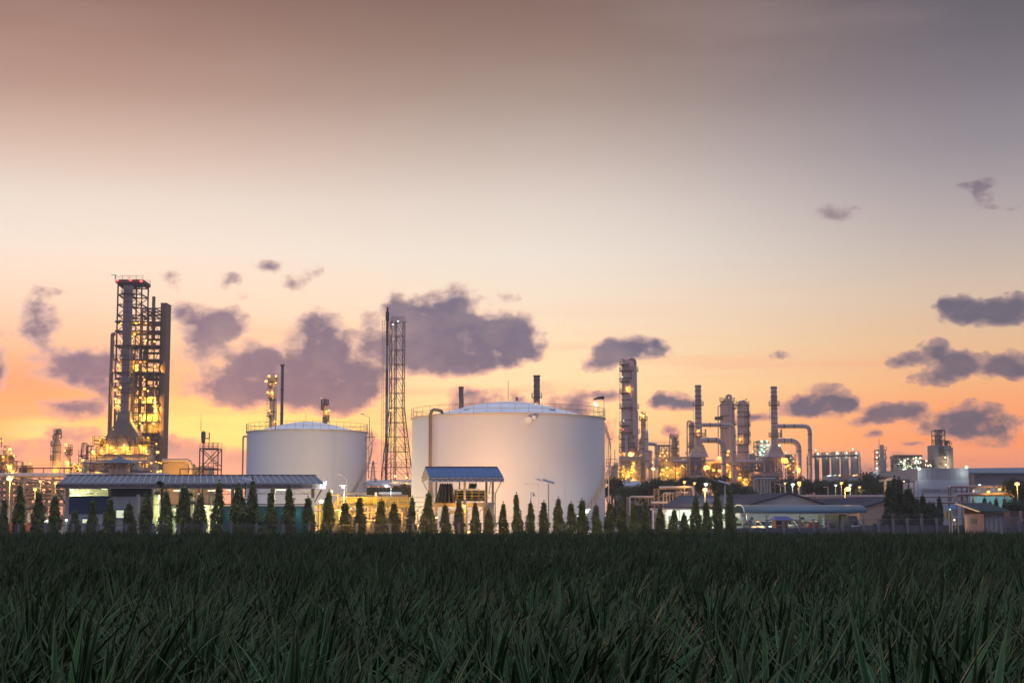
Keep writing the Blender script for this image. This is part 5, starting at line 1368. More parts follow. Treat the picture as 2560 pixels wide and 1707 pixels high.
# ---- orange-lit box building with bent duct, steel stand
ob2 = thing('compressor_house', "flat orange-lit block with a fat bent duct above the long shed roof", 'building', (PX(450, 430), 430, 0))
def X3(px, Y=430, py=1170): return at(px, py, Y).x
MB().box(X3(408), X3(470.5), 430, 440, 0, PZ(1157.5, 430)).build('wall', M("ochre_wall", (.52, .36, .20), .7, 0, .1), ob2)
MB().box(X3(470.5), X3(515), 434, 442, 0, PZ(1166, 434)).build('side_block', MATS["ochre_wall"], ob2)
MB().pipe([(X3(405, 428), 428, PZ(1150.5, 428)), (X3(477.5, 428), 428, PZ(1150.5, 428)), (X3(477.5, 428), 428, 0)], S(4.6, 428), 12, 1.6).build('duct', m_clad2, ob2, smooth=True)
b = MB(); b.bar((X3(405), 429, PZ(1156, 430)), (X3(463), 429, PZ(1156, 430)), .25)
for k in range(14): b.bar((X3(407+4*k), 429, PZ(1156, 430)), (X3(407+4*k), 429, PZ(1152, 430)), .1)
b.build('support', m_dsteel, ob2)
for (px, py) in ((425, 1182), (450, 1175), (490, 1182)): plight(ob2, at(px, py, 424), 900, SOD, .8)
sd = thing('steel_stand', "dark steel stand with cross bracing holding a small upright drum and a whip antenna", 'steel stand', (PX(522, 330), 330, 0))
def Q(px, py, dy=0): return at(px, py, 330+dy)
b = MB(); xL, xR = Q(499, 1150).x, Q(545, 1150).x
for dy in (0, 4):
    for x in (xL, xR): b.bar((x, 330+dy, 0), (x, 330+dy, Q(0, 1121).z), .22)
    for y in (1121, 1172): b.bar((xL, 330+dy, Q(0, y).z), (xR, 330+dy, Q(0, y).z), .26)
    b.bar((xL, 330+dy, Q(0, 1171).z), (xR, 330+dy, Q(0, 1123).z), .15); b.bar((xR, 330+dy, Q(0, 1165).z), (xL, 330+dy, Q(0, 1123).z), .15)
    b.bar((xL, 330+dy, Q(0, 1172).z), (Q(482, 1190).x, 330+dy, Q(0, 1190).z), .15)
b.bar((Q(450, 1172).x, 330, Q(0, 1172).z), (xL, 330, Q(0, 1172).z), .22); b.bar((Q(450, 1172).x, 330, 0), (Q(450, 1172).x, 330, Q(0, 1172).z), .22)
b.bar((Q(508, 1172).x, 329.6, 0), (Q(508, 1120).x, 329.6, Q(0, 1108).z), .13)
b.rail((xL, 330, Q(0, 1121).z), (xR, 330, Q(0, 1121).z), 1.2, .07, .8); b.rail((xL, 334, Q(0, 1121).z), (xR, 334, Q(0, 1121).z), 1.2, .07, .8); b.rail((xL, 330, Q(0, 1172).z), (xR, 330, Q(0, 1172).z), 1.2, .07, .8)
b.bar((Q(521, 1080).x, 331, Q(0, 1121).z), (Q(521, 1080).x, 331, Q(0, 1080).z), .12); b.bar((Q(501, 1080).x, 331, Q(0, 1095).z), (Q(522, 1080).x, 331, Q(0, 1095).z), .3, .2); b.rail((Q(501, 1080).x, 331, Q(0, 1095).z), (Q(522, 1080).x, 331, Q(0, 1095).z), 1.2, .08, .8)
b.build('frame', m_dsteel, sd)
b = MB(); x = Q(508.5, 1090).x; r_ = S(5, 330); b.lathe(x, 330, [(.1, Q(0, 1108.5).z), (r_*.8, Q(0, 1106).z), (r_, Q(0, 1104).z), (r_, Q(0, 1081).z), (r_*.7, Q(0, 1078).z), (.15, Q(0, 1077).z)], 16, cap=False); b.build('drum', M("brown_drum_paint", (.16, .11, .10), .5, .2, .15), sd, smooth=True)
b = MB(); b.bar(Q(502.5, 1080), Q(502.5, 1051), .09); b.bar(Q(502.8, 1051), Q(503.2, 1032), .04); b.build('antenna', m_dsteel, sd)
b = MB(); b.ladder(Q(538, 1150).x, 329.7, 0, Q(0, 1140).z, .5, .06, .5); b.ladder(Q(532, 1150).x, 329.7, Q(0, 1172).z, Q(0, 1105).z, .4, .05, .5); b.build('ladder', m_dsteel, sd)

# ---- columns behind the smaller tank
t, x = column(681, 1000, 480, [(944, 11), (953, 13), (1075, 14)], 'distillation_column', "lit column with lamps and several galleries behind the smaller tank", 'column', None, m_clad2,
    [(952, 'F', 13), (968, 'L', 13), (994, 'L', 14), (1040, 'L', 14)], (952, 1070, -1, 15), [([(681, 944, 0), (681, 934, 0), (687, 934, 0)], .8), ([(690, 945, 0), (690, 1070, 0)], 1.6)],
    [(672.5, 940, 's', .5, 90), (665, 953, 's', .55, 0), (690, 940, 's', .4, 90), (689.5, 957, 's', .35, 70), (669.5, 980.5, 's', .45, 90), (680, 981, 's', .5, 110), (674, 1026, 's', .3, 80), (688.5, 1053.5, 's', .55, 90), (698, 1036, 'd', .3, 0), (676, 960, 'd', .3, 0)], [(1000, 14), (1030, 14)], ext=5)
t, x = column(705, 1000, 470, [(911, 7.5), (914, 9), (918, 7.5), (974, 7.5), (1070, 7.8)], 'chimney', "thin dark plain chimney right of the lit column behind the smaller tank", 'chimney', None, M("dark_chimney_steel", (.15, .13, .14), .5, .3, .2, .3, .5), (), None, None, (), [(974, 9), (912, 9), (1035, 8)], top='open')
t, x = column(812, 1030, 480, [(1000, 8), (1012, 11), (1038, 8.5), (1052, 12), (1075, 12)], 'distillation_column', "waisted small column with railed crown behind the smaller tank's right half", 'column', None, m_clad2,
    [(1010, 'F', 10), (1022, 'L', 10), (1038, 'R', 9), (1050, 'R', 12)], (1010, 1070, 1, 13), [([(809, 1002, 0), (809, 996, 0), (817, 996, 0), (817, 1003, 0)], .8)], [(823, 1026, 's', .3, 0), (817, 1027, 'd', .4, 300), (803, 994.5, 'd', .2, 0)], [(1045, 11)], ext=5)
# ---- flare tower
ft = thing('flare_tower', "tall tapering lattice tower carrying a thin banded flare stack between the two tanks", 'flare tower', (PX(992, 400), 402, 0))
def X2(px, py): return at(px, py, 400).x
def Z2(py): return PZ(py, 400)
LVf = [1200, 1167, 1128, 1091, 1055, 1018, 981, 945, 909, 873, 838, 803]
def edge(py, side):
    if side == 0: return X2(973.5, 900) if py <= 1020 else X2(973.5, 900) + (X2(953, 1200)-X2(973.5, 900))*(py-1020)/180
    return X2(1009.5, 900) if py <= 1020 else X2(1009.5, 900) + (X2(1028, 1200)-X2(1009.5, 900))*(py-1020)/180
b = MB(); dpt = lambda py: (edge(py, 1)-edge(py, 0))
c2 = 402
def corner(py, i):
    w = dpt(py)/2; cxx = (edge(py, 0)+edge(py, 1))/2; a = [(-1, -1), (1, -1), (1, 1), (-1, 1)][i]
    ang = math.radians(14); X_, Y_ = a[0]*w*.92, a[1]*w*.92
    return Vector((cxx + X_*math.cos(ang)-Y_*math.sin(ang), c2 + X_*math.sin(ang)+Y_*math.cos(ang), Z2(py)))
LVf2 = [1322]+LVf
for i in range(4):
    for k in range(len(LVf2)-1):
        p0, p1 = corner(LVf2[k], i), corner(LVf2[k+1], i); q0, q1 = corner(LVf2[k], (i+1) % 4), corner(LVf2[k+1], (i+1) % 4)
        if k == 0: p0.z = q0.z = 0
        b.bar(p0, p1, .22 if k < 6 else .16); b.bar(p1, q1, .12)
        mid = (p1+q1)/2
        b.bar(p0, mid, .09); b.bar(q0, mid, .09)
        if k < 7: m2 = (p0+mid)/2; b.bar(m2, (p0+p1)/2, .08); m3 = (q0+mid)/2; b.bar(m3, (q0+q1)/2, .08)
b.build('lattice', m_dsteel, ft)
b = MB()
for (px, r_) in ((986, .13), (990, .13), (978, .1)): b.tube((X2(px, 1000), 400.5, 0), (X2(px, 1000), 400.5, Z2(803)), r_, None, 6)
b.rail(corner(803, 0), corner(803, 1), 1.2, .1, 1.2); b.rail(corner(803, 2), corner(803, 3), 1.2, .1, 1.2); b.rail(corner(1128, 0), corner(1128, 1), 1.1, .1, 1.2); b.rail(corner(1167, 0), corner(1167, 1), 1.1, .1, 1.2); b.build('riser', m_steel, ft)
b = MB(); xs = X2(968.5, 900); m_ban = M("banded_stack_grey", (.32, .29, .31), .5, .2, .2)
sg_ = [(1322, 1196), (1122, 1088), (1158, 1142), (1060, 1024), (925, 862)]
def seg(y0, y1): b_ = MB(); b_.tube((xs, 399, 0 if y0 > 1300 else Z2(y0)), (xs, 399, Z2(y1)), S(3.4, 400), None, 12); return b_
ys_ = [1322, 1185, 1150, 1118, 1085, 1040, 990, 925, 865, 800, 781]
for k in range(len(ys_)-1): seg(ys_[k], ys_[k+1]).build('stack_band', m_ban if k in (0, 2, 4, 5, 7) else M("maroon_stack_band", (.13, .06, .06), .5, .1, .2), ft, smooth=True)
b = MB(); b.lathe(xs, 399, [(S(4.6, 400), Z2(803)), (S(4.6, 400), Z2(782)), (S(2.6, 400), Z2(779)), (S(2.4, 400), Z2(772)), (S(3, 400), Z2(770))], 14); b.build('flare_tip', M("charred_steel", (.06, .035, .035), .6, .2, .2), ft, smooth=True)
b = MB(); b.ladder(xs-1.0, 398.8, 5, Z2(800), .45, .07, .8)
for k in range(22): b.bar((xs-.9, 398.9, 6+2*k), (xs, 399, 6+2*k), .08)
b.build('ladder', m_dsteel, ft)
for (px, py, k) in ((982, 811, 'w'), (995, 803, 'w'), (976, 1026, 's')): lamp(ft, at(px, py, 397.5), k, .28)
py_ = thing('transmission_pylon', "faint far lattice power pylon in the gap left of the flare tower", 'pylon', (PX(932, 900), 900, 0))
b = MB()
def XP(px): return PX(px, 900)
for k in range(8):
    y0, y1 = 1200-6*k, 1194-6*k; w0, w1 = 6-.6*k, 5.4-.6*k
    for dy in (0, 2):
        b.bar((XP(932-w0), 900+dy, PZ(y0, 900)), (XP(932-w1), 900+dy, PZ(y1, 900)), .35); b.bar((XP(932+w0), 900+dy, PZ(y0, 900)), (XP(932+w1), 900+dy, PZ(y1, 900)), .35)
        b.bar((XP(932-w0), 900+dy, PZ(y0, 900)), (XP(932+w1), 900+dy, PZ(y1, 900)), .22); b.bar((XP(932+w0), 900+dy, PZ(y0, 900)), (XP(932-w1), 900+dy, PZ(y1, 900)), .22)
for sg in (-1, 1): b.bar((XP(932+6*sg), 900, 0), (XP(932+6*sg), 900, PZ(1200, 900)), .4)
for y in (1158, 1168, 1178): b.bar((XP(922), 900, PZ(y, 900)), (XP(942), 900, PZ(y, 900)), .3)
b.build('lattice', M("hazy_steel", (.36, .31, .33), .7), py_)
b = MB()
for y in (1158, 1168, 1178): b.sweep([(XP(922), 900, PZ(y, 900)), (XP(800), 900, PZ(y+6, 900)), (XP(640), 900, PZ(y+2, 900))], .05, 4); b.sweep([(XP(942), 900, PZ(y, 900)), (XP(985), 900, PZ(y+4, 900)), (XP(1040), 900, PZ(y+3, 900))], .05, 4)
b.build('cables', MATS["hazy_steel"], py_)
# low pale-roofed sheds between / beside the tanks
def gable(name, label, cat, p0, pa, p1, yeave, yap, Y, depth, wm, rm, base=0, grp=None, over=.3):
    x0, xa_, x1 = PX(p0, Y), PX(pa, Y), PX(p1, Y); ze, za = PZ(yeave, Y), PZ(yap, Y); s = SK*depth
    t = thing(name, label, cat, ((x0+x1)/2, Y, 0), grp)
    b = MB(); b.slab([(x0+over, Y, base), (x1-over, Y, base), (x1-over, Y, ze), (xa_, Y, za-.05), (x0+over, Y, ze)], (s, depth, 0)); b.build('wall', wm, t)
    b = MB(); o = (-.35*SK*0, -.5, 0)
    b.slab([(x0, Y-.5, ze), (xa_, Y-.5, za), (xa_+s, Y+depth, za), (x0+s, Y+depth, ze)], (0, 0, .14)); b.slab([(xa_, Y-.5, za), (x1, Y-.5, ze), (x1+s, Y+depth, ze), (xa_+s, Y+depth, za)], (0, 0, .14)); rf = b.build('roof', rm, t)
    b = MB()
    n = int(depth/1.2)
    for k in range(n+1):
        q = k/n*depth; b.bar((x0+SK*q, Y-.5+q, ze+.15), (xa_+SK*q, Y-.5+q, za+.15), .08, .05); b.bar((x1+SK*q, Y-.5+q, ze+.15), (xa_+SK*q, Y-.5+q, za+.15), .08, .05)
    b.build('roof_ribs', rm, rf)
    return t
m_pale = M("pale_asbestos_roof", (.38, .40, .45), .7, 0, .2, .4)
t = thing('storage_shed', "low shed with pale grey roof between the tanks under the flare tower", 'shed', (PX(975, 350), 350, 0))
b = MB(); b.slab([(PX(905, 350), 350, PZ(1215, 350)), (PX(1060, 350), 350, PZ(1215, 350)), (PX(1052, 350), 362, PZ(1202, 362)), (PX(908, 350), 362, PZ(1202, 362))], (0, 0, .2)); b.build('roof', m_pale, t)
MB().box(PX(908, 350), PX(1055, 350), 351, 361, 0, PZ(1217, 350)).build('wall', m_wallg, t)
b = MB()
for (px, w) in ((939, 6), (979, 6), (1019, 6)): b.box(PX(px-w/2, 358), PX(px+w/2, 358), 357, 359, PZ(1206, 358), PZ(1197 if px > 960 else 1196, 358))
b.build('roof_vent', m_wallg, t)
lamp(t, at(1016, 1193.5, 355), 's', .33, 300); lamp(t, at(988, 1190, 358), 'd', .4, 200)
t = thing('storage_shed', "pale hipped roof peeking over bushes right of the big tank", 'shed', (PX(1575, 330), 330, 0))
b = MB(); x0, x1 = PX(1535, 330), PX(1605, 330); b.slab([(x0, 330, PZ(1216, 330)), (x1, 330, PZ(1216, 330)), (x1, 338, PZ(1204, 338)), (PX(1552, 338), 338, PZ(1203, 338))], (0, 0, .2)); b.build('roof', m_pale, t)
MB().box(x0+.5, x1-.5, 331, 338, 0, PZ(1217, 330)).build('wall', m_wallg, t); MB().box(PX(1568, 335), PX(1575, 335), 334, 335, PZ(1208, 335), PZ(1196, 335)).build('roof_vent', m_wallg, t)
# chimneys behind the big tank
x = at(1153, 1000, 560).x; t = thing('twisted_chimney', "short concrete chimney with helical wavy outline behind the largest tank", 'chimney', (x, 560, 0))
b = MB(); n = 20; zt = at(1153, 970, 560).z; zb = 0; K = 70; m0 = 0
for i in range(K+1):
    z = zb+(zt-zb)*i/K
    for j in range(n):
        a = 2*math.pi*j/n; r_ = S(5.9, 560)*(1+.10*math.cos(3*a-z*1.05)); b.v.append((x+r_*math.cos(a), 560+r_*math.sin(a), z))
for i in range(K):
    for j in range(n): j2 = (j+1) % n; b.f.append((i*n+j, i*n+j2, (i+1)*n+j2, (i+1)*n+j))
b.f.append(tuple(range(K*n, K*n+n))); b.build('shaft', M("brown_chimney", (.21, .16, .15), .7, 0, .2), t, smooth=True)
MB().ring(x, 560, S(4.5, 560), S(6.4, 560), zt-.1, zt+.5, 20).build('rim', m_dsteel, t)
t, x = column(1342, 980, 560, [(938, 17), (942, 17), (943, 15.5), (994, 15.5), (1060, 16)], 'chimney', "wide grey chimney with one railed ring rising behind the largest tank", 'chimney', None, m_stack, [(992, 'F', 15.5)], (992, 1030, -1, 16), None, [(1338, 1012, 's', .6, 900)], [(950, 15.8), (965, 15.8), (978, 15.8), (940, 17)], top='open', ext=6)
# ------------------------------------------------------------------ right-hand refinery cluster, 600 m away
YR = 600.0
def XR(px, py=1150, Y=YR): return at(px, py, Y).x
def ZR(py, Y=YR): return PZ(py, Y)
m_warm = M("warm_grey_vessel_steel", (.56, .39, .33), .55, .05, .22, .3, .6)
# main column
t, x = column(1573, 1000, YR, [(907, 30), (913, 34), (925, 36), (1019, 36), (1021, 39), (1079, 39), (1081, 42), (1116, 42), (1200, 42)], 'distillation_column',
    "tallest thick column of the right-hand plant, with a bent overhead pipe and red beacon", 'column', 'columns of the right-hand plant', m_warm,
    [(911, 'L', 34), (927, 'F', 36), (953, 'L', 36), (982, 'L', 36), (1019, 'F', 38), (1063, 'L', 39), (1081, 'F', 41), (1096, 'L', 42), (1117, 'F', 42), (1130, 'L', 42), (1150, 'L', 42)], (907, 1200, -1, 40),
    [([(1571, 909, 12), (1571, 897, 12), (1588, 897, 10), (1588, 1020, 10), (1592, 1030, 10), (1592, 1118, 10)], 3.6)],
    [(1573, 895.5, 'r', .5, 0), (1569, 969, 's', .45, 420), (1556, 942, 'w', .3, 0), (1559, 1051, 'w', .3, 0), (1588, 1066, 's', .4, 600), (1597, 1070, 'd', .3, 0), (1558, 1073, 'r', .3, 0), (1564, 1134, 's', .6, 900), (1578, 1133, 's', .6, 900), (1583, 1134, 's', .6, 0), (1580, 1141, 's', .45, 900), (1560, 1146, 's', .4, 0)], [(946, 36), (1000, 36), (1050, 39), (1108, 42)], ext=6)
b = MB(); b.tube((XR(1585, 1000), YR-4, ZR(1090)), (XR(1585, 1000), YR-4, ZR(930)), .9, None, 10); b.tube((XR(1564, 1100), YR-4, ZR(1190)), (XR(1564, 1100), YR-4, ZR(1090)), .5, None, 8); b.build('side_pipe', m_clad, t, smooth=True)
b = MB()
for px in (1559, 1563): b.bar((XR(px), YR-1, ZR(906)), (XR(px), YR-1, ZR(900)), .15)
b.bar((XR(1555), YR-1, ZR(898)), (XR(1564), YR-1, ZR(901)), .25); b.build('davit', m_dsteel, t)
# slim stack beside it
t, x = column(1608.5, 1080, YR-3, [(1030, 12.5), (1033, 12.5), (1034, 11), (1090, 12), (1105, 22), (1200, 24)], 'furnace_stack', "slim stack with glowing lamp cage at its top beside the tallest right-hand column", 'stack', 'stacks of the right-hand plant', m_warm,
    [(1049, 'F', 12), (1106, 'L', 20)], (1049, 1110, 1, 12), None, [(1603, 1036, 's', .4, 350), (1608, 1038, 's', .45, 350), (1617, 1036, 's', .35, 0)], [(1062, 12), (1080, 12), (1122, 23), (1160, 24)], top='open', ext=5)
# pair of furnaces with down pipes
fb = thing('twin_furnace', "pair of round-shouldered furnaces with fat silver down-pipes beside the slim stack", 'furnace', (XR(1612), YR+6, 0))
for px, w, yt in ((1601, 15, 1122), (1624, 15, 1124)):
    b = MB(); r_ = S(w/2, YR+6); b.lathe(XR(px, 1150, YR+6), YR+6, [(r_*1.05, 0), (r_*1.05, ZR(1159)), (r_, ZR(1158)), (r_, ZR(yt+3)), (r_*.7, ZR(yt)), (.1, ZR(yt-1))], 20); b.build('drum', m_warm, fb, smooth=True)
b = MB(); b.box(XR(1597), XR(1632), YR+2, YR+9, 0, ZR(1158)); b.build('casing', M("pinkish_casing", (.46, .35, .30), .6, 0, .2, .3, .4), fb)
b = MB(); b.pipe([(XR(1612, 1100), YR-7, 0), (XR(1612, 1100), YR-7, ZR(1083)), (XR(1611, 1080), YR-5, ZR(1078))], S(4.9, YR), 14, 2)
b.pipe([(XR(1617), YR-6, ZR(1111)), (XR(1638, 1130), YR-6, ZR(1111)), (XR(1638, 1130), YR-6, 0)], S(4.6, YR), 14, 4); b.build('down_pipe', m_clad, fb, smooth=True)
for y in (1100, 1130, 1154, 1172): MB().ring(XR(1612, 1100), YR-7, S(4.8, YR), S(5.4, YR), ZR(y)-.15, ZR(y)+.15, 16).build('flange', m_dsteel, fb)
for y in (1135, 1165): MB().ring(XR(1638, 1130), YR-6, S(4.4, YR), S(5.2, YR), ZR(y)-.15, ZR(y)+.15, 16).build('flange', m_dsteel, fb)
for (px, py, k, r_, pw) in ((1632.5, 1171, 's', .75, 900), (1632, 1156, 'w', .25, 0)): lamp(fb, at(px, py, YR-10), k, r_, pw)
# small column with gooseneck
t, x = column(1686, 1110, YR+10, [(1094, 12), (1100, 14), (1148, 15), (1200, 15)], 'distillation_column', "short column with a looped top pipe and cage, left of the first big stack", 'column', 'columns of the right-hand plant', m_warm,
    [(1095, 'F', 13), (1110, 'R', 14), (1127, 'R', 14), (1144, 'R', 15)], (1095, 1148, 1, 15), [([(1683, 1098, 8), (1683, 1085, 8), (1674.5, 1085, 8), (1674.5, 1150, 8)], 1.4), ([(1679, 1094, 6), (1679, 1088, 6)], 1)], [(1691, 1080, 'd', .2, 0)], [(1120, 14)], ext=4)
# general process racks
def unit(label, p0, p1, ytop, ybot, Y, depth, seed, lamps, nx=5, nlev=5, npipe=40, nves=4, casing=None, fm=None, pm=None, name='process_unit', top_deck=False, pmul=1.0, vm=None):
    t = thing(name, label, 'process unit', ((PX(p0, Y)+PX(p1, Y))/2, Y, 0)); x0, x1 = PX(p0, Y, 1150), PX(p1, Y, 1150)
    zt = PZ(ytop, Y); zb_ = PZ(ybot, Y); zs = [0]+[zb_+(zt-zb_)*k/nlev for k in range(nlev+1)]
    b = MB(); frame(b, x0, x1, Y, Y+depth, zs, nx, .28, .24, True, seed); decks(b, x0, x1, Y, Y+depth, zs[2:-1:2]+([zt] if top_deck else []), .2, True, .12); b.build('frame', fm or m_steel, t)
    clutter(t, x0+.2, x1-.2, Y+.3, Y+depth, zb_*.8, zt-.3, npipe, nves, seed+100, pm or m_clad2, vm or m_tan, .4, int(npipe*.6))
    if casing: 
        for (a, c, ya, yb) in casing: MB().box(PX(a, Y), PX(c, Y), Y+depth*.5, Y+depth, PZ(yb, Y), PZ(ya, Y)).build('casing', MATS["pinkish_casing"], t)
    for (px, py, k, r_, pw) in lamps: lamp(t, at(px, py, Y-1.2), k, r_*.75, pw*pmul*.32, (0, .2, -1.4))
    return t
unit("small tan unit with a capped drum just right of the big tank", 1528, 1552, 1168, 1200, YR-10, 10, 51, [(1549, 1169, 's', .3, 0), (1549, 1179, 's', .3, 0), (1540, 1188, 's', .3, 900), (1557, 1186, 's', .4, 900), (1532, 1193, 's', .3, 500)], 3, 3, 16, 3, [(1535, 1546, 1164, 1196)], None, m_tan)
cx = XR(1541, 1150, YR-11); MB().lathe(cx, YR-11, [(S(6, YR), 0), (S(6, YR), ZR(1165)), (S(9, YR), ZR(1163)), (S(5, YR), ZR(1159.5)), (.1, ZR(1159))], 16).build('capped_drum', m_tan, bpy.data.objects[[o.name for o in scene.objects if o.get('label', '').startswith('small tan unit')][0]], smooth=True)
unit("glowing pipework at the foot of the tallest right-hand column", 1552, 1600, 1140, 1200, YR-9, 7, 52, [(1584, 1157.5, 's', .55, 900), (1581, 1172, 's', .6, 1200), (1584, 1175, 's', .4, 0), (1584, 1198, 's', .7, 1200), (1559, 1166, 's', .35, 600), (1557, 1187, 's', .5, 800), (1570, 1180, 's', .3, 900), (1566, 1192, 'd', .4, 800)], 5, 6, 60, 2, [(1553, 1599, 1141, 1199)], m_tan, m_tan, pmul=1.2)
unit("open steel rack with amber lamps between the down-pipes and the short column", 1643, 1678, 1112, 1142, YR+6, 9, 53, [(1656.5, 1131, 's', .55, 900), (1668, 1131, 's', .5, 900), (1650, 1139, 's', .4, 700), (1661, 1139, 's', .4, 0)], 3, 2, 14, 0, None, m_tan, m_tan, top_deck=True)
unit("wide tan-lit process block below the open rack", 1642, 1722, 1142, 1200, YR+2, 12, 54, [(1666, 1150, 's', .4, 600), (1667.5, 1169.5, 's', .65, 1300), (1657, 1174, 'd', .9, 900), (1678, 1175, 's', .4, 900), (1668, 1188.5, 's', .45, 600), (1688, 1170, 's', .45, 500), (1705.5, 1164, 's', .5, 700), (1710, 1167, 'd', .3, 0), (1693, 1182.5, 's', .5, 500), (1650, 1187, 'd', .4, 800), (1690, 1158, 'd', .3, 600)], 8, 5, 80, 6, [(1645, 1720, 1150, 1198)], m_tan, m_tan)
# chimneys with duct
m_duct = M("mauve_duct_cladding", (.49, .37, .37), .55, .05, .22, .3, .5)
def chimney(px, top, w, label, Y, plat, hood, pot, glow=None, lamps=()):
    t, x = column(px, 1000, Y, [(top, w), (top+7, w), (top+7.6, w-1), (1040, w), (1107, w+2.5), (1112, w+3), (1142, w*.7)], 'furnace_stack', label, 'stack', 'stacks of the right-hand plant', m_duct,
        [(plat, 'F', w), (1090, 'F', w+2)], (plat, 1052, -1, w), None, lamps, [(y, w+.6) for y in (top+3, top+14, top+28, 990, 1000, 1022, 1033, 1045, 1058, 1068, 1076, 1100)], top='open', ext=6)
    b = MB(); hx0, hx1 = hood
    xa, xb = XR(hx0, 1130, Y), XR(hx1, 1130, Y); zb_, zt = ZR(1142, Y), ZR(1112, Y); 
    frus(b, xa, xb, Y-5, Y+7, ZR(1143, Y), x-S(w/2, Y), x+S(w/2+2, Y), Y-1.2, Y+2, zt); b.build('hood', m_duct, t)
    b = MB()
    for k in range(9):
        f = k/8; xx = xa+(xb-xa)*f; xt = x-S(w/2, Y)+S(w+2, Y)*f; b.bar((xx, Y-5.1, ZR(1143, Y)), (xt, Y-1.4, zt), .22)
    for k in range(4): f = (k+.5)/4; b.bar((xa+(x-S(w/2, Y)-xa)*f, Y-5.1+3.8*f, ZR(1143, Y)+(zt-ZR(1143, Y))*f), (xb+(x+S(w/2, Y)-xb)*f, Y-5.1+3.8*f, ZR(1143, Y)+(zt-ZR(1143, Y))*f), .18)
    b.build('hood_ribs', MATS["pinkish_casing"], t)
    MB().tube((XR(pot, 1085, Y), Y-2, ZR(1095, Y)), (XR(pot, 1085, Y), Y-2, ZR(1073, Y)), S(2.3, Y), None, 10).build('vent_pot', m_duct, t, smooth=True)
    return t, x
c1, x1_ = chimney(1745.5, 962.6, 15.5, "left one of two matching ringed stacks, its ducts crossing before the domed column", YR, 1012, (1722, 1766), 1762, None, [(1746, 1077, 's', .6, 450)])
c2_, x2_ = chimney(1935, 966, 15.5, "right one of two matching ringed stacks, its two bent ducts against open sky", YR, 1012, (1913, 1956), 1951, None, [(1948, 1113, 'w', .55, 0)])
def duct(t, pts, rp, Y, rings=()):
    MB().pipe([at(a, c, Y) for a, c in pts[:-1]]+[Vector((at(*pts[-1], Y).x, Y, 0))], S(rp, Y), 16, S(rp*3.0, Y), 7).build('duct', m_duct, t, smooth=True)
    for (a, c, ax) in rings:
        b = MB(); q = at(a, c, Y)
        if ax == 'v': b.ring(q.x, Y, S(rp, Y)-.1, S(rp+.5, Y), q.z-.15, q.z+.15, 16)
        else: b.sweep([q-Vector((.18, 0, 0)), q+Vector((.18, 0, 0))], S(rp+.5, Y), 16)
        b.build('duct_flange', m_dsteel, t)
duct(c1, [(1752, 1062), (1834, 1062), (1836, 1200)], 5.0, YR-9, [(1775, 1062, 'h'), (1800, 1062, 'h'), (1836, 1090, 'v'), (1836, 1130, 'v'), (1836, 1165, 'v')])
duct(c1, [(1752, 1100), (1809, 1101), (1809, 1190)], 6.8, YR-7, [(1770, 1100, 'h'), (1790, 1100, 'h'), (1809, 1130, 'v'), (1809, 1160, 'v')])
duct(c2_, [(1942, 1065), (2024.5, 1065), (2024.5, 1190)], 5.3, YR-6, [(1960, 1065, 'h'), (1985, 1065, 'h'), (2024.5, 1085, 'v'), (2024.5, 1125, 'v'), (2024.5, 1160, 'v')])
duct(c2_, [(1942, 1102), (1996.5, 1103), (1996.5, 1190)], 6.9, YR-5, [(1960, 1102, 'h'), (1978, 1102, 'h'), (1996.5, 1128, 'v'), (1996.5, 1160, 'v')])
t, x = column(1730, 1100, YR+6, [(1058, 10), (1064, 14), (1110, 15), (1146, 16), (1200, 16)], 'distillation_column', "column half hidden behind the left ringed stack, with a tall looped side pipe", 'column', 'columns of the right-hand plant', m_warm,
    [(1064, 'F', 14), (1115, 'L', 15)], None, [([(1729, 1060, 8), (1729, 1052, 8), (1718, 1052, 8), (1718, 1200, 8)], 1.7), ([(1722, 1130, 9), (1714, 1130, 9), (1714, 1135, 9), (1722, 1135, 9)], 1)], [(1733, 1052, 'd', .2, 0)], [(1085, 14), (1130, 16)])
t, x = column(1818.5, 1050, YR+12, [(1004, 22), (1007, 33), (1012, 36.5), (1100, 37.5), (1200, 38)], 'distillation_column', "widest domed column with a looped overhead pipe between the two ringed stacks", 'column', 'columns of the right-hand plant', m_warm,
    [(1003, 'F', 26), (1020, 'R', 36), (1060, 'R', 37), (1145, 'R', 38)], None, [([(1817, 1008, 16), (1817, 988, 16), (1827, 988, 16), (1827, 1150, 16)], 3.1), ([(1801, 1015, 5), (1795, 1015, 5), (1796, 1145, 5)], 1.2)], [(1822, 1128, 's', .7, 900), (1819, 1137, 's', .5, 600)], [(1012, 36.5), (1040, 37), (1070, 37.4)])
MB().ring(XR(1797, 1042, YR+4), YR+4, .3, 1.6, ZR(1044, YR)-.6, ZR(1044, YR)+.6, 12).build('valve', m_dsteel, t)
t, x = column(1857, 1060, YR+6, [(1010, 24), (1014, 26.5), (1108, 27.5), (1111, 29), (1200, 30)], 'distillation_column', "ringed column with many galleries just right of the widest domed column", 'column', 'columns of the right-hand plant', m_warm,
    [(1012, 'F', 22), (1040, 'R', 27), (1064, 'R', 27), (1088, 'R', 27), (1110, 'F', 28)], (1010, 1110, 1, 27), [([(1857, 1016, 13), (1857, 1001, 13), (1862, 1001, 13), (1862, 1018, 13)], 1.8)], [(1849, 1097, 's', .4, 300), (1866, 1000, 'd', .2, 0), (1876, 1110, 'd', .25, 0)], [(1030, 27), (1042, 27), (1065, 27.4), (1085, 27.5), (1130, 29.5)])
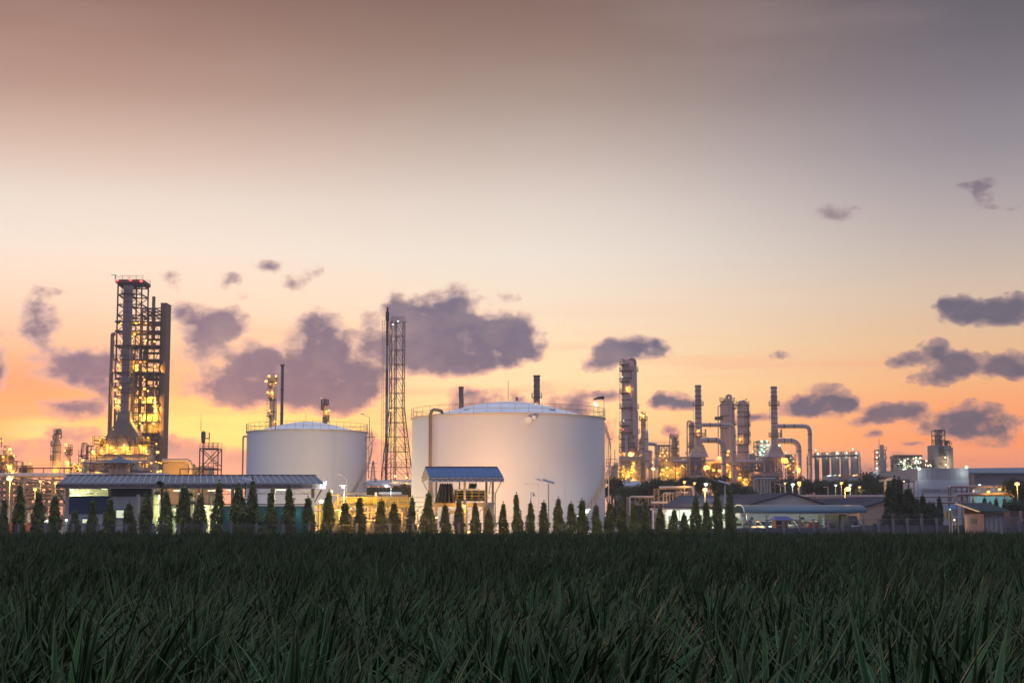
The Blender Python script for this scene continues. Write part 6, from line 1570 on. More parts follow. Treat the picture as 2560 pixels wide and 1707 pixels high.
b = MB(); b.bar((XR(1837), YR+4, ZR(1007)), (XR(1848), YR+4, ZR(1007)), .2); b.bar((XR(1866), YR, ZR(999)), (XR(1870), YR, ZR(997)), .3); b.pipe([(XR(1870, 1050), YR-1, ZR(1110)), (XR(1870, 1050), YR-1, ZR(1010))], .3, 6); b.build('davit', m_dsteel, t)
# lattice-clad burner decks under the two stacks
def burner(label, p0, p1, Y, seed, lamps, glow):
    t = thing('burner_deck', label, 'process unit', ((PX(p0, Y)+PX(p1, Y))/2, Y, 0), 'burner decks'); x0, x1 = PX(p0, Y), PX(p1, Y)
    b = MB(); zs = [0, ZR(1200), ZR(1178), ZR(1165), ZR(1144)]; frame(b, x0, x1, Y, Y+10, zs, 9, .22, .26, True, seed)
    for k in range(2): b.rail((x0-1, Y-.6, zs[2+k]), (x1+1, Y-.6, zs[2+k]), 1.4, .14, 1.6)
    b.box(x0-1, x1+1, Y-.7, Y+10, zs[2]-.2, zs[2]); b.box(x0-.5, x1+.5, Y-.5, Y+10, zs[3]-.2, zs[3]); b.build('frame', M("mauve_steel", (.27, .20, .20), .6, .1, .2), t)
    MB().box(x0+1, x1-1, Y+2.5, Y+9, 0, zs[4]-.1).build('casing', MATS["pinkish_casing"], t)
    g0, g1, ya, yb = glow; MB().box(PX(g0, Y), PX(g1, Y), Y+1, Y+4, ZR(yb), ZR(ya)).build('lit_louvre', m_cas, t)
    b = MB()
    k0 = PX(g0, Y)
    while k0 < PX(g1, Y): b.bar((k0, Y+.8, ZR(yb)), (k0, Y+.8, ZR(ya)), .15); k0 += .9
    b.build('louvre_bars', m_tan, t)
    for (px, py, k, r_, pw) in lamps: lamp(t, at(px, py, Y-1.2), k, r_, pw*.45, (0, .8, -.6))
    clutter(t, x0, x1, Y-1, Y+2, ZR(1200), ZR(1145), 26, 0, seed+7, m_warm, None, .3, 20)
    return t
burner("mauve latticed burner deck under the left ringed stack, glowing at its right end", 1720, 1764, YR-6, 61, [(1770, 1167, 's', .7, 1400), (1764, 1166, 's', .6, 1400), (1784, 1175, 's', .6, 900), (1799, 1176.5, 's', .7, 700), (1798, 1144, 's', .85, 900)], (1760, 1774, 1162, 1174))
burner("mauve latticed burner deck under the right ringed stack, glowing at its right end", 1909, 1952, YR-6, 62, [(1971, 1163, 's', .5, 1400), (1965, 1167, 's', .5, 1400), (1965, 1146, 'd', .5, 1500), (1997, 1173, 's', .8, 800)], (1955, 1972, 1146, 1158))
unit("amber-lit pipework between the left ringed stack's down ducts", 1764, 1845, 1150, 1205, YR+3, 12, 55, [(1818, 1161, 's', .5, 900), (1842, 1168.5, 's', .85, 900), (1822, 1163, 'd', .4, 0), (1790, 1190, 'd', .4, 800), (1826, 1180, 'd', .4, 900), (1775, 1155, 'd', .4, 700)], 8, 4, 70, 3, [(1766, 1843, 1158, 1203)], m_tan, m_tan)
unit("tan-lit trellis at the foot of the ringed column", 1842, 1905, 1165, 1214, YR-2, 10, 56, [(1862, 1198, 's', .65, 1300), (1867, 1198, 's', .4, 0), (1872, 1206, 's', .35, 600), (1872, 1213, 's', .35, 0), (1850, 1185, 'd', .4, 900), (1879, 1185, 'w', .3, 0), (1858, 1205, 'd', .4, 800)], 7, 4, 60, 2, [(1846, 1870, 1170, 1212)], None, m_tan)
unit("louvred pink-grey block with dark openings below the right burner deck", 1882, 1956, 1180, 1200, YR-14, 10, 57, [(1892, 1170, 's', .3, 500)], 4, 2, 14, 0, [(1883, 1955, 1181, 1200)], M("mauve_steel", (.27, .20, .20)), m_warm)
b = MB(); q = bpy.data.objects.get("mauve_steel")
t = unit("green-tinted open structure crowded with white lamps left of the right ringed stack", 1895, 1922, 1102, 1150, YR+14, 10, 58, [(1904, 1102.5, 'w', .65, 600), (1918, 1101.5, 'w', .7, 700), (1905, 1114, 'w', .7, 700), (1911, 1116.5, 'w', .5, 0), (1920.5, 1113, 'w', .55, 400), (1899, 1130, 'w', .6, 500), (1910, 1128.5, 'w', .6, 500), (1902, 1135, 'w', .4, 0), (1882, 1128, 'w', .4, 0), (1917, 1133, 'w', .25, 0)], 3, 4, 30, 3, None, M("greenish_steel", (.16, .20, .16), .6, .1, .2), M("greenish_steel", (.16, .20, .16)))
t = thing('plant_block', "pale blue-grey concrete block right of the ringed column", 'building', (PX(1885, 640), 640, 0))
MB().box(PX(1872, 640), PX(1888, 640), 640, 650, 0, PZ(1134, 640)).build('wall', m_wallg, t)
for y in (1138, 1144, 1150): MB().box(PX(1873, 640), PX(1878, 640), 639.9, 639.98, PZ(y+1.5, 640), PZ(y, 640)).build('window', m_darkin, t)
MB().box(PX(1888, 640), PX(1891, 640), 640, 645, 0, PZ(1140, 640)).build('side_wall', m_wallg, t)
t = unit("lamp-studded scaffold between the two lower bent ducts", 1972, 1990, 1136, 1190, YR+2, 8, 59, [(1983, 1138, 'w', .4, 0), (1965, 1130.5, 'w', .45, 0), (1983.5, 1152, 'w', .4, 0), (1984, 1180, 'w', .45, 0), (1977, 1145, 'w', .35, 0), (1976, 1160, 'd', .4, 400)], 3, 5, 12, 0)
t = thing('horizontal_vessel', "green-lit rounded horizontal vessel right of the right ringed stack", 'vessel', (PX(1963, 606), 606, 0))
MB().sweep([(PX(1950, 606), 606, PZ(1142, 606)), (PX(1951, 606), 606, PZ(1142, 606)), (PX(1972, 606), 606, PZ(1142, 606)), (PX(1975.5, 606), 606, PZ(1142, 606))], [.2, 1.0, 1.0, .2], 12).build('shell', MATS["greenish_steel"], t, smooth=True)
b = MB(); 
for px in (1953, 1970): b.bar((PX(px, 606), 606, 0), (PX(px, 606), 606, PZ(1142, 606)), .5)
b.build('saddle', m_steel, t)
t = thing('pipe_bridge', "long horizontal pipe bridge crossing behind the two central down ducts", 'pipe bridge', (PX(1830, 596), 596, 0))
b = MB(); b.tube((PX(1682, 596), 596, PZ(1153, 596)), (PX(1910, 596), 596, PZ(1153.5, 596)), .7, None, 10); b.build('pipe', m_duct, t, smooth=True)
b = MB(); b.bar((PX(1764, 596), 597, PZ(1157.5, 596)), (PX(1907, 596), 597, PZ(1157.5, 596)), .5)
for px in range(1690, 1910, 24): b.bar((PX(px, 596), 597, 0), (PX(px, 596), 597, PZ(1153, 596)), .3)
b.build('support', m_redp, t)
# standing pipe group with header (nearer)
t = thing('pipe_manifold', "pale vertical pipes hanging from a rounded horizontal header, over the office roof", 'pipe manifold', (PX(1913, 320), 320, 0))
b = MB(); b.pipe([(PX(1885, 320), 320, 0), (PX(1885, 320), 320, PZ(1196, 320)), (PX(1939, 320), 320, PZ(1196, 320)), (PX(1941.5, 320), 321, PZ(1197, 320))], S(1.9, 320), 12, .5)
for px, w in ((1893, 1.8), (1903, 2.3), (1911, 2.3), (1918, 1.6), (1925, 2.0)): b.tube((PX(px, 320.6), 320.6, 0), (PX(px, 320.6), 320.6, PZ(1197, 320)), S(w, 320), None, 10)
b.build('pipework', m_galv, t, smooth=True)
b = MB()
for px in (1877.5, 1890, 1899, 1921, 1938, 1950.5): b.bar((PX(px, 321), 321.4, 0), (PX(px, 321), 321.4, PZ(1201, 321)), .17)
b.bar((PX(1885, 321), 321.4, PZ(1200, 321)), (PX(1951, 321), 321.4, PZ(1201, 321)), .3, .35); b.build('support', m_steel, t)
# pipe portals left of the office roof
t = thing('pipe_portal', "brown steel pipe portal with silvery bridge pipes left of the dark office roof", 'pipe rack', (PX(1680, 262), 262, 0))
b = MB(); 
b.pipe([(PX(1574, 262), 262, 0), (PX(1574, 262), 262, PZ(1241, 262)), (PX(1634, 262), 262, PZ(1241, 262))], .14, 10, .4)
b.pipe([(PX(1648, 262), 262, PZ(1218, 262)), (PX(1733, 262), 262, PZ(1217, 262)), (PX(1734, 262), 262, PZ(1240, 262))], .2, 10, .5)
for k in range(6): px = 1658+8*k; b.pipe([(PX(px, 263), 263, 0), (PX(px, 263), 263, PZ(1232, 263)), (PX(px+22, 263), 263, PZ(1232, 263))], .12, 8, .3)
b.tube((PX(1627, 262), 261.5, PZ(1256, 262)), (PX(1668, 262), 261.5, PZ(1256, 262)), .22, None, 10); b.sweep([(PX(1690, 263), 264, PZ(1233, 263)), (PX(1692, 263), 264, PZ(1233, 263)), (PX(1718, 263), 264, PZ(1233, 263)), (PX(1722, 263), 264, PZ(1236, 263))], [.1, .32, .32, .05], 12)
b.build('pipework', m_clad, t, smooth=True)
b = MB()
for px in (1568, 1572, 1636, 1647, 1691, 1702, 1734): b.bar((PX(px, 262), 262.5, 0), (PX(px, 262), 262.5, PZ(1241 if px < 1580 else 1221, 262)), .2)
for (a, c, y) in ((1586, 1646, 1244), (1586, 1646, 1261), (1636, 1734, 1222), (1650, 1700, 1239), (1640, 1730, 1256)): b.bar((PX(a, 262), 262.5, PZ(y, 262)), (PX(c, 262), 262.5, PZ(y, 262)), .16)
for k in range(4): a = 1586+15*k; b.bar((PX(a, 262), 262.4, PZ(1244, 262)), (PX(a+7.5, 262), 262.4, PZ(1261, 262)), .1); b.bar((PX(a+15, 262), 262.4, PZ(1244, 262)), (PX(a+7.5, 262), 262.4, PZ(1261, 262)), .1)
for (a, c) in ((1636, 1647), (1691, 1702)): b.bar((PX(a, 262), 262.4, PZ(1222, 262)), (PX(c, 262), 262.4, PZ(1240, 262)), .09); b.bar((PX(c, 262), 262.4, PZ(1222, 262)), (PX(a, 262), 262.4, PZ(1240, 262)), .09)
b.build('frame', m_steel, t)
plight(t, at(1668, 1250, 258), 220, SOD, .5)
# silos
m_silo = M("grey_silo_concrete", (.40, .36, .34), .8, 0, .2, .3, .5)
for i, (p0, p1, yt, lb) in enumerate(((2036.5, 2048, 1141, "narrowest dark silo, leftmost of the five"), (2055, 2074, 1140, "dark silo, second from left of the five"), (2078, 2099, 1139, "wide grey silo in the middle of the five"), (2102, 2122, 1138, "wide grey silo, fourth of the five"), (2127, 2147, 1138, "wide grey silo at the right end of the five"))):
    Ys = 700+2*i; cx = PX((p0+p1)/2, Ys, 1165); r_ = S((p1-p0)/2, Ys); t = thing('silo', lb, 'silo', (cx, Ys, 0), 'row of five silos')
    zt = PZ(yt, Ys); MB().lathe(cx, Ys, [(r_, 0), (r_, zt-1.5), (r_*1.03, zt-1.4), (r_*1.03, zt)], 22).build('shell', m_silo if i > 1 else M("dark_silo_steel", (.20, .20, .17), .7, .1, .2, .3, .5), t, smooth=True)
    b = MB(); b.railring(cx, Ys, r_, zt, 1.6, .2, 12); 
    for k in range(3): b.box(cx-r_*.5+k*1.2, cx-r_*.5+k*1.2+.7, Ys-1, Ys, zt, zt+1.2+.6*(k % 2))
    b.build('top_gear', m_steel, t)
    lamp(t, Vector((cx+r_*.3, Ys-r_, zt+1.2)), 'w', .55 if i in (0, 2) else .4, 250, (0, -.8, -1))
    if i in (0, 4): lamp(t, Vector((cx-r_*.6, Ys-r_, zt+2.8)), 'w', .4)
t = thing('silo_conveyor', "thin gantry running along the silo tops", 'gantry', (PX(2090, 698), 698, 0))
b = MB(); b.bar((PX(2018, 697), 697, PZ(1142, 697)), (PX(2150, 697), 697, PZ(1138, 697)), .7, .9); b.bar((PX(2018, 697), 697, PZ(1136, 697)), (PX(2060, 697), 697, PZ(1136, 697)), .3)
for px in (2019, 2151): b.bar((PX(px, 697), 697, 0), (PX(px, 697), 697, PZ(1141, 697)), .5)
b.build('frame', m_steel, t)
t = thing('silo_shed', "low sheds with small white and amber lamps at the silos' feet", 'building', (PX(2105, 640), 640, 0))
MB().box(PX(2070, 640), PX(2140, 640), 640, 650, 0, PZ(1187, 640)).build('wall', m_wallg, t); MB().box(PX(2104, 638), PX(2120, 638), 638, 640, 0, PZ(1184, 640)).build('porch', m_pink, t)
for (px, py, k, r_) in ((2070, 1189.5, 'w', .4), (2074, 1189, 'w', .4), (2077, 1188.5, 'w', .3), (2085, 1188, 'w', .25), (2089, 1187, 'w', .25), (2099, 1188, 's', .5), (2134, 1188, 's', .4), (2137, 1187.5, 's', .35), (2142, 1187, 's', .35)): lamp(t, at(px, py, 636), k, r_, 0)
# thin lamp-lined tower, far right
t = unit("slender steel tower with a vertical line of white lamps right of the silos", 2197, 2214, 1124, 1178, 640, 7, 71, [(2200, 1119.5, 'w', .65, 300), (2193, 1130, 'w', .6, 200), (2192, 1144, 'w', .55, 200), (2192.5, 1158, 'w', .55, 200), (2192, 1170, 'w', .8, 400), (2200, 1136, 'w', .35, 0), (2201, 1150, 'w', .3, 0)], 2, 5, 12, 0, None, m_dsteel, MATS["greenish_steel"], name='steel_tower', top_deck=True)
b = MB(); x = PX(2204.5, 638, 1140); b.lathe(x, 638, [(1.4, PZ(1178, 638)), (1.4, PZ(1150, 638)), (1.0, PZ(1148, 638)), (.9, PZ(1116, 638)), (.5, PZ(1111, 638))], 14); b.build('column', m_clad2, t, smooth=True)
b = MB(); b.bar((PX(2200, 639), 639, PZ(1115, 639)), (PX(2200, 639), 639, PZ(1097, 639)), .15); b.bar((PX(2211, 639), 639, PZ(1124, 639)), (PX(2211, 639), 639, PZ(1112, 639)), .15); b.build('antenna', m_dsteel, t)
MB().box(PX(2186, 640), PX(2232, 640), 641, 648, 0, PZ(1177, 640)).build('base', m_wallg, t)
# brightly lit building
t = thing('lit_process_building', "open-fronted process building packed with white-green lamps under a flat dark top", 'process building', (PX(2277, 560), 560, 0))
b = MB(); x0, x1 = PX(2249, 560), PX(2305, 560); frame(b, x0, x1, 560, 572, [0]+[PZ(y, 560) for y in (1200, 1186, 1172, 1158, 1144)], 6, .3, .3, True, 8); decks(b, x0, x1, 560, 572, [PZ(y, 560) for y in (1186, 1172, 1158)], .2, True, .15); b.build('frame', m_steel, t)
MB().box(PX(2248, 560), PX(2305.5, 560), 559, 573, PZ(1144, 560), PZ(1137, 560)).build('roof_block', m_dsteel, t)
clutter(t, x0, x1, 561, 570, PZ(1200, 560), PZ(1146, 560), 50, 8, 91, MATS["greenish_steel"], m_lime, .5, 30)
MB().box(x0, x1, 571, 572.5, 0, PZ(1144, 560)).build('back_wall', m_wallg, t)
for (px, py, k, r_, pw) in ((2252, 1154, 'w', .65, 700), (2249, 1148, 'w', .3, 0), (2259, 1157, 'w', .65, 500), (2262, 1150, 'h', .65, 400), (2269.5, 1146.5, 'w', .5, 400), (2283.5, 1146, 'h', .45, 0), (2290, 1144, 'h', .6, 300), (2301, 1144.5, 'w', .75, 700), (2290, 1152, 'w', .7, 500), (2295, 1152.5, 'w', .6, 0), (2287, 1157, 'h', .5, 0), (2296, 1157, 'w', .55, 500), (2302, 1156, 'w', .5, 0), (2258.5, 1173, 'w', .6, 600), (2263.5, 1172, 'w', .6, 0), (2283, 1184, 'h', .7, 900), (2293, 1192, 'h', .4, 900), (2234.5, 1184, 'w', .6, 300), (2254, 1188, 'w', .3, 0), (2287, 1171, 'w', .4, 0), (2275, 1165, 'h', .35, 600)): lamp(t, at(px, py, 558.5), k, r_*.7, pw*.4, (0, 2, -1))
t = thing('round_silo', "dull pinkish round silo touching the brightly lit process building", 'silo', (PX(2240, 565), 565, 0))
cx = PX(2240.5, 565, 1165); MB().lathe(cx, 565, [(S(7.5, 565), 0), (S(7.5, 565), PZ(1148, 565))], 22).build('shell', M("dull_pink_silo", (.25, .20, .19), .7, 0, .2, .3, .5), t, smooth=True)
b = MB(); b.railring(cx, 565, S(7.5, 565), PZ(1148, 565), 1.5, .15, 14); b.build('railing', m_steel, t)
t = unit("small lit pipe gantry between the lit process building and the concrete tower", 2306, 2334, 1150, 1172, 600, 8, 73, [(2316, 1151.5, 'h', .55, 300), (2320, 1164, 'h', .55, 400), (2327, 1164.5, 'w', .5, 0), (2325, 1161, 'h', .35, 0)], 4, 3, 14, 0, None, m_dsteel)
# concrete tower
Yc = 620.0
t = thing('concrete_tower', "square concrete elevator tower with steel headframe above the white warehouse", 'tower', (PX(2358, Yc), Yc, 0))
def XC(px, py=1140): return at(px, py, Yc).x
def ZC(py): return PZ(py, Yc)
b = MB(); b.box(XC(2334), XC(2346.5), Yc, Yc+9, 0, ZC(1112)); b.box(XC(2346.5), XC(2368), Yc+1.4, Yc+9, 0, ZC(1112.5)); b.box(XC(2368), XC(2383), Yc, Yc+9, 0, ZC(1118)); b.box(XC(2360), XC(2382.5), Yc-.3, Yc+8.9, ZC(1130), ZC(1118.3)); b.box(XC(2361), XC(2379), Yc+.2, Yc+8, ZC(1118), ZC(1113)); b.build('wall', M("warm_tower_concrete", (.34, .31, .28), .85, 0, .15, .3, .4), t)
for px in (2364, 2374.5): MB().box(XC(px-2), XC(px+2), Yc-.42, Yc-.32, ZC(1126.5), ZC(1124)).build('window', m_darkin, t)
b = MB()
for k in range(5): za, zb_ = ZC(1168-10*k), ZC(1158-10*k); b.bar((XC(2348), Yc+1, za), (XC(2366), Yc+1, zb_), .3) if k % 2 else b.bar((XC(2366), Yc+1, za), (XC(2348), Yc+1, zb_), .3); b.bar((XC(2347), Yc+1, zb_), (XC(2368), Yc+1, zb_), .25)
b.build('outside_stair', m_dsteel, t)
b = MB(); frame(b, XC(2339.5, 1090), XC(2364, 1090), Yc+1, Yc+6, [ZC(y) for y in (1112.5, 1100, 1088, 1075)], 2, .28, .24, True, 1); b.bar((XC(2339), Yc+1, ZC(1075)), (XC(2365), Yc+1, ZC(1075)), .4); b.rail((XC(2339, 1080), Yc+.8, ZC(1085)), (XC(2365, 1080), Yc+.8, ZC(1085)), 1.2, .13, 1.4)
b.rail((XC(2334), Yc, ZC(1112)), (XC(2345), Yc, ZC(1112)), 1.2, .14, 1.4); b.rail((XC(2368), Yc, ZC(1112.5)), (XC(2380), Yc, ZC(1112.5)), 1.2, .14, 1.4)
for px, y in ((2341, 1068), (2360, 1068)): b.bar((XC(px), Yc+1, ZC(1075)), (XC(px), Yc+1, ZC(y)), .13)
frame(b, XC(2365.5), XC(2377), Yc+1, Yc+5, [ZC(1112.5), ZC(1106), ZC(1101)], 2, .24, .2, True, 2); b.build('headframe', m_dsteel, t)
b = MB(); b.lathe(XC(2351, 1095), Yc+3, [(S(9, Yc), ZC(1112)), (S(9, Yc), ZC(1096)), (S(4.5, Yc), ZC(1087)), (S(4.5, Yc), ZC(1073))], 16); b.build('head_drum', m_clad2, t, smooth=True)
b = MB(); b.lathe(XC(2371, 1105), Yc+3, [(S(2, Yc), ZC(1113)), (S(2, Yc), ZC(1108)), (S(5, Yc), ZC(1105)), (S(5, Yc), ZC(1101))], 12); b.build('small_drum', m_dsteel, t, smooth=True)
for (px, py) in ((2363, 1143), (2364, 1161)): lamp(t, at(px, py, Yc-.5), 'h', .35, 300, (0, -.5, -1))
# ------------------------------------------------------------------ right-hand warehouses and yard
Yw = 380.0
m_ww = M("white_warehouse_cladding", (.38, .37, .44), .6, 0, .06, .2, .4)
t = thing('warehouse', "pale blank-fronted warehouse with two bright corner floodlights and long dark windows", 'warehouse', (PX(2358, Yw), Yw, 0))
xL, xR = PX(2295, Yw), PX(2421.5, Yw); zt = PZ(1170, Yw); zm = PZ(1198.5, Yw)
MB().box(xL, xR, Yw, Yw+40, zm, zt).build('upper_wall', M("grey_mauve_cladding", (.26, .245, .29), .6, 0, .08, .2, .4), t)
MB().box(xL+.02, xR-.02, Yw-.25, Yw+40, 0, zm-.02).build('wall', m_ww, t)
MB().box(PX(2276, Yw), xL+.01, Yw+.3, Yw+30, 0, PZ(1205, Yw)).build('side_annex', m_ww, t)
b = MB()
k = xL
while k < xR: b.box(k, k+.05, Yw-.05, Yw-.005, zm, zt); k += 1.1
b.build('cladding_rib', MATS["grey_mauve_cladding"], t)
for (a, c) in ((2300.5, 2350), (2356.5, 2388)):
    f = MB().box(PX(a, Yw), PX(c, Yw), Yw-.33, Yw-.27, PZ(1230, Yw), PZ(1221.5, Yw)).build('window', M("grey_window_strip", (.17, .17, .20), .3), t)
    b = MB(); n = 14
    for j in range(n+1): x = PX(a+(c-a)*j/n, Yw); b.box(x-.04, x+.04, Yw-.4, Yw-.34, PZ(1230, Yw), PZ(1221.5, Yw))
    b.build('mullion', m_ww, f)
for (px, py) in ((2298, 1171), (2416, 1167)):
    b = MB(); q = at(px, py, Yw-2.5); b.bar((q.x, Yw, q.z+.1), q, .15); b.build('lamp_bracket', m_galv, t)
    lamp(t, q, 'w', .5, 220, (0, .6, -1.2))
t = thing('warehouse', "long dark grey warehouse with sloping roof running to the right edge", 'warehouse', (PX(2490, 400), 400, 0))
Y2 = 400.0; x0, x1 = PX(2428, Y2), PX(2700, Y2)
MB().box(x0, x1, Y2, Y2+30, 0, PZ(1184, Y2)).build('wall', M("dark_mauve_cladding", (.20, .17, .20), .6, 0, .1, .2, .4), t)
b = MB(); b.slab([(x0-.6, Y2-1, PZ(1184.5, Y2)), (x1, Y2-1, PZ(1184.5, Y2)), (x1, Y2+26, PZ(1170.5, Y2+26)), (x0-4, Y2+26, PZ(1174, Y2+26))], (0, 0, .3)); b.build('roof', m_greyroof, t)
MB().box(PX(2422, Y2), x0, Y2-3, Y2+10, 0, PZ(1186, Y2)).build('porch', m_pink, t)
MB().box(PX(2422, Y2), x1, Y2-3.5, Y2-.02, PZ(1215.5, Y2), PZ(1213.5, Y2)).build('canopy', m_darkin, t)
for (px, py) in ((2449, 1213), (2513, 1213.7)): lamp(t, at(px, py, Y2-4), 'w', .5, 500, (0, .5, -1.5))
t = thing('teal_building', "long teal-lit wall behind the cypresses under the pipe bridge", 'building', (PX(2500, 290), 290, 0))
b = MB(); corr(b, PX(2424, 290), PX(2600, 290), 290, 0, PZ(1239, 290), .6, .05); b.build('wall', M("teal_cladding", (.22, .42, .42), .6, 0, .2, .5, .4), t)
for px in (2436, 2470, 2520): plight(t, at(px, 1243, 285), 200, (.7, 1, .9), .6)
MB().box(PX(2432, 289), PX(2437, 289), 288.8, 289.2, 0, PZ(1236, 289)).build('column', m_pink, t)
# pipe bridge with trusses
t = thing('pipe_bridge', "trussed steel pipe bridge running to the right edge over the hut", 'pipe bridge', (PX(2460, 262), 262, 0))
b = MB(); Yb = 262.0
def Xb(px): return PX(px, Yb)
def Zb(py): return PZ(py, Yb)
b.bar((Xb(2373), Yb, Zb(1218)), (Xb(2620), Yb, Zb(1217)), .25, .2); b.bar((Xb(2404), Yb, Zb(1236)), (Xb(2620), Yb, Zb(1236)), .22, .3)
for k in range(11):
    a = 2418+18*k; b.bar((Xb(a), Yb, Zb(1218)), (Xb(a), Yb, Zb(1236)), .14)
    if k % 2: b.bar((Xb(a), Yb, Zb(1218)), (Xb(a+18), Yb, Zb(1236)), .13)
    else: b.bar((Xb(a), Yb, Zb(1236)), (Xb(a+18), Yb, Zb(1218)), .13)
for px in (2372, 2377, 2391, 2405, 2418, 2552): b.bar((Xb(px), Yb+.4, 0), (Xb(px), Yb+.4, Zb(1218)), .22)
for (a, c, y) in ((2391, 2405, 1243), (2405, 2418, 1243), (2391, 2418, 1228)): b.bar((Xb(a), Yb+.3, Zb(y)), (Xb(c), Yb+.3, Zb(y)), .16)
for (a, c) in ((2391, 2405), (2405, 2418)): b.bar((Xb(a), Yb+.3, Zb(1243)), (Xb((a+c)/2), Yb+.3, Zb(1256)), .1); b.bar((Xb(c), Yb+.3, Zb(1243)), (Xb((a+c)/2), Yb+.3, Zb(1256)), .1)
b.build('truss', M("mauve_brown_steel", (.20, .155, .15), .6, .1, .2), t)
b = MB(); b.tube((Xb(2372), Yb-.3, Zb(1216)), (Xb(2620), Yb-.3, Zb(1216)), .22, None, 10); b.pipe([(Xb(2210), Yb-.3, Zb(1241)), (Xb(2384), Yb-.3, Zb(1241))], .17, 10)
b.pipe([(Xb(2385), Yb-.5, Zb(1256)), (Xb(2385), Yb-.5, Zb(1235)), (Xb(2620), Yb-.5, Zb(1233))], .26, 10, .7); b.pipe([(Xb(2290), Yb-.4, Zb(1256)), (Xb(2384), Yb-.4, Zb(1256)), (Xb(2388), Yb-.4, Zb(1245))], .18, 10, .5); b.pipe([(Xb(2389), Yb-.2, Zb(1252)), (Xb(2389), Yb-.2, Zb(1237)), (Xb(2620), Yb-.2, Zb(1239))], .16, 10, .6)
b.build('pipework', M("mauve_pipe_cladding", (.36, .28, .29), .45, .3, .2), t, smooth=True)
for (px, py, k, r_, pw) in ((2471, 1229, 's', .3, 100), (2499, 1223, 's', .25, 120), (2513, 1225, 'd', .2, 0), (2535, 1239, 'd', .25, 80), (2534, 1239, 'd', .2, 0)): lamp(t, at(px, py, Yb-.9), k, r_, pw)
t = thing('pipe_bridge', "low horizontal pipe bridge behind the office roofs, ending at the cypress clump", 'pipe bridge', (PX(2120, 268), 268, 0))
b = MB(); b.tube((PX(1999, 268), 268, PZ(1240, 268)), (PX(2214, 268), 268, PZ(1240, 268)), .2, None, 10); b.tube((PX(2040, 268), 268.5, PZ(1245, 268)), (PX(2214, 268), 268.5, PZ(1245, 268)), .16, None, 10); b.build('pipe', m_duct, t, smooth=True)
b = MB()
for px in (2005, 2040, 2075, 2110, 2150, 2185): b.bar((PX(px, 268), 268.6, 0), (PX(px, 268), 268.6, PZ(1242, 268)), .25)
b.bar((PX(1999, 268), 268.6, PZ(1247, 268)), (PX(2214, 268), 268.6, PZ(1247, 268)), .2); b.build('support', m_steel, t)
for px in (2150, 2170, 2190, 2208): lamp(t, at(px, 1245.5, 267.5), 'd', .14)
t = thing('portal_canopy', "tall narrow canopy on brown posts behind the cypress clump", 'canopy', (PX(2247, 240), 240, 0))
b = MB()
for px in (2211, 2256, 2271, 2284): b.bar((PX(px, 240), 240, 0), (PX(px, 240), 240, PZ(1204, 240)), .18)
b.build('post', m_steel, t); MB().box(PX(2213, 240), PX(2273, 240), 239.5, 244, PZ(1203, 240), PZ(1197, 240)).build('roof', m_greyroof, t)
MB().pipe([(PX(2214, 239), 239, 0), (PX(2214, 239), 239, PZ(1198, 239)), (PX(2230, 239), 239, PZ(1198, 239))], .2, 10, .5).build('pipe', m_tan, t, smooth=True)
MB().bar((PX(2256, 240), 239.9, PZ(1204, 240)), (PX(2286, 240), 239.9, PZ(1204, 240)), .2).build('beam', m_dsteel, t)
for px in (2252, 2260): lamp(t, at(px, 1203, 239), 'h', .12)
x = PX(2250, 239); MB().box(x-.15, x+.15, 239, 239.2, PZ(1240, 239), PZ(1208, 239)).build('strip_light', EM("pale_strip_glass", (.6, .85, .8), .9), t)
plight(t, at(2218, 1225, 236), 120, SOD, .5)

# ---- office buildings
m_oroof = M("dark_slate_blue_roof", (.07, .075, .11), .9, 0, .2, .4, .3, 0, 8, .1)
o1 = gable('office', "dark-roofed office with a broad grey front gable behind the car port", 'building', 1845, 1973, 2088, 1271, 1233, 226, 44, m_wallw, m_oroof)
b = MB(); b.slab([(PX(1655, 231), 231, PZ(1268, 231)), (PX(1860, 231), 231, PZ(1268, 231)), (PX(1858, 231), 245, PZ(1240, 245)), (PX(1700, 245), 245, PZ(1241, 245))], (0, 0, .15)); b.build('wing_roof', m_oroof, o1)
MB().box(PX(1664, 232), PX(1862, 232), 232, 244, 0, PZ(1270, 232)).build('wing_wall', M("pale_green_lit_wall", (.58, .62, .50), .7, 0, .1), o1)
MB().box(PX(1630, 228), PX(1850, 228), 228, 231.9, PZ(1274, 228), PZ(1270, 228)).build('eave_canopy', m_wallg, o1)
b = MB(); x0, x1 = PX(1632, 228), PX(1830, 228); za, zb_ = PZ(1279, 228), PZ(1274, 228)
b.bar((x0, 228, za), (x1, 228, za), .08); n = 26
for k in range(n): u = x0+(x1-x0)*k/n; v = x0+(x1-x0)*(k+1)/n; b.bar((u, 228, za if k % 2 else zb_), (v, 228, zb_ if k % 2 else za), .06)
for k in range(7): u = x0+(x1-x0)*k/6; b.bar((u, 228, 0), (u, 228, zb_), .14)
b.build('canopy_truss', m_white, o1)
for (a, c, y0_, y1_) in ((1640, 1646, 1284, 1312), (1670, 1680, 1288, 1305), (1745, 1754, 1285, 1300), (1800, 1812, 1284, 1296)): MB().box(PX(a, 231.9), PX(c, 231.9), 231.9, 231.98, PZ(y1_, 231.9), PZ(y0_, 231.9)).build('window', m_darkin, o1)
for px in (1645, 1668, 1695, 1722, 1752, 1785, 1815): 
    q = at(px, 1279, 229.5); MB().box(q.x-.6, q.x+.6, 229.4, 229.6, q.z-.04, q.z+.04).build('strip_light', e_tube, o1); plight(o1, q+Vector((0, 0, -.3)), 280, (.80, 1.0, .74), .5)
MB().box(PX(1848, 225.7), PX(1862, 225.7), 225.5, 225.9, 0, PZ(1302, 225)).build('lit_kiosk_wall', MATS["pale_green_lit_wall"], o1)
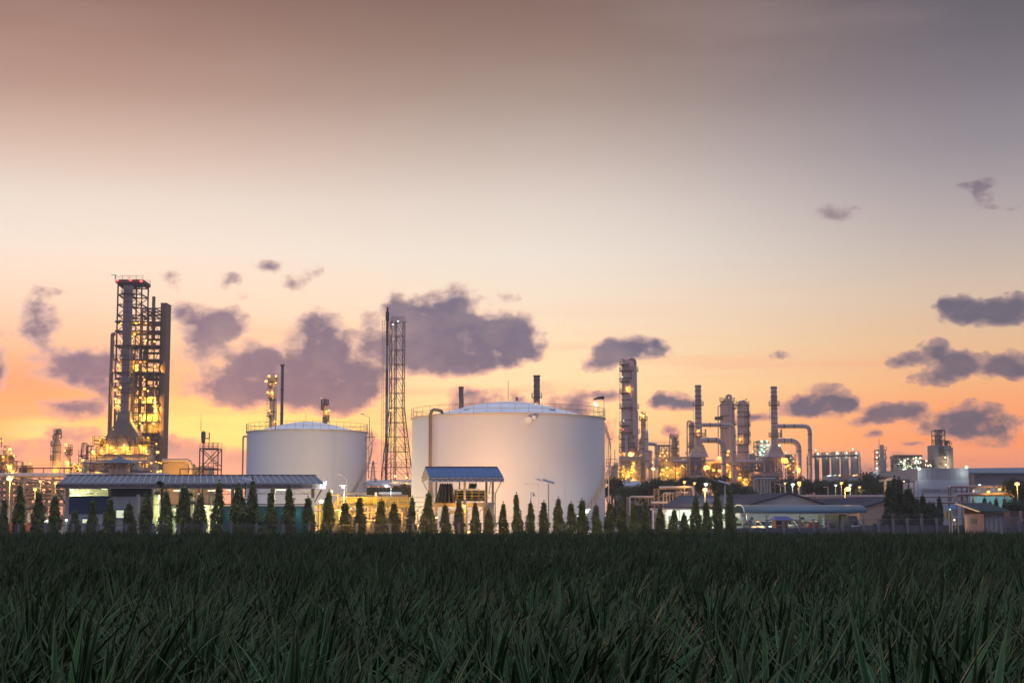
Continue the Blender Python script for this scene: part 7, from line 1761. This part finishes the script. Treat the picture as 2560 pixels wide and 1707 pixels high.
kb = thing('guard_booth', "small brightly lit pale booth with dark window left of the car port", 'booth', (PX(1847, 206), 206, 0))
MB().box(PX(1836, 206), PX(1855, 206), 206, 208, 0, PZ(1296, 206)).build('wall', MATS["pale_green_lit_wall"], kb); MB().box(PX(1838, 206), PX(1852.5, 206), 205.95, 205.99, PZ(1314, 206), PZ(1307, 206)).build('window', m_darkin, kb)
MB().box(PX(1834, 206), PX(1857, 206), 205.7, 208.3, PZ(1296, 206), PZ(1294.5, 206)).build('roof', m_white, kb)
plight(kb, at(1846, 1300, 203.5), 70, (.85, 1, .8), .3)
o2 = gable('office', "second dark-roofed building with a salmon end wall, left of the cypress clump", 'building', 2141, 2245, 2345, 1273, 1243, 214, 40, m_pink, m_oroof)
for px, w in ((2202, 16),): MB().box(PX(px, 213.9), PX(px+w, 213.9), 213.88, 213.96, 0, PZ(1280, 214)).build('door', M("dull_mauve_door", (.20, .15, .16), .6), o2)
MB().box(PX(2183, 213), PX(2192, 213), 213.2, 213.8, .3, PZ(1308, 213)).build('bench', m_darkin, o2)
# blue-green wall between car port and office
t = thing('low_wall', "pale low office wall lit green behind the parked cars", 'wall', (PX(1990, 224), 224, 0))
MB().box(PX(1865, 223.5), PX(2138, 223.5), 223.5, 224, 0, PZ(1283, 223)).build('wall', MATS["pale_green_lit_wall"], t)
for (a, c) in ((1874, 1882), (1928, 1935), (1998, 2009), (2060, 2072)): MB().box(PX(a, 223.3), PX(c, 223.3), 223.3, 223.45, PZ(1298, 223), PZ(1292, 223)).build('vent', m_darkin, t)
# car port
cp = thing('car_port', "long curved blue car port roof on white trusses over the parked cars", 'car port', (PX(2005, 206), 206, 0))
m_cproof = M("slate_blue_curved_roof", (.07, .14, .20), .4, .2, .15, .5, .3)
b = MB(); x0, x1 = PX(1857, 203), PX(2160, 203); n = 12; zc = PZ(1281, 203); m = 0
ring_ = []
for k in range(n+1):
    a = math.pi*k/n; yy = 207-5.2*math.cos(a); zz = zc+1.0*math.sin(a)**.8 if 0 < k < n else zc
    b.v += [(x0, yy, zz), (x1, yy, zz)]
for k in range(n): q = 2*k; b.f.append((q, q+1, q+3, q+2))
rf = b.build('roof', m_cproof, cp, smooth=True); so = rf.modifiers.new('thick', 'SOLIDIFY'); so.thickness = .06
b = MB()
for k in range(n):
    a = math.pi*k/n; a2 = math.pi*(k+1)/n
    p0 = (x0-.05, 207-5.2*math.cos(a), zc+1.0*math.sin(a)**.8 if k else zc); p1 = (x0-.05, 207-5.2*math.cos(a2), zc+1.0*max(0, math.sin(a2))**.8); b.bar(p0, p1, .1)
za, zb_ = PZ(1283, 202.5), PZ(1277.5, 202.5); xx0, xx1 = PX(1872, 202.5), PX(2135, 202.5)
b.bar((xx0, 202.5, za), (xx1, 202.5, za), .09); b.bar((xx0, 202.5, zb_), (xx1, 202.5, zb_), .06); n = 44
for k in range(n): u = xx0+(xx1-xx0)*k/n; v = xx0+(xx1-xx0)*(k+1)/n; b.bar((u, 202.5, za if k % 2 else zb_), (v, 202.5, zb_ if k % 2 else za), .06)
b.build('truss', m_white, cp)
for px in (1872.5, 1934.7, 1996, 2057, 2117): 
    x = PX(px, 202.6); MB().box(x-.1, x+.1, 202.5, 202.7, 0, zb_).build('post', m_white, cp)
for px in (1890, 1930, 1975, 2020, 2065, 2110):
    q = at(px, 1281, 206.5); MB().box(q.x-.6, q.x+.6, 206.4, 206.6, zc+.25, zc+.31).build('strip_light', e_tube, cp); plight(cp, (q.x, 206.5, zc+.1), 170, (.72, 1.0, .76), .5)
# blue-roofed gatehouse and kiosks
gh = thing('gatehouse', "small hut with royal blue hipped roof among the parked cars", 'hut', (PX(1950, 186), 186, 0))
b = MB(); Yg = 186.0; za, zb_ = PZ(1300.5, Yg), PZ(1290, Yg); xa, xb = PX(1927, Yg), PX(1980, Yg)
frus(b, xa, xb, 184, 189, za, PX(1936, Yg), PX(1967, Yg), 186, 187, zb_); b.build('roof', M("royal_blue_roof", (.02, .05, .25), .45, .1, .15), gh)
MB().box(PX(1934, Yg), PX(1964, Yg), 185, 188, 0, za).build('wall', M("rust_brick_wall", (.22, .08, .05), .8, 0, .3, 3), gh); MB().box(PX(1935.5, Yg), PX(1953, Yg), 184.9, 184.98, PZ(1311, Yg), PZ(1302, Yg)).build('window', m_darkin, gh)
MB().box(PX(1932, Yg), PX(1954, Yg), 184.8, 184.9, PZ(1314, Yg), PZ(1311.5, Yg)).build('sill', M("orange_trim", (.55, .22, .06), .6), gh)
t = thing('red_kiosk', "red box-like kiosk in front of the parked cars", 'kiosk', (PX(2032, 180), 180, 0))
MB().box(PX(2019.5, 180), PX(2044, 180), 180, 181.6, 0, PZ(1308, 180)).build('body', M("kiosk_red_paint", (.42, .05, .03), .5, 0, .2), t); MB().box(PX(2026, 180), PX(2043, 180), 179.93, 179.98, PZ(1320, 180), PZ(1311, 180)).build('door', m_redp, t); MB().box(PX(2018.5, 180), PX(2045, 180), 179.8, 181.8, PZ(1308, 180), PZ(1307, 180)).build('roof', M("kiosk_red_paint", (0, 0, 0)), t)
t = thing('orange_post', "thick orange post in front of the car port's middle", 'post', (PX(1997, 182), 182, 0))
b = MB(); b.lathe(PX(1997, 182), 182, [(.17, 0), (.17, PZ(1300, 182)), (.2, PZ(1300, 182)), (.2, PZ(1296.5, 182))], 14); b.build('shaft', M("orange_trim", (0, 0, 0)), t, smooth=True)
b = MB(); t = thing('barrier_fence', "low reddish barrier rails before the parked cars", 'barrier', (PX(2000, 178), 178, 0))
for k in range(16): x = PX(1962+6.2*k, 178); b.bar((x, 178, 0), (x, 178, PZ(1316, 178)), .08)
b.bar((PX(1962, 178), 178, PZ(1316, 178)), (PX(2056, 178), 178, PZ(1316, 178)), .08); b.build('rails', m_redp, t)
# ---- cars
m_tyre = m_black; m_gl = M("car_window_glass", (.02, .03, .03), .08, 0, .05)
def carpaint(nm, c): return M(nm, c, .28, .25, .05, 1, 0, 0, 8, .6)
def car(px, Y, rot, paint, label, kind='hatch', nm='parked_car'):
    p = Vector((PX(px, Y), Y, 0)); t = thing(nm, label, 'car' if nm == 'parked_car' else 'truck', (0, 0, 0), 'cars parked under the car port' if nm == 'parked_car' else None)
    Ln, W, H = (4.3, 1.75, 1.5) if kind != 'van' else (4.9, 1.85, 1.85)
    # stations along length: x, half width at belt, belt z, roof z (0 = no cabin), bottom z
    if kind == 'sedan': st = [(-2.15, .62, .62), (-2.05, .82, .86), (-1.3, .87, .95), (1.0, .88, .93), (1.9, .84, .80), (2.15, .66, .60)]; cab = [(-1.75, .95), (-.95, 1.42), (.25, 1.45), (1.05, .93)]
    elif kind == 'pickup': st = [(-2.5, .8, .95), (-2.4, .88, 1.05), (-1.0, .9, 1.05), (1.1, .9, 1.05), (2.2, .86, .95), (2.5, .7, .7)]; cab = [(-.9, 1.05), (-.75, 1.7), (.45, 1.7), (1.15, 1.05)]
    elif kind == 'van': st = [(-2.3, .85, 1.0), (-2.25, .9, 1.05), (-1.0, .92, 1.05), (1.3, .92, 1.0), (2.1, .86, .85), (2.35, .7, .62)]; cab = [(-2.25, 1.05), (-2.0, 1.85), (.5, 1.87), (1.5, 1.0)]
    else: st = [(-1.95, .72, .8), (-1.9, .84, .92), (-1.0, .87, .95), (1.0, .87, .92), (1.75, .83, .80), (2.0, .64, .6)]; cab = [(-1.88, .95), (-1.5, 1.45), (.2, 1.5), (1.1, .93)]
    b = MB(); rows = []
    for (x, w, z) in st:
        rows.append([(x, -w*.93, .28), (x, -w, .5), (x, -w*.97, z-.05), (x, -w*.86, z), (x, w*.86, z), (x, w*.97, z-.05), (x, w, .5), (x, w*.93, .28)])
    n = len(b.v)
    for rw in rows: b.v += rw
    for i in range(len(rows)-1):
        for j in range(8): j2 = (j+1) % 8; b.f.append((n+i*8+j, n+i*8+j2, n+(i+1)*8+j2, n+(i+1)*8+j))
    b.f.append(tuple(n+j for j in range(8))[::-1]); b.f.append(tuple(n+(len(rows)-1)*8+j for j in range(8)))
    def cabin(b, sc, dz):
        m_ = len(b.v)
        for i, (x, z) in enumerate(cab):
            w = (.80 if i in (0, 3) else .64)*sc; b.v += [(x, -w, z+dz if i in (1, 2) else z-.03), (x, w, z+dz if i in (1, 2) else z-.03)]
        b.f += [(m_, m_+2, m_+3, m_+1), (m_+2, m_+4, m_+5, m_+3), (m_+4, m_+6, m_+7, m_+5), (m_, m_+6, m_+4, m_+2), (m_+1, m_+3, m_+5, m_+7)]
    R_ = Matrix.Translation(p) @ Matrix.Rotation(rot, 4, 'Z')
    def xf(b): b.v = [tuple(R_ @ Vector(v)) for v in b.v]; return b
    body = xf(b).build('body', paint, t, smooth=True)
    b = MB(); cabin(b, 1.0, 0); xf(b).build('windows', m_gl, t)
    b = MB(); (xa, za), (xb, zb2), (xc, zc2), (xd, zd2) = cab
    b.box(xb-.04, xc+.04, -.66, .66, zb2-.015, zb2+.04)
    for sg in (-1, 1):
        for (q0, q1) in (((xa, za), (xb, zb2)), ((xc, zc2), (xd, zd2))): b.bar((q0[0], sg*(.8 if q0[1] < 1.2 else .655), q0[1]), (q1[0], sg*(.8 if q1[1] < 1.2 else .655), q1[1]), .09)
        xm = (xb+xc)/2; b.bar((xm, sg*.655, zb2), (xm, sg*.81, za), .07)
    xf(b).build('roof', paint, t)
    for sx in (-1.25, 1.3):
        for sg in (-1, 1):
            b = MB(); b.tube((sx, sg*.66, .32), (sx, sg*.9, .32), .32, None, 14); w = xf(b).build('wheel', m_tyre, t, smooth=True)
            b = MB(); b.tube((sx, sg*.905, .32), (sx, sg*.915, .32), .2, None, 10); xf(b).build('rim', m_galv, w)
    x_e = st[-1][0]
    for sg in (-1, 1): b = MB(); b.box(x_e-.12, x_e+.015, sg*.45-.17, sg*.45+.17, .56, .70); xf(b).build('headlight', m_white, t)
    b = MB(); b.box(x_e-.02, x_e+.03, -.55, .55, .36, .46); xf(b).build('bumper_grille', m_black, t)
    return t
c_s = carpaint("silver_car_paint", (.50, .52, .52)); c_w = carpaint("white_car_paint", (.72, .74, .72)); c_d = carpaint("dark_car_paint", (.05, .06, .06)); c_g = carpaint("grey_car_paint", (.22, .24, .24)); c_b = carpaint("pale_blue_car_paint", (.35, .45, .55))
A = math.radians
for args in ((1887, 206, A(-62), c_b, "pale blue car, leftmost under the car port", 'sedan'), (1903, 205, A(-60), c_w, "white sedan just right of the pale blue car", 'sedan'), (1915, 208, A(-50), c_s, "silver hatchback half hidden left of the blue-roofed hut", 'hatch'),
             (1972, 206, A(-70), c_w, "white pickup just right of the blue-roofed hut", 'pickup'), (1990, 205, A(-58), c_s, "silver car behind the thick orange post", 'hatch'), (2010, 205, A(-58), c_g, "grey sedan between the orange post and the red kiosk", 'sedan'),
             (2027, 206, A(-55), c_w, "white car behind the red kiosk", 'sedan'), (2050, 207, A(-58), c_g, "grey car right of the red kiosk", 'hatch'), (2068, 205, A(-60), c_d, "dark sedan left of the green truck", 'sedan'), (2131, 203, A(-70), c_w, "white car at the far right, beyond the green truck", 'sedan')): car(*args)
t = thing('green_truck', "high dark green covered truck under the right end of the car port", 'truck', (PX(2101, 204), 204, 0))
p = Vector((PX(2098, 204), 204, 0)); R_ = Matrix.Translation(p) @ Matrix.Rotation(A(-48), 4, 'Z'); m_tg = M("dark_green_truck_paint", (.03, .06, .04), .5, 0, .3)
def xb_(b): b.v = [tuple(R_ @ Vector(v)) for v in b.v]; return b
b = MB(); b.box(-2.8, .6, -1, 1, .8, 2.35); xb_(b).build('covered_bed', m_tg, t)
b = MB(); frus(b, .7, 2.4, -.95, .95, .6, .75, 1.9, -.85, .85, 2.15); b.box(-2.8, 2.3, -.9, .9, .5, .8); xb_(b).build('cab', m_tg, t)
b = MB(); b.slab([(2.22, -.8, 1.35), (2.22, .8, 1.35), (1.97, .76, 2.0), (1.97, -.76, 2.0)], (.06, 0, .02)); xb_(b).build('windscreen', m_gl, t)
for sx in (-1.8, 1.6):
    for sg in (-1, 1): b = MB(); b.tube((sx, sg*.75, .45), (sx, sg*1.0, .45), .45, None, 14); xb_(b).build('wheel', m_tyre, t)
for sg in (-1, 1): b = MB(); b.box(2.36, 2.42, sg*.7-.12, sg*.7+.12, .75, .95); xb_(b).build('headlight', m_white, t)
# ---- hut at the right with green metal roof
hY = 165.0
h = thing('roadside_hut', "small hut with dark green metal roof and boarded gable at the right", 'hut', (PX(2455, 168), 168, 0))
ze, zr = PZ(1279, hY), PZ(1258.5, hY+5); xe0, xe1 = PX(2447, hY), PX(2524, hY); xr0, xr1 = PX(2387.5, hY+5), PX(2466, hY+5)
b = MB(); b.slab([(xe0, hY, ze), (xe1, hY, ze), (xr1, hY+5, zr), (xr0, hY+5, zr)], (0, 0, .09)); rf = b.build('roof', M("dark_green_metal_roof", (.035, .075, .085), .4, .2, .2, .5, .3), h)
b = MB()
for k in range(17): f = k/16; b.bar((xe0+(xe1-xe0)*f, hY, ze+.1), (xr0+(xr1-xr0)*f, hY+5, zr+.1), .04)
b.build('roof_ribs', MATS["dark_green_metal_roof"], rf)
b = MB(); b.bar((xe0, hY-.02, ze), (xr0, hY+5, zr), .12); b.bar((xr0, hY+5, zr+.05), (xr1, hY+5, zr+.05), .1); b.build('roof_edge', m_galv, rf)
zw = PZ(1280.5, hY); wl0, wl1 = xe0+.6, xe1-.6
b = MB(); b.box(wl0, wl1, hY+.6, hY+.8, 0, ze-.05); b.build('front_wall', m_wallg, h)
b = MB(); b.slab([(wl0, hY+.6, 0), (xr0+.9, hY+5, 0), (xr0+.9, hY+5, PZ(1285, hY+2)), (wl0, hY+.6, PZ(1284, hY))], (.15, 0, 0)); b.build('side_wall', m_pink, h)
b = MB(); A0 = Vector((wl0, hY+.6, 0)); A1 = Vector((xr0+.9, hY+5, 0))
n = 14; zlo = PZ(1284, hY)
for k in range(n): f = (k+.5)/n; q = A0.lerp(A1, f); ztop = ze+(zr-ze)*(f*.95)-.1; b.bar((q.x, q.y, zlo), (q.x, q.y, ztop), .2, .04)
b.build('gable_boards', M("orange_brown_boards", (.34, .16, .07), .8, 0, .4, 5, .5), h)
b = MB(); b.slab([A0+Vector((.1, .05, zlo)), A1+Vector((.1, .05, zlo)), A1+Vector((.1, .05, zr-ze+ze-.15)), A0+Vector((.1, .05, ze-.15))], (.03, 0, 0)); b.build('gable_backing', m_darkin, h)
f = A0.lerp(A1, .38); f2 = A0.lerp(A1, .68); b = MB(); b.slab([f+Vector((-.06, 0, PZ(1308, hY))), f2+Vector((-.06, 0, PZ(1308, hY))), f2+Vector((-.06, 0, PZ(1296, hY))), f+Vector((-.06, 0, PZ(1296, hY)))], (.03, 0, 0)); b.build('window', m_darkin, h)
b = MB()
for k in range(5): x = wl0+(wl1-wl0)*k/4; b.box(x-.06, x+.06, hY+.5, hY+.58, 0, ze-.1)
b.bar((wl0, hY+.5, PZ(1287, hY)), (wl1, hY+.5, PZ(1287, hY)), .05); b.bar((wl0, hY+.5, PZ(1290, hY)), (wl1, hY+.5, PZ(1290, hY)), .05); b.build('frame', m_steel, h)
plight(h, (A1.x-1.5, hY+1.5, 2.2), 10, SOD, .3)
# blue awning and stall to its left
t = thing('awning_stall', "blue sloping awning over shelves left of the green-roofed hut", 'stall', (PX(2378, 172), 172, 0))
b = MB(); b.slab([(PX(2368, 171), 171, PZ(1272, 171)), (PX(2392, 171), 171, PZ(1271, 171)), (PX(2388, 173), 174, PZ(1261, 174)), (PX(2381, 173), 174, PZ(1261, 174))], (0, 0, .06)); b.build('awning', m_blueroof, t)
b = MB()
for k in range(4): b.box(PX(2376, 171), PX(2393, 171), 171.5, 171.6, PZ(1288-4*k, 171), PZ(1285.5-4*k, 171))
b.build('shutter', M("blue_shutter", (.04, .12, .22), .5, 0, .2), t)
b = MB()
for px in (2370, 2377, 2392): b.bar((PX(px, 171), 171, 0), (PX(px, 171), 171, PZ(1272, 171)), .07)
for k in range(5): b.bar((PX(2384, 171), 171, .9+.28*k), (PX(2386.5, 171), 171, .9+.28*k), .12)
b.build('post', m_steel, t)
MB().box(PX(2363, 173), PX(2372, 173), 173, 173.5, 1.9, PZ(1278, 173)).build('yellow_panel', M('dull_yellow_panel', (.30, .19, .03), .6), t)
lamp(t, at(2375, 1273, 170.9), 'w', .09, 12); lamp(t, at(2386, 1299, 171), 'h', .12, 25)
t = thing('brown_annex', "low dark brown annex right of the green-roofed hut", 'building', (PX(2545, 200), 200, 0))
MB().box(PX(2522, 200), PX(2620, 200), 200, 206, 0, PZ(1276, 200)).build('wall', M("dark_brown_wall", (.12, .06, .05), .8, 0, .2), t); MB().box(PX(2550, 199), PX(2556, 199), 199.6, 199.9, 0, PZ(1276, 199)).build('pillar', m_pink, t)
b = MB(); b.rail((PX(2540, 190), 190, .7), (PX(2620, 190), 190, .7), 1.0, .08, 1.5); b.build('railing', m_galv, t)

# ---- solar panel lamps
m_pv = M("solar_panel_glass", (.36, .40, .48), .18, .3, .08)
def solar(px, ytop, Y, x0, y0_, x1, y1_, label, th=.08):
    t = thing('solar_lamp', label, 'solar street lamp', (PX(px, Y), Y, 0), 'solar street lamps')
    q = at(px, ytop, Y); MB().bar((q.x, Y, 0), (q.x, Y, q.z), .11).build('pole', m_galv if px > 700 else m_navy, t)
    a = at(x0, y0_, Y-.35); c = at(x1, y1_, Y-.35); up = Vector((.05, .9, .20))
    MB().slab([a, c, c+up, a+up], (0, 0, .05)).build('panel', m_pv, t)
    h = a+(a-c)*.18; MB().bar(a, h, .05).bar(h, h+(a-c).normalized()*.45+Vector((0, 0, .05)), .2, .08).build('lamp_head', m_galv, t)
solar(614, 1205, 149, 603, 1198, 628, 1203.5, "solar lamp with white tilted panel in front of the long shed roof")
solar(1371, 1209, 158, 1357, 1202, 1385, 1210, "solar lamp on a tall pole standing before the biggest tank")
solar(1812.5, 1212, 172, 1797, 1204, 1826, 1212.5, "solar lamp with long white panel over the office roof, beside two tall trees")
t = thing('cctv_pole', "short white pole with a hanging dome camera before the biggest tank", 'camera pole', (PX(1328, 152), 152, 0))
q = at(1327.5, 1230.5, 152); MB().pipe([(q.x, 152, 0), (q.x, 152, q.z), (q.x+.26, 152, q.z), (q.x+.26, 152, q.z-.1)], .045, 8, .04).build('pole', m_white, t)
MB().sphere((q.x+.26, 152, q.z-.22), .1, 8, 5, 1.4).build('dome_camera', m_galv, t)
mast(1345, 1209, 240, 1317, 1210.5, "thin horizontal-armed lamp faint against the biggest tank", lit=False, pt=.07)
# ---- street lamps
LM = [
 (25, 1196, 176, 25, 1193, 's', .52, 900, "brightest sodium lamp, on a tall post at the far left edge"),
 (101.5, 1204, 184, 101.5, 1201.5, 's', .24, 120, "sodium lamp under the silver pipe, before the long shed's roof corner"),
 (88, 1223, 168, 88, 1221, 's', .26, 160, "sodium lamp lower on the pipe rack, above the third tree"),
 (139, 1208, 178, 139, 1206, 's', .24, 140, "sodium lamp beside the long shed's left roof corner"),
 (861, 1219, 172, 858, 1214.5, 'w', .3, 260, "white lamp before the smaller tank's right half"),
 (977.5, 1219, 186, 966, 1213, 'w', .3, 200, "white long-headed lamp between the tanks"),
 (1465, 1282, 170, 1467.5, 1275, 'w', .30, 260, "white floodlight lighting the biggest tank near its right side"),
 (1764, 1212, 240, 1764.5, 1209, 'w', .42, 120, "white-green lamp just above the star-like orange lamp"),
 (1762, 1224, 232, 1762, 1222, 's', .5, 500, "star-like orange lamp above the office roof's left part"),
 (1711, 1206, 262, 1711, 1203.5, 's', .34, 120, "small orange lamp in the dark trees over the pipe portal"),
 (1735, 1209, 266, 1736, 1206.5, 'd', .34, 60, "dim yellow twin lamp in the trees right of the small orange lamp"),
 (1962, 1209, 300, 1962, 1207, 's', .24, 50, "small yellow lamp right of the standing pipe group"),
 (1981, 1212, 298, 1981.5, 1209.5, 'w', .48, 150, "white lamp between the small yellow lamp and the orange pair"),
 (1996, 1240, 262, 1997, 1205, 's', .42, 160, "tall-poled orange lamp, upper of a close pair"),
 (1999, 1215, 264, 1998, 1210, 's', .4, 0, "orange lamp directly under the tall-poled one"),
 (2088.5, 1214, 300, 2089, 1212, 'w', .32, 60, "small white-green lamp before the middle silos"),
 (2103, 1209, 296, 2103.5, 1206, 's', .42, 120, "orange lamp up and left of the big starry one"),
 (2125, 1214, 298, 2125, 1211.5, 'w', .38, 80, "white lamp just up and right of the big starry one"),
 (2111.5, 1222, 236, 2120, 1220, 's', .62, 700, "biggest starry orange lamp before the silos"),
 (2148, 1219, 300, 2148.5, 1216.5, 'd', .38, 60, "dim yellow bar lamp at the foot of the largest round tree"),
 (2543, 1212, 232, 2542, 1207.5, 's', .5, 420, "orange lamp near the right edge above the pipe bridge"),
 (1951, 1216, 262, 1945, 1210, None, 0, 0, "unlit lamp with a left-bent arm right of the standing pipes"),
 (1963.5, 1219, 262, 1952, 1212, None, 0, 0, "unlit lamp with long rising arm right of the standing pipes"),
 (2070, 1218, 262, 2066, 1218, None, 0, 0, "unlit short T-shaped lamp before the silo trees"),
 (59, 1208, 172, 75, 1200, None, 0, 0, "tall unlit tan pole between the second and third trees"),
]
for (px, yt, Y, xh, yh, k, r_, pw, lb) in LM:
    mast(px, yt, Y, xh, yh, lb, k or 's', pw, (r_ or .1)*.8, lit=bool(k), pt=.09 if Y < 250 else .13)
for (px, py, lb) in ((118, 1302, "low white ball light behind the fence, before the fourth tree"), (166, 1300, "low pale yellow ball light beside the long shed's left post"), (1445, 1290, "low hidden white flood glowing on the biggest tank between two trees")):
    Y = 146 if px < 200 else 180; q = at(px, py, Y)
    t = thing('ball_light', lb, 'lamp', (q.x, Y, 0), 'low lamps'); MB().bar((q.x, Y, 0), q, .08).build('post', m_galv, t)
    lamp(t, q, 'w', .16 if px < 1000 else .12, 28 if px < 1000 else 900, (0, -.5, .2) if px < 1000 else (-.3, 3.0, .6))
# warm and white floods that light the tanks and the yard
for (px, py, Y, pw, c) in ((1105, 1262, 218, 19000, (1, .46, .05)), (1050, 1200, 214, 5000, (1, .5, .35)), (1190, 1270, 220, 6500, (1, .52, .2)), (1055, 1275, 226, 3600, (1, .62, .3)), (880, 1280, 262, 3800, (1, .6, .2)), (790, 1280, 258, 5200, (1, .7, .3)), (700, 1280, 262, 4200, (1, .85, .45)), (1450, 1285, 226, 900, (.85, 1, .85)), (1004, 1290, 215, 900, SOD)):
    plight(yp_ if px < 1250 else bt, at(px, py, Y), pw, c, .8)
# unseen point lights added along the fence to brighten the tree row
for (px, pw, c) in ((860, 110, SOD), (930, 110, SOD), (1010, 110, SOD), (1095, 130, SOD), (1170, 130, SOD), (1240, 110, SOD), (1310, 130, (1, .6, .2)), (1375, 130, (1, .7, .25)), (1442, 130, (1, .8, .35)), (1508, 110, (1, .6, .2)), (1570, 130, (1, .6, .2)), (1630, 80, (1, .6, .2))):
    plight(ob, at(px, 1302, 139), pw, c, .5)
# ---- evening haze
hz = MB(); hz.box(-1100, 1100, -60, 960, -1.0, 125.0)
hm = bpy.data.materials.new("evening_haze"); hm.use_nodes = True
for n_ in list(hm.node_tree.nodes): hm.node_tree.nodes.remove(n_)
pv = hm.node_tree.nodes.new('ShaderNodeVolumePrincipled'); pv.inputs['Color'].default_value = (.95, .92, .92, 1); pv.inputs['Density'].default_value = 0.00022; pv.inputs['Anisotropy'].default_value = 0.3
mo = hm.node_tree.nodes.new('ShaderNodeOutputMaterial'); hm.node_tree.links.new(pv.outputs[0], mo.inputs['Volume'])
ho = hz.build('haze', hm); tag(ho, kind='stuff')
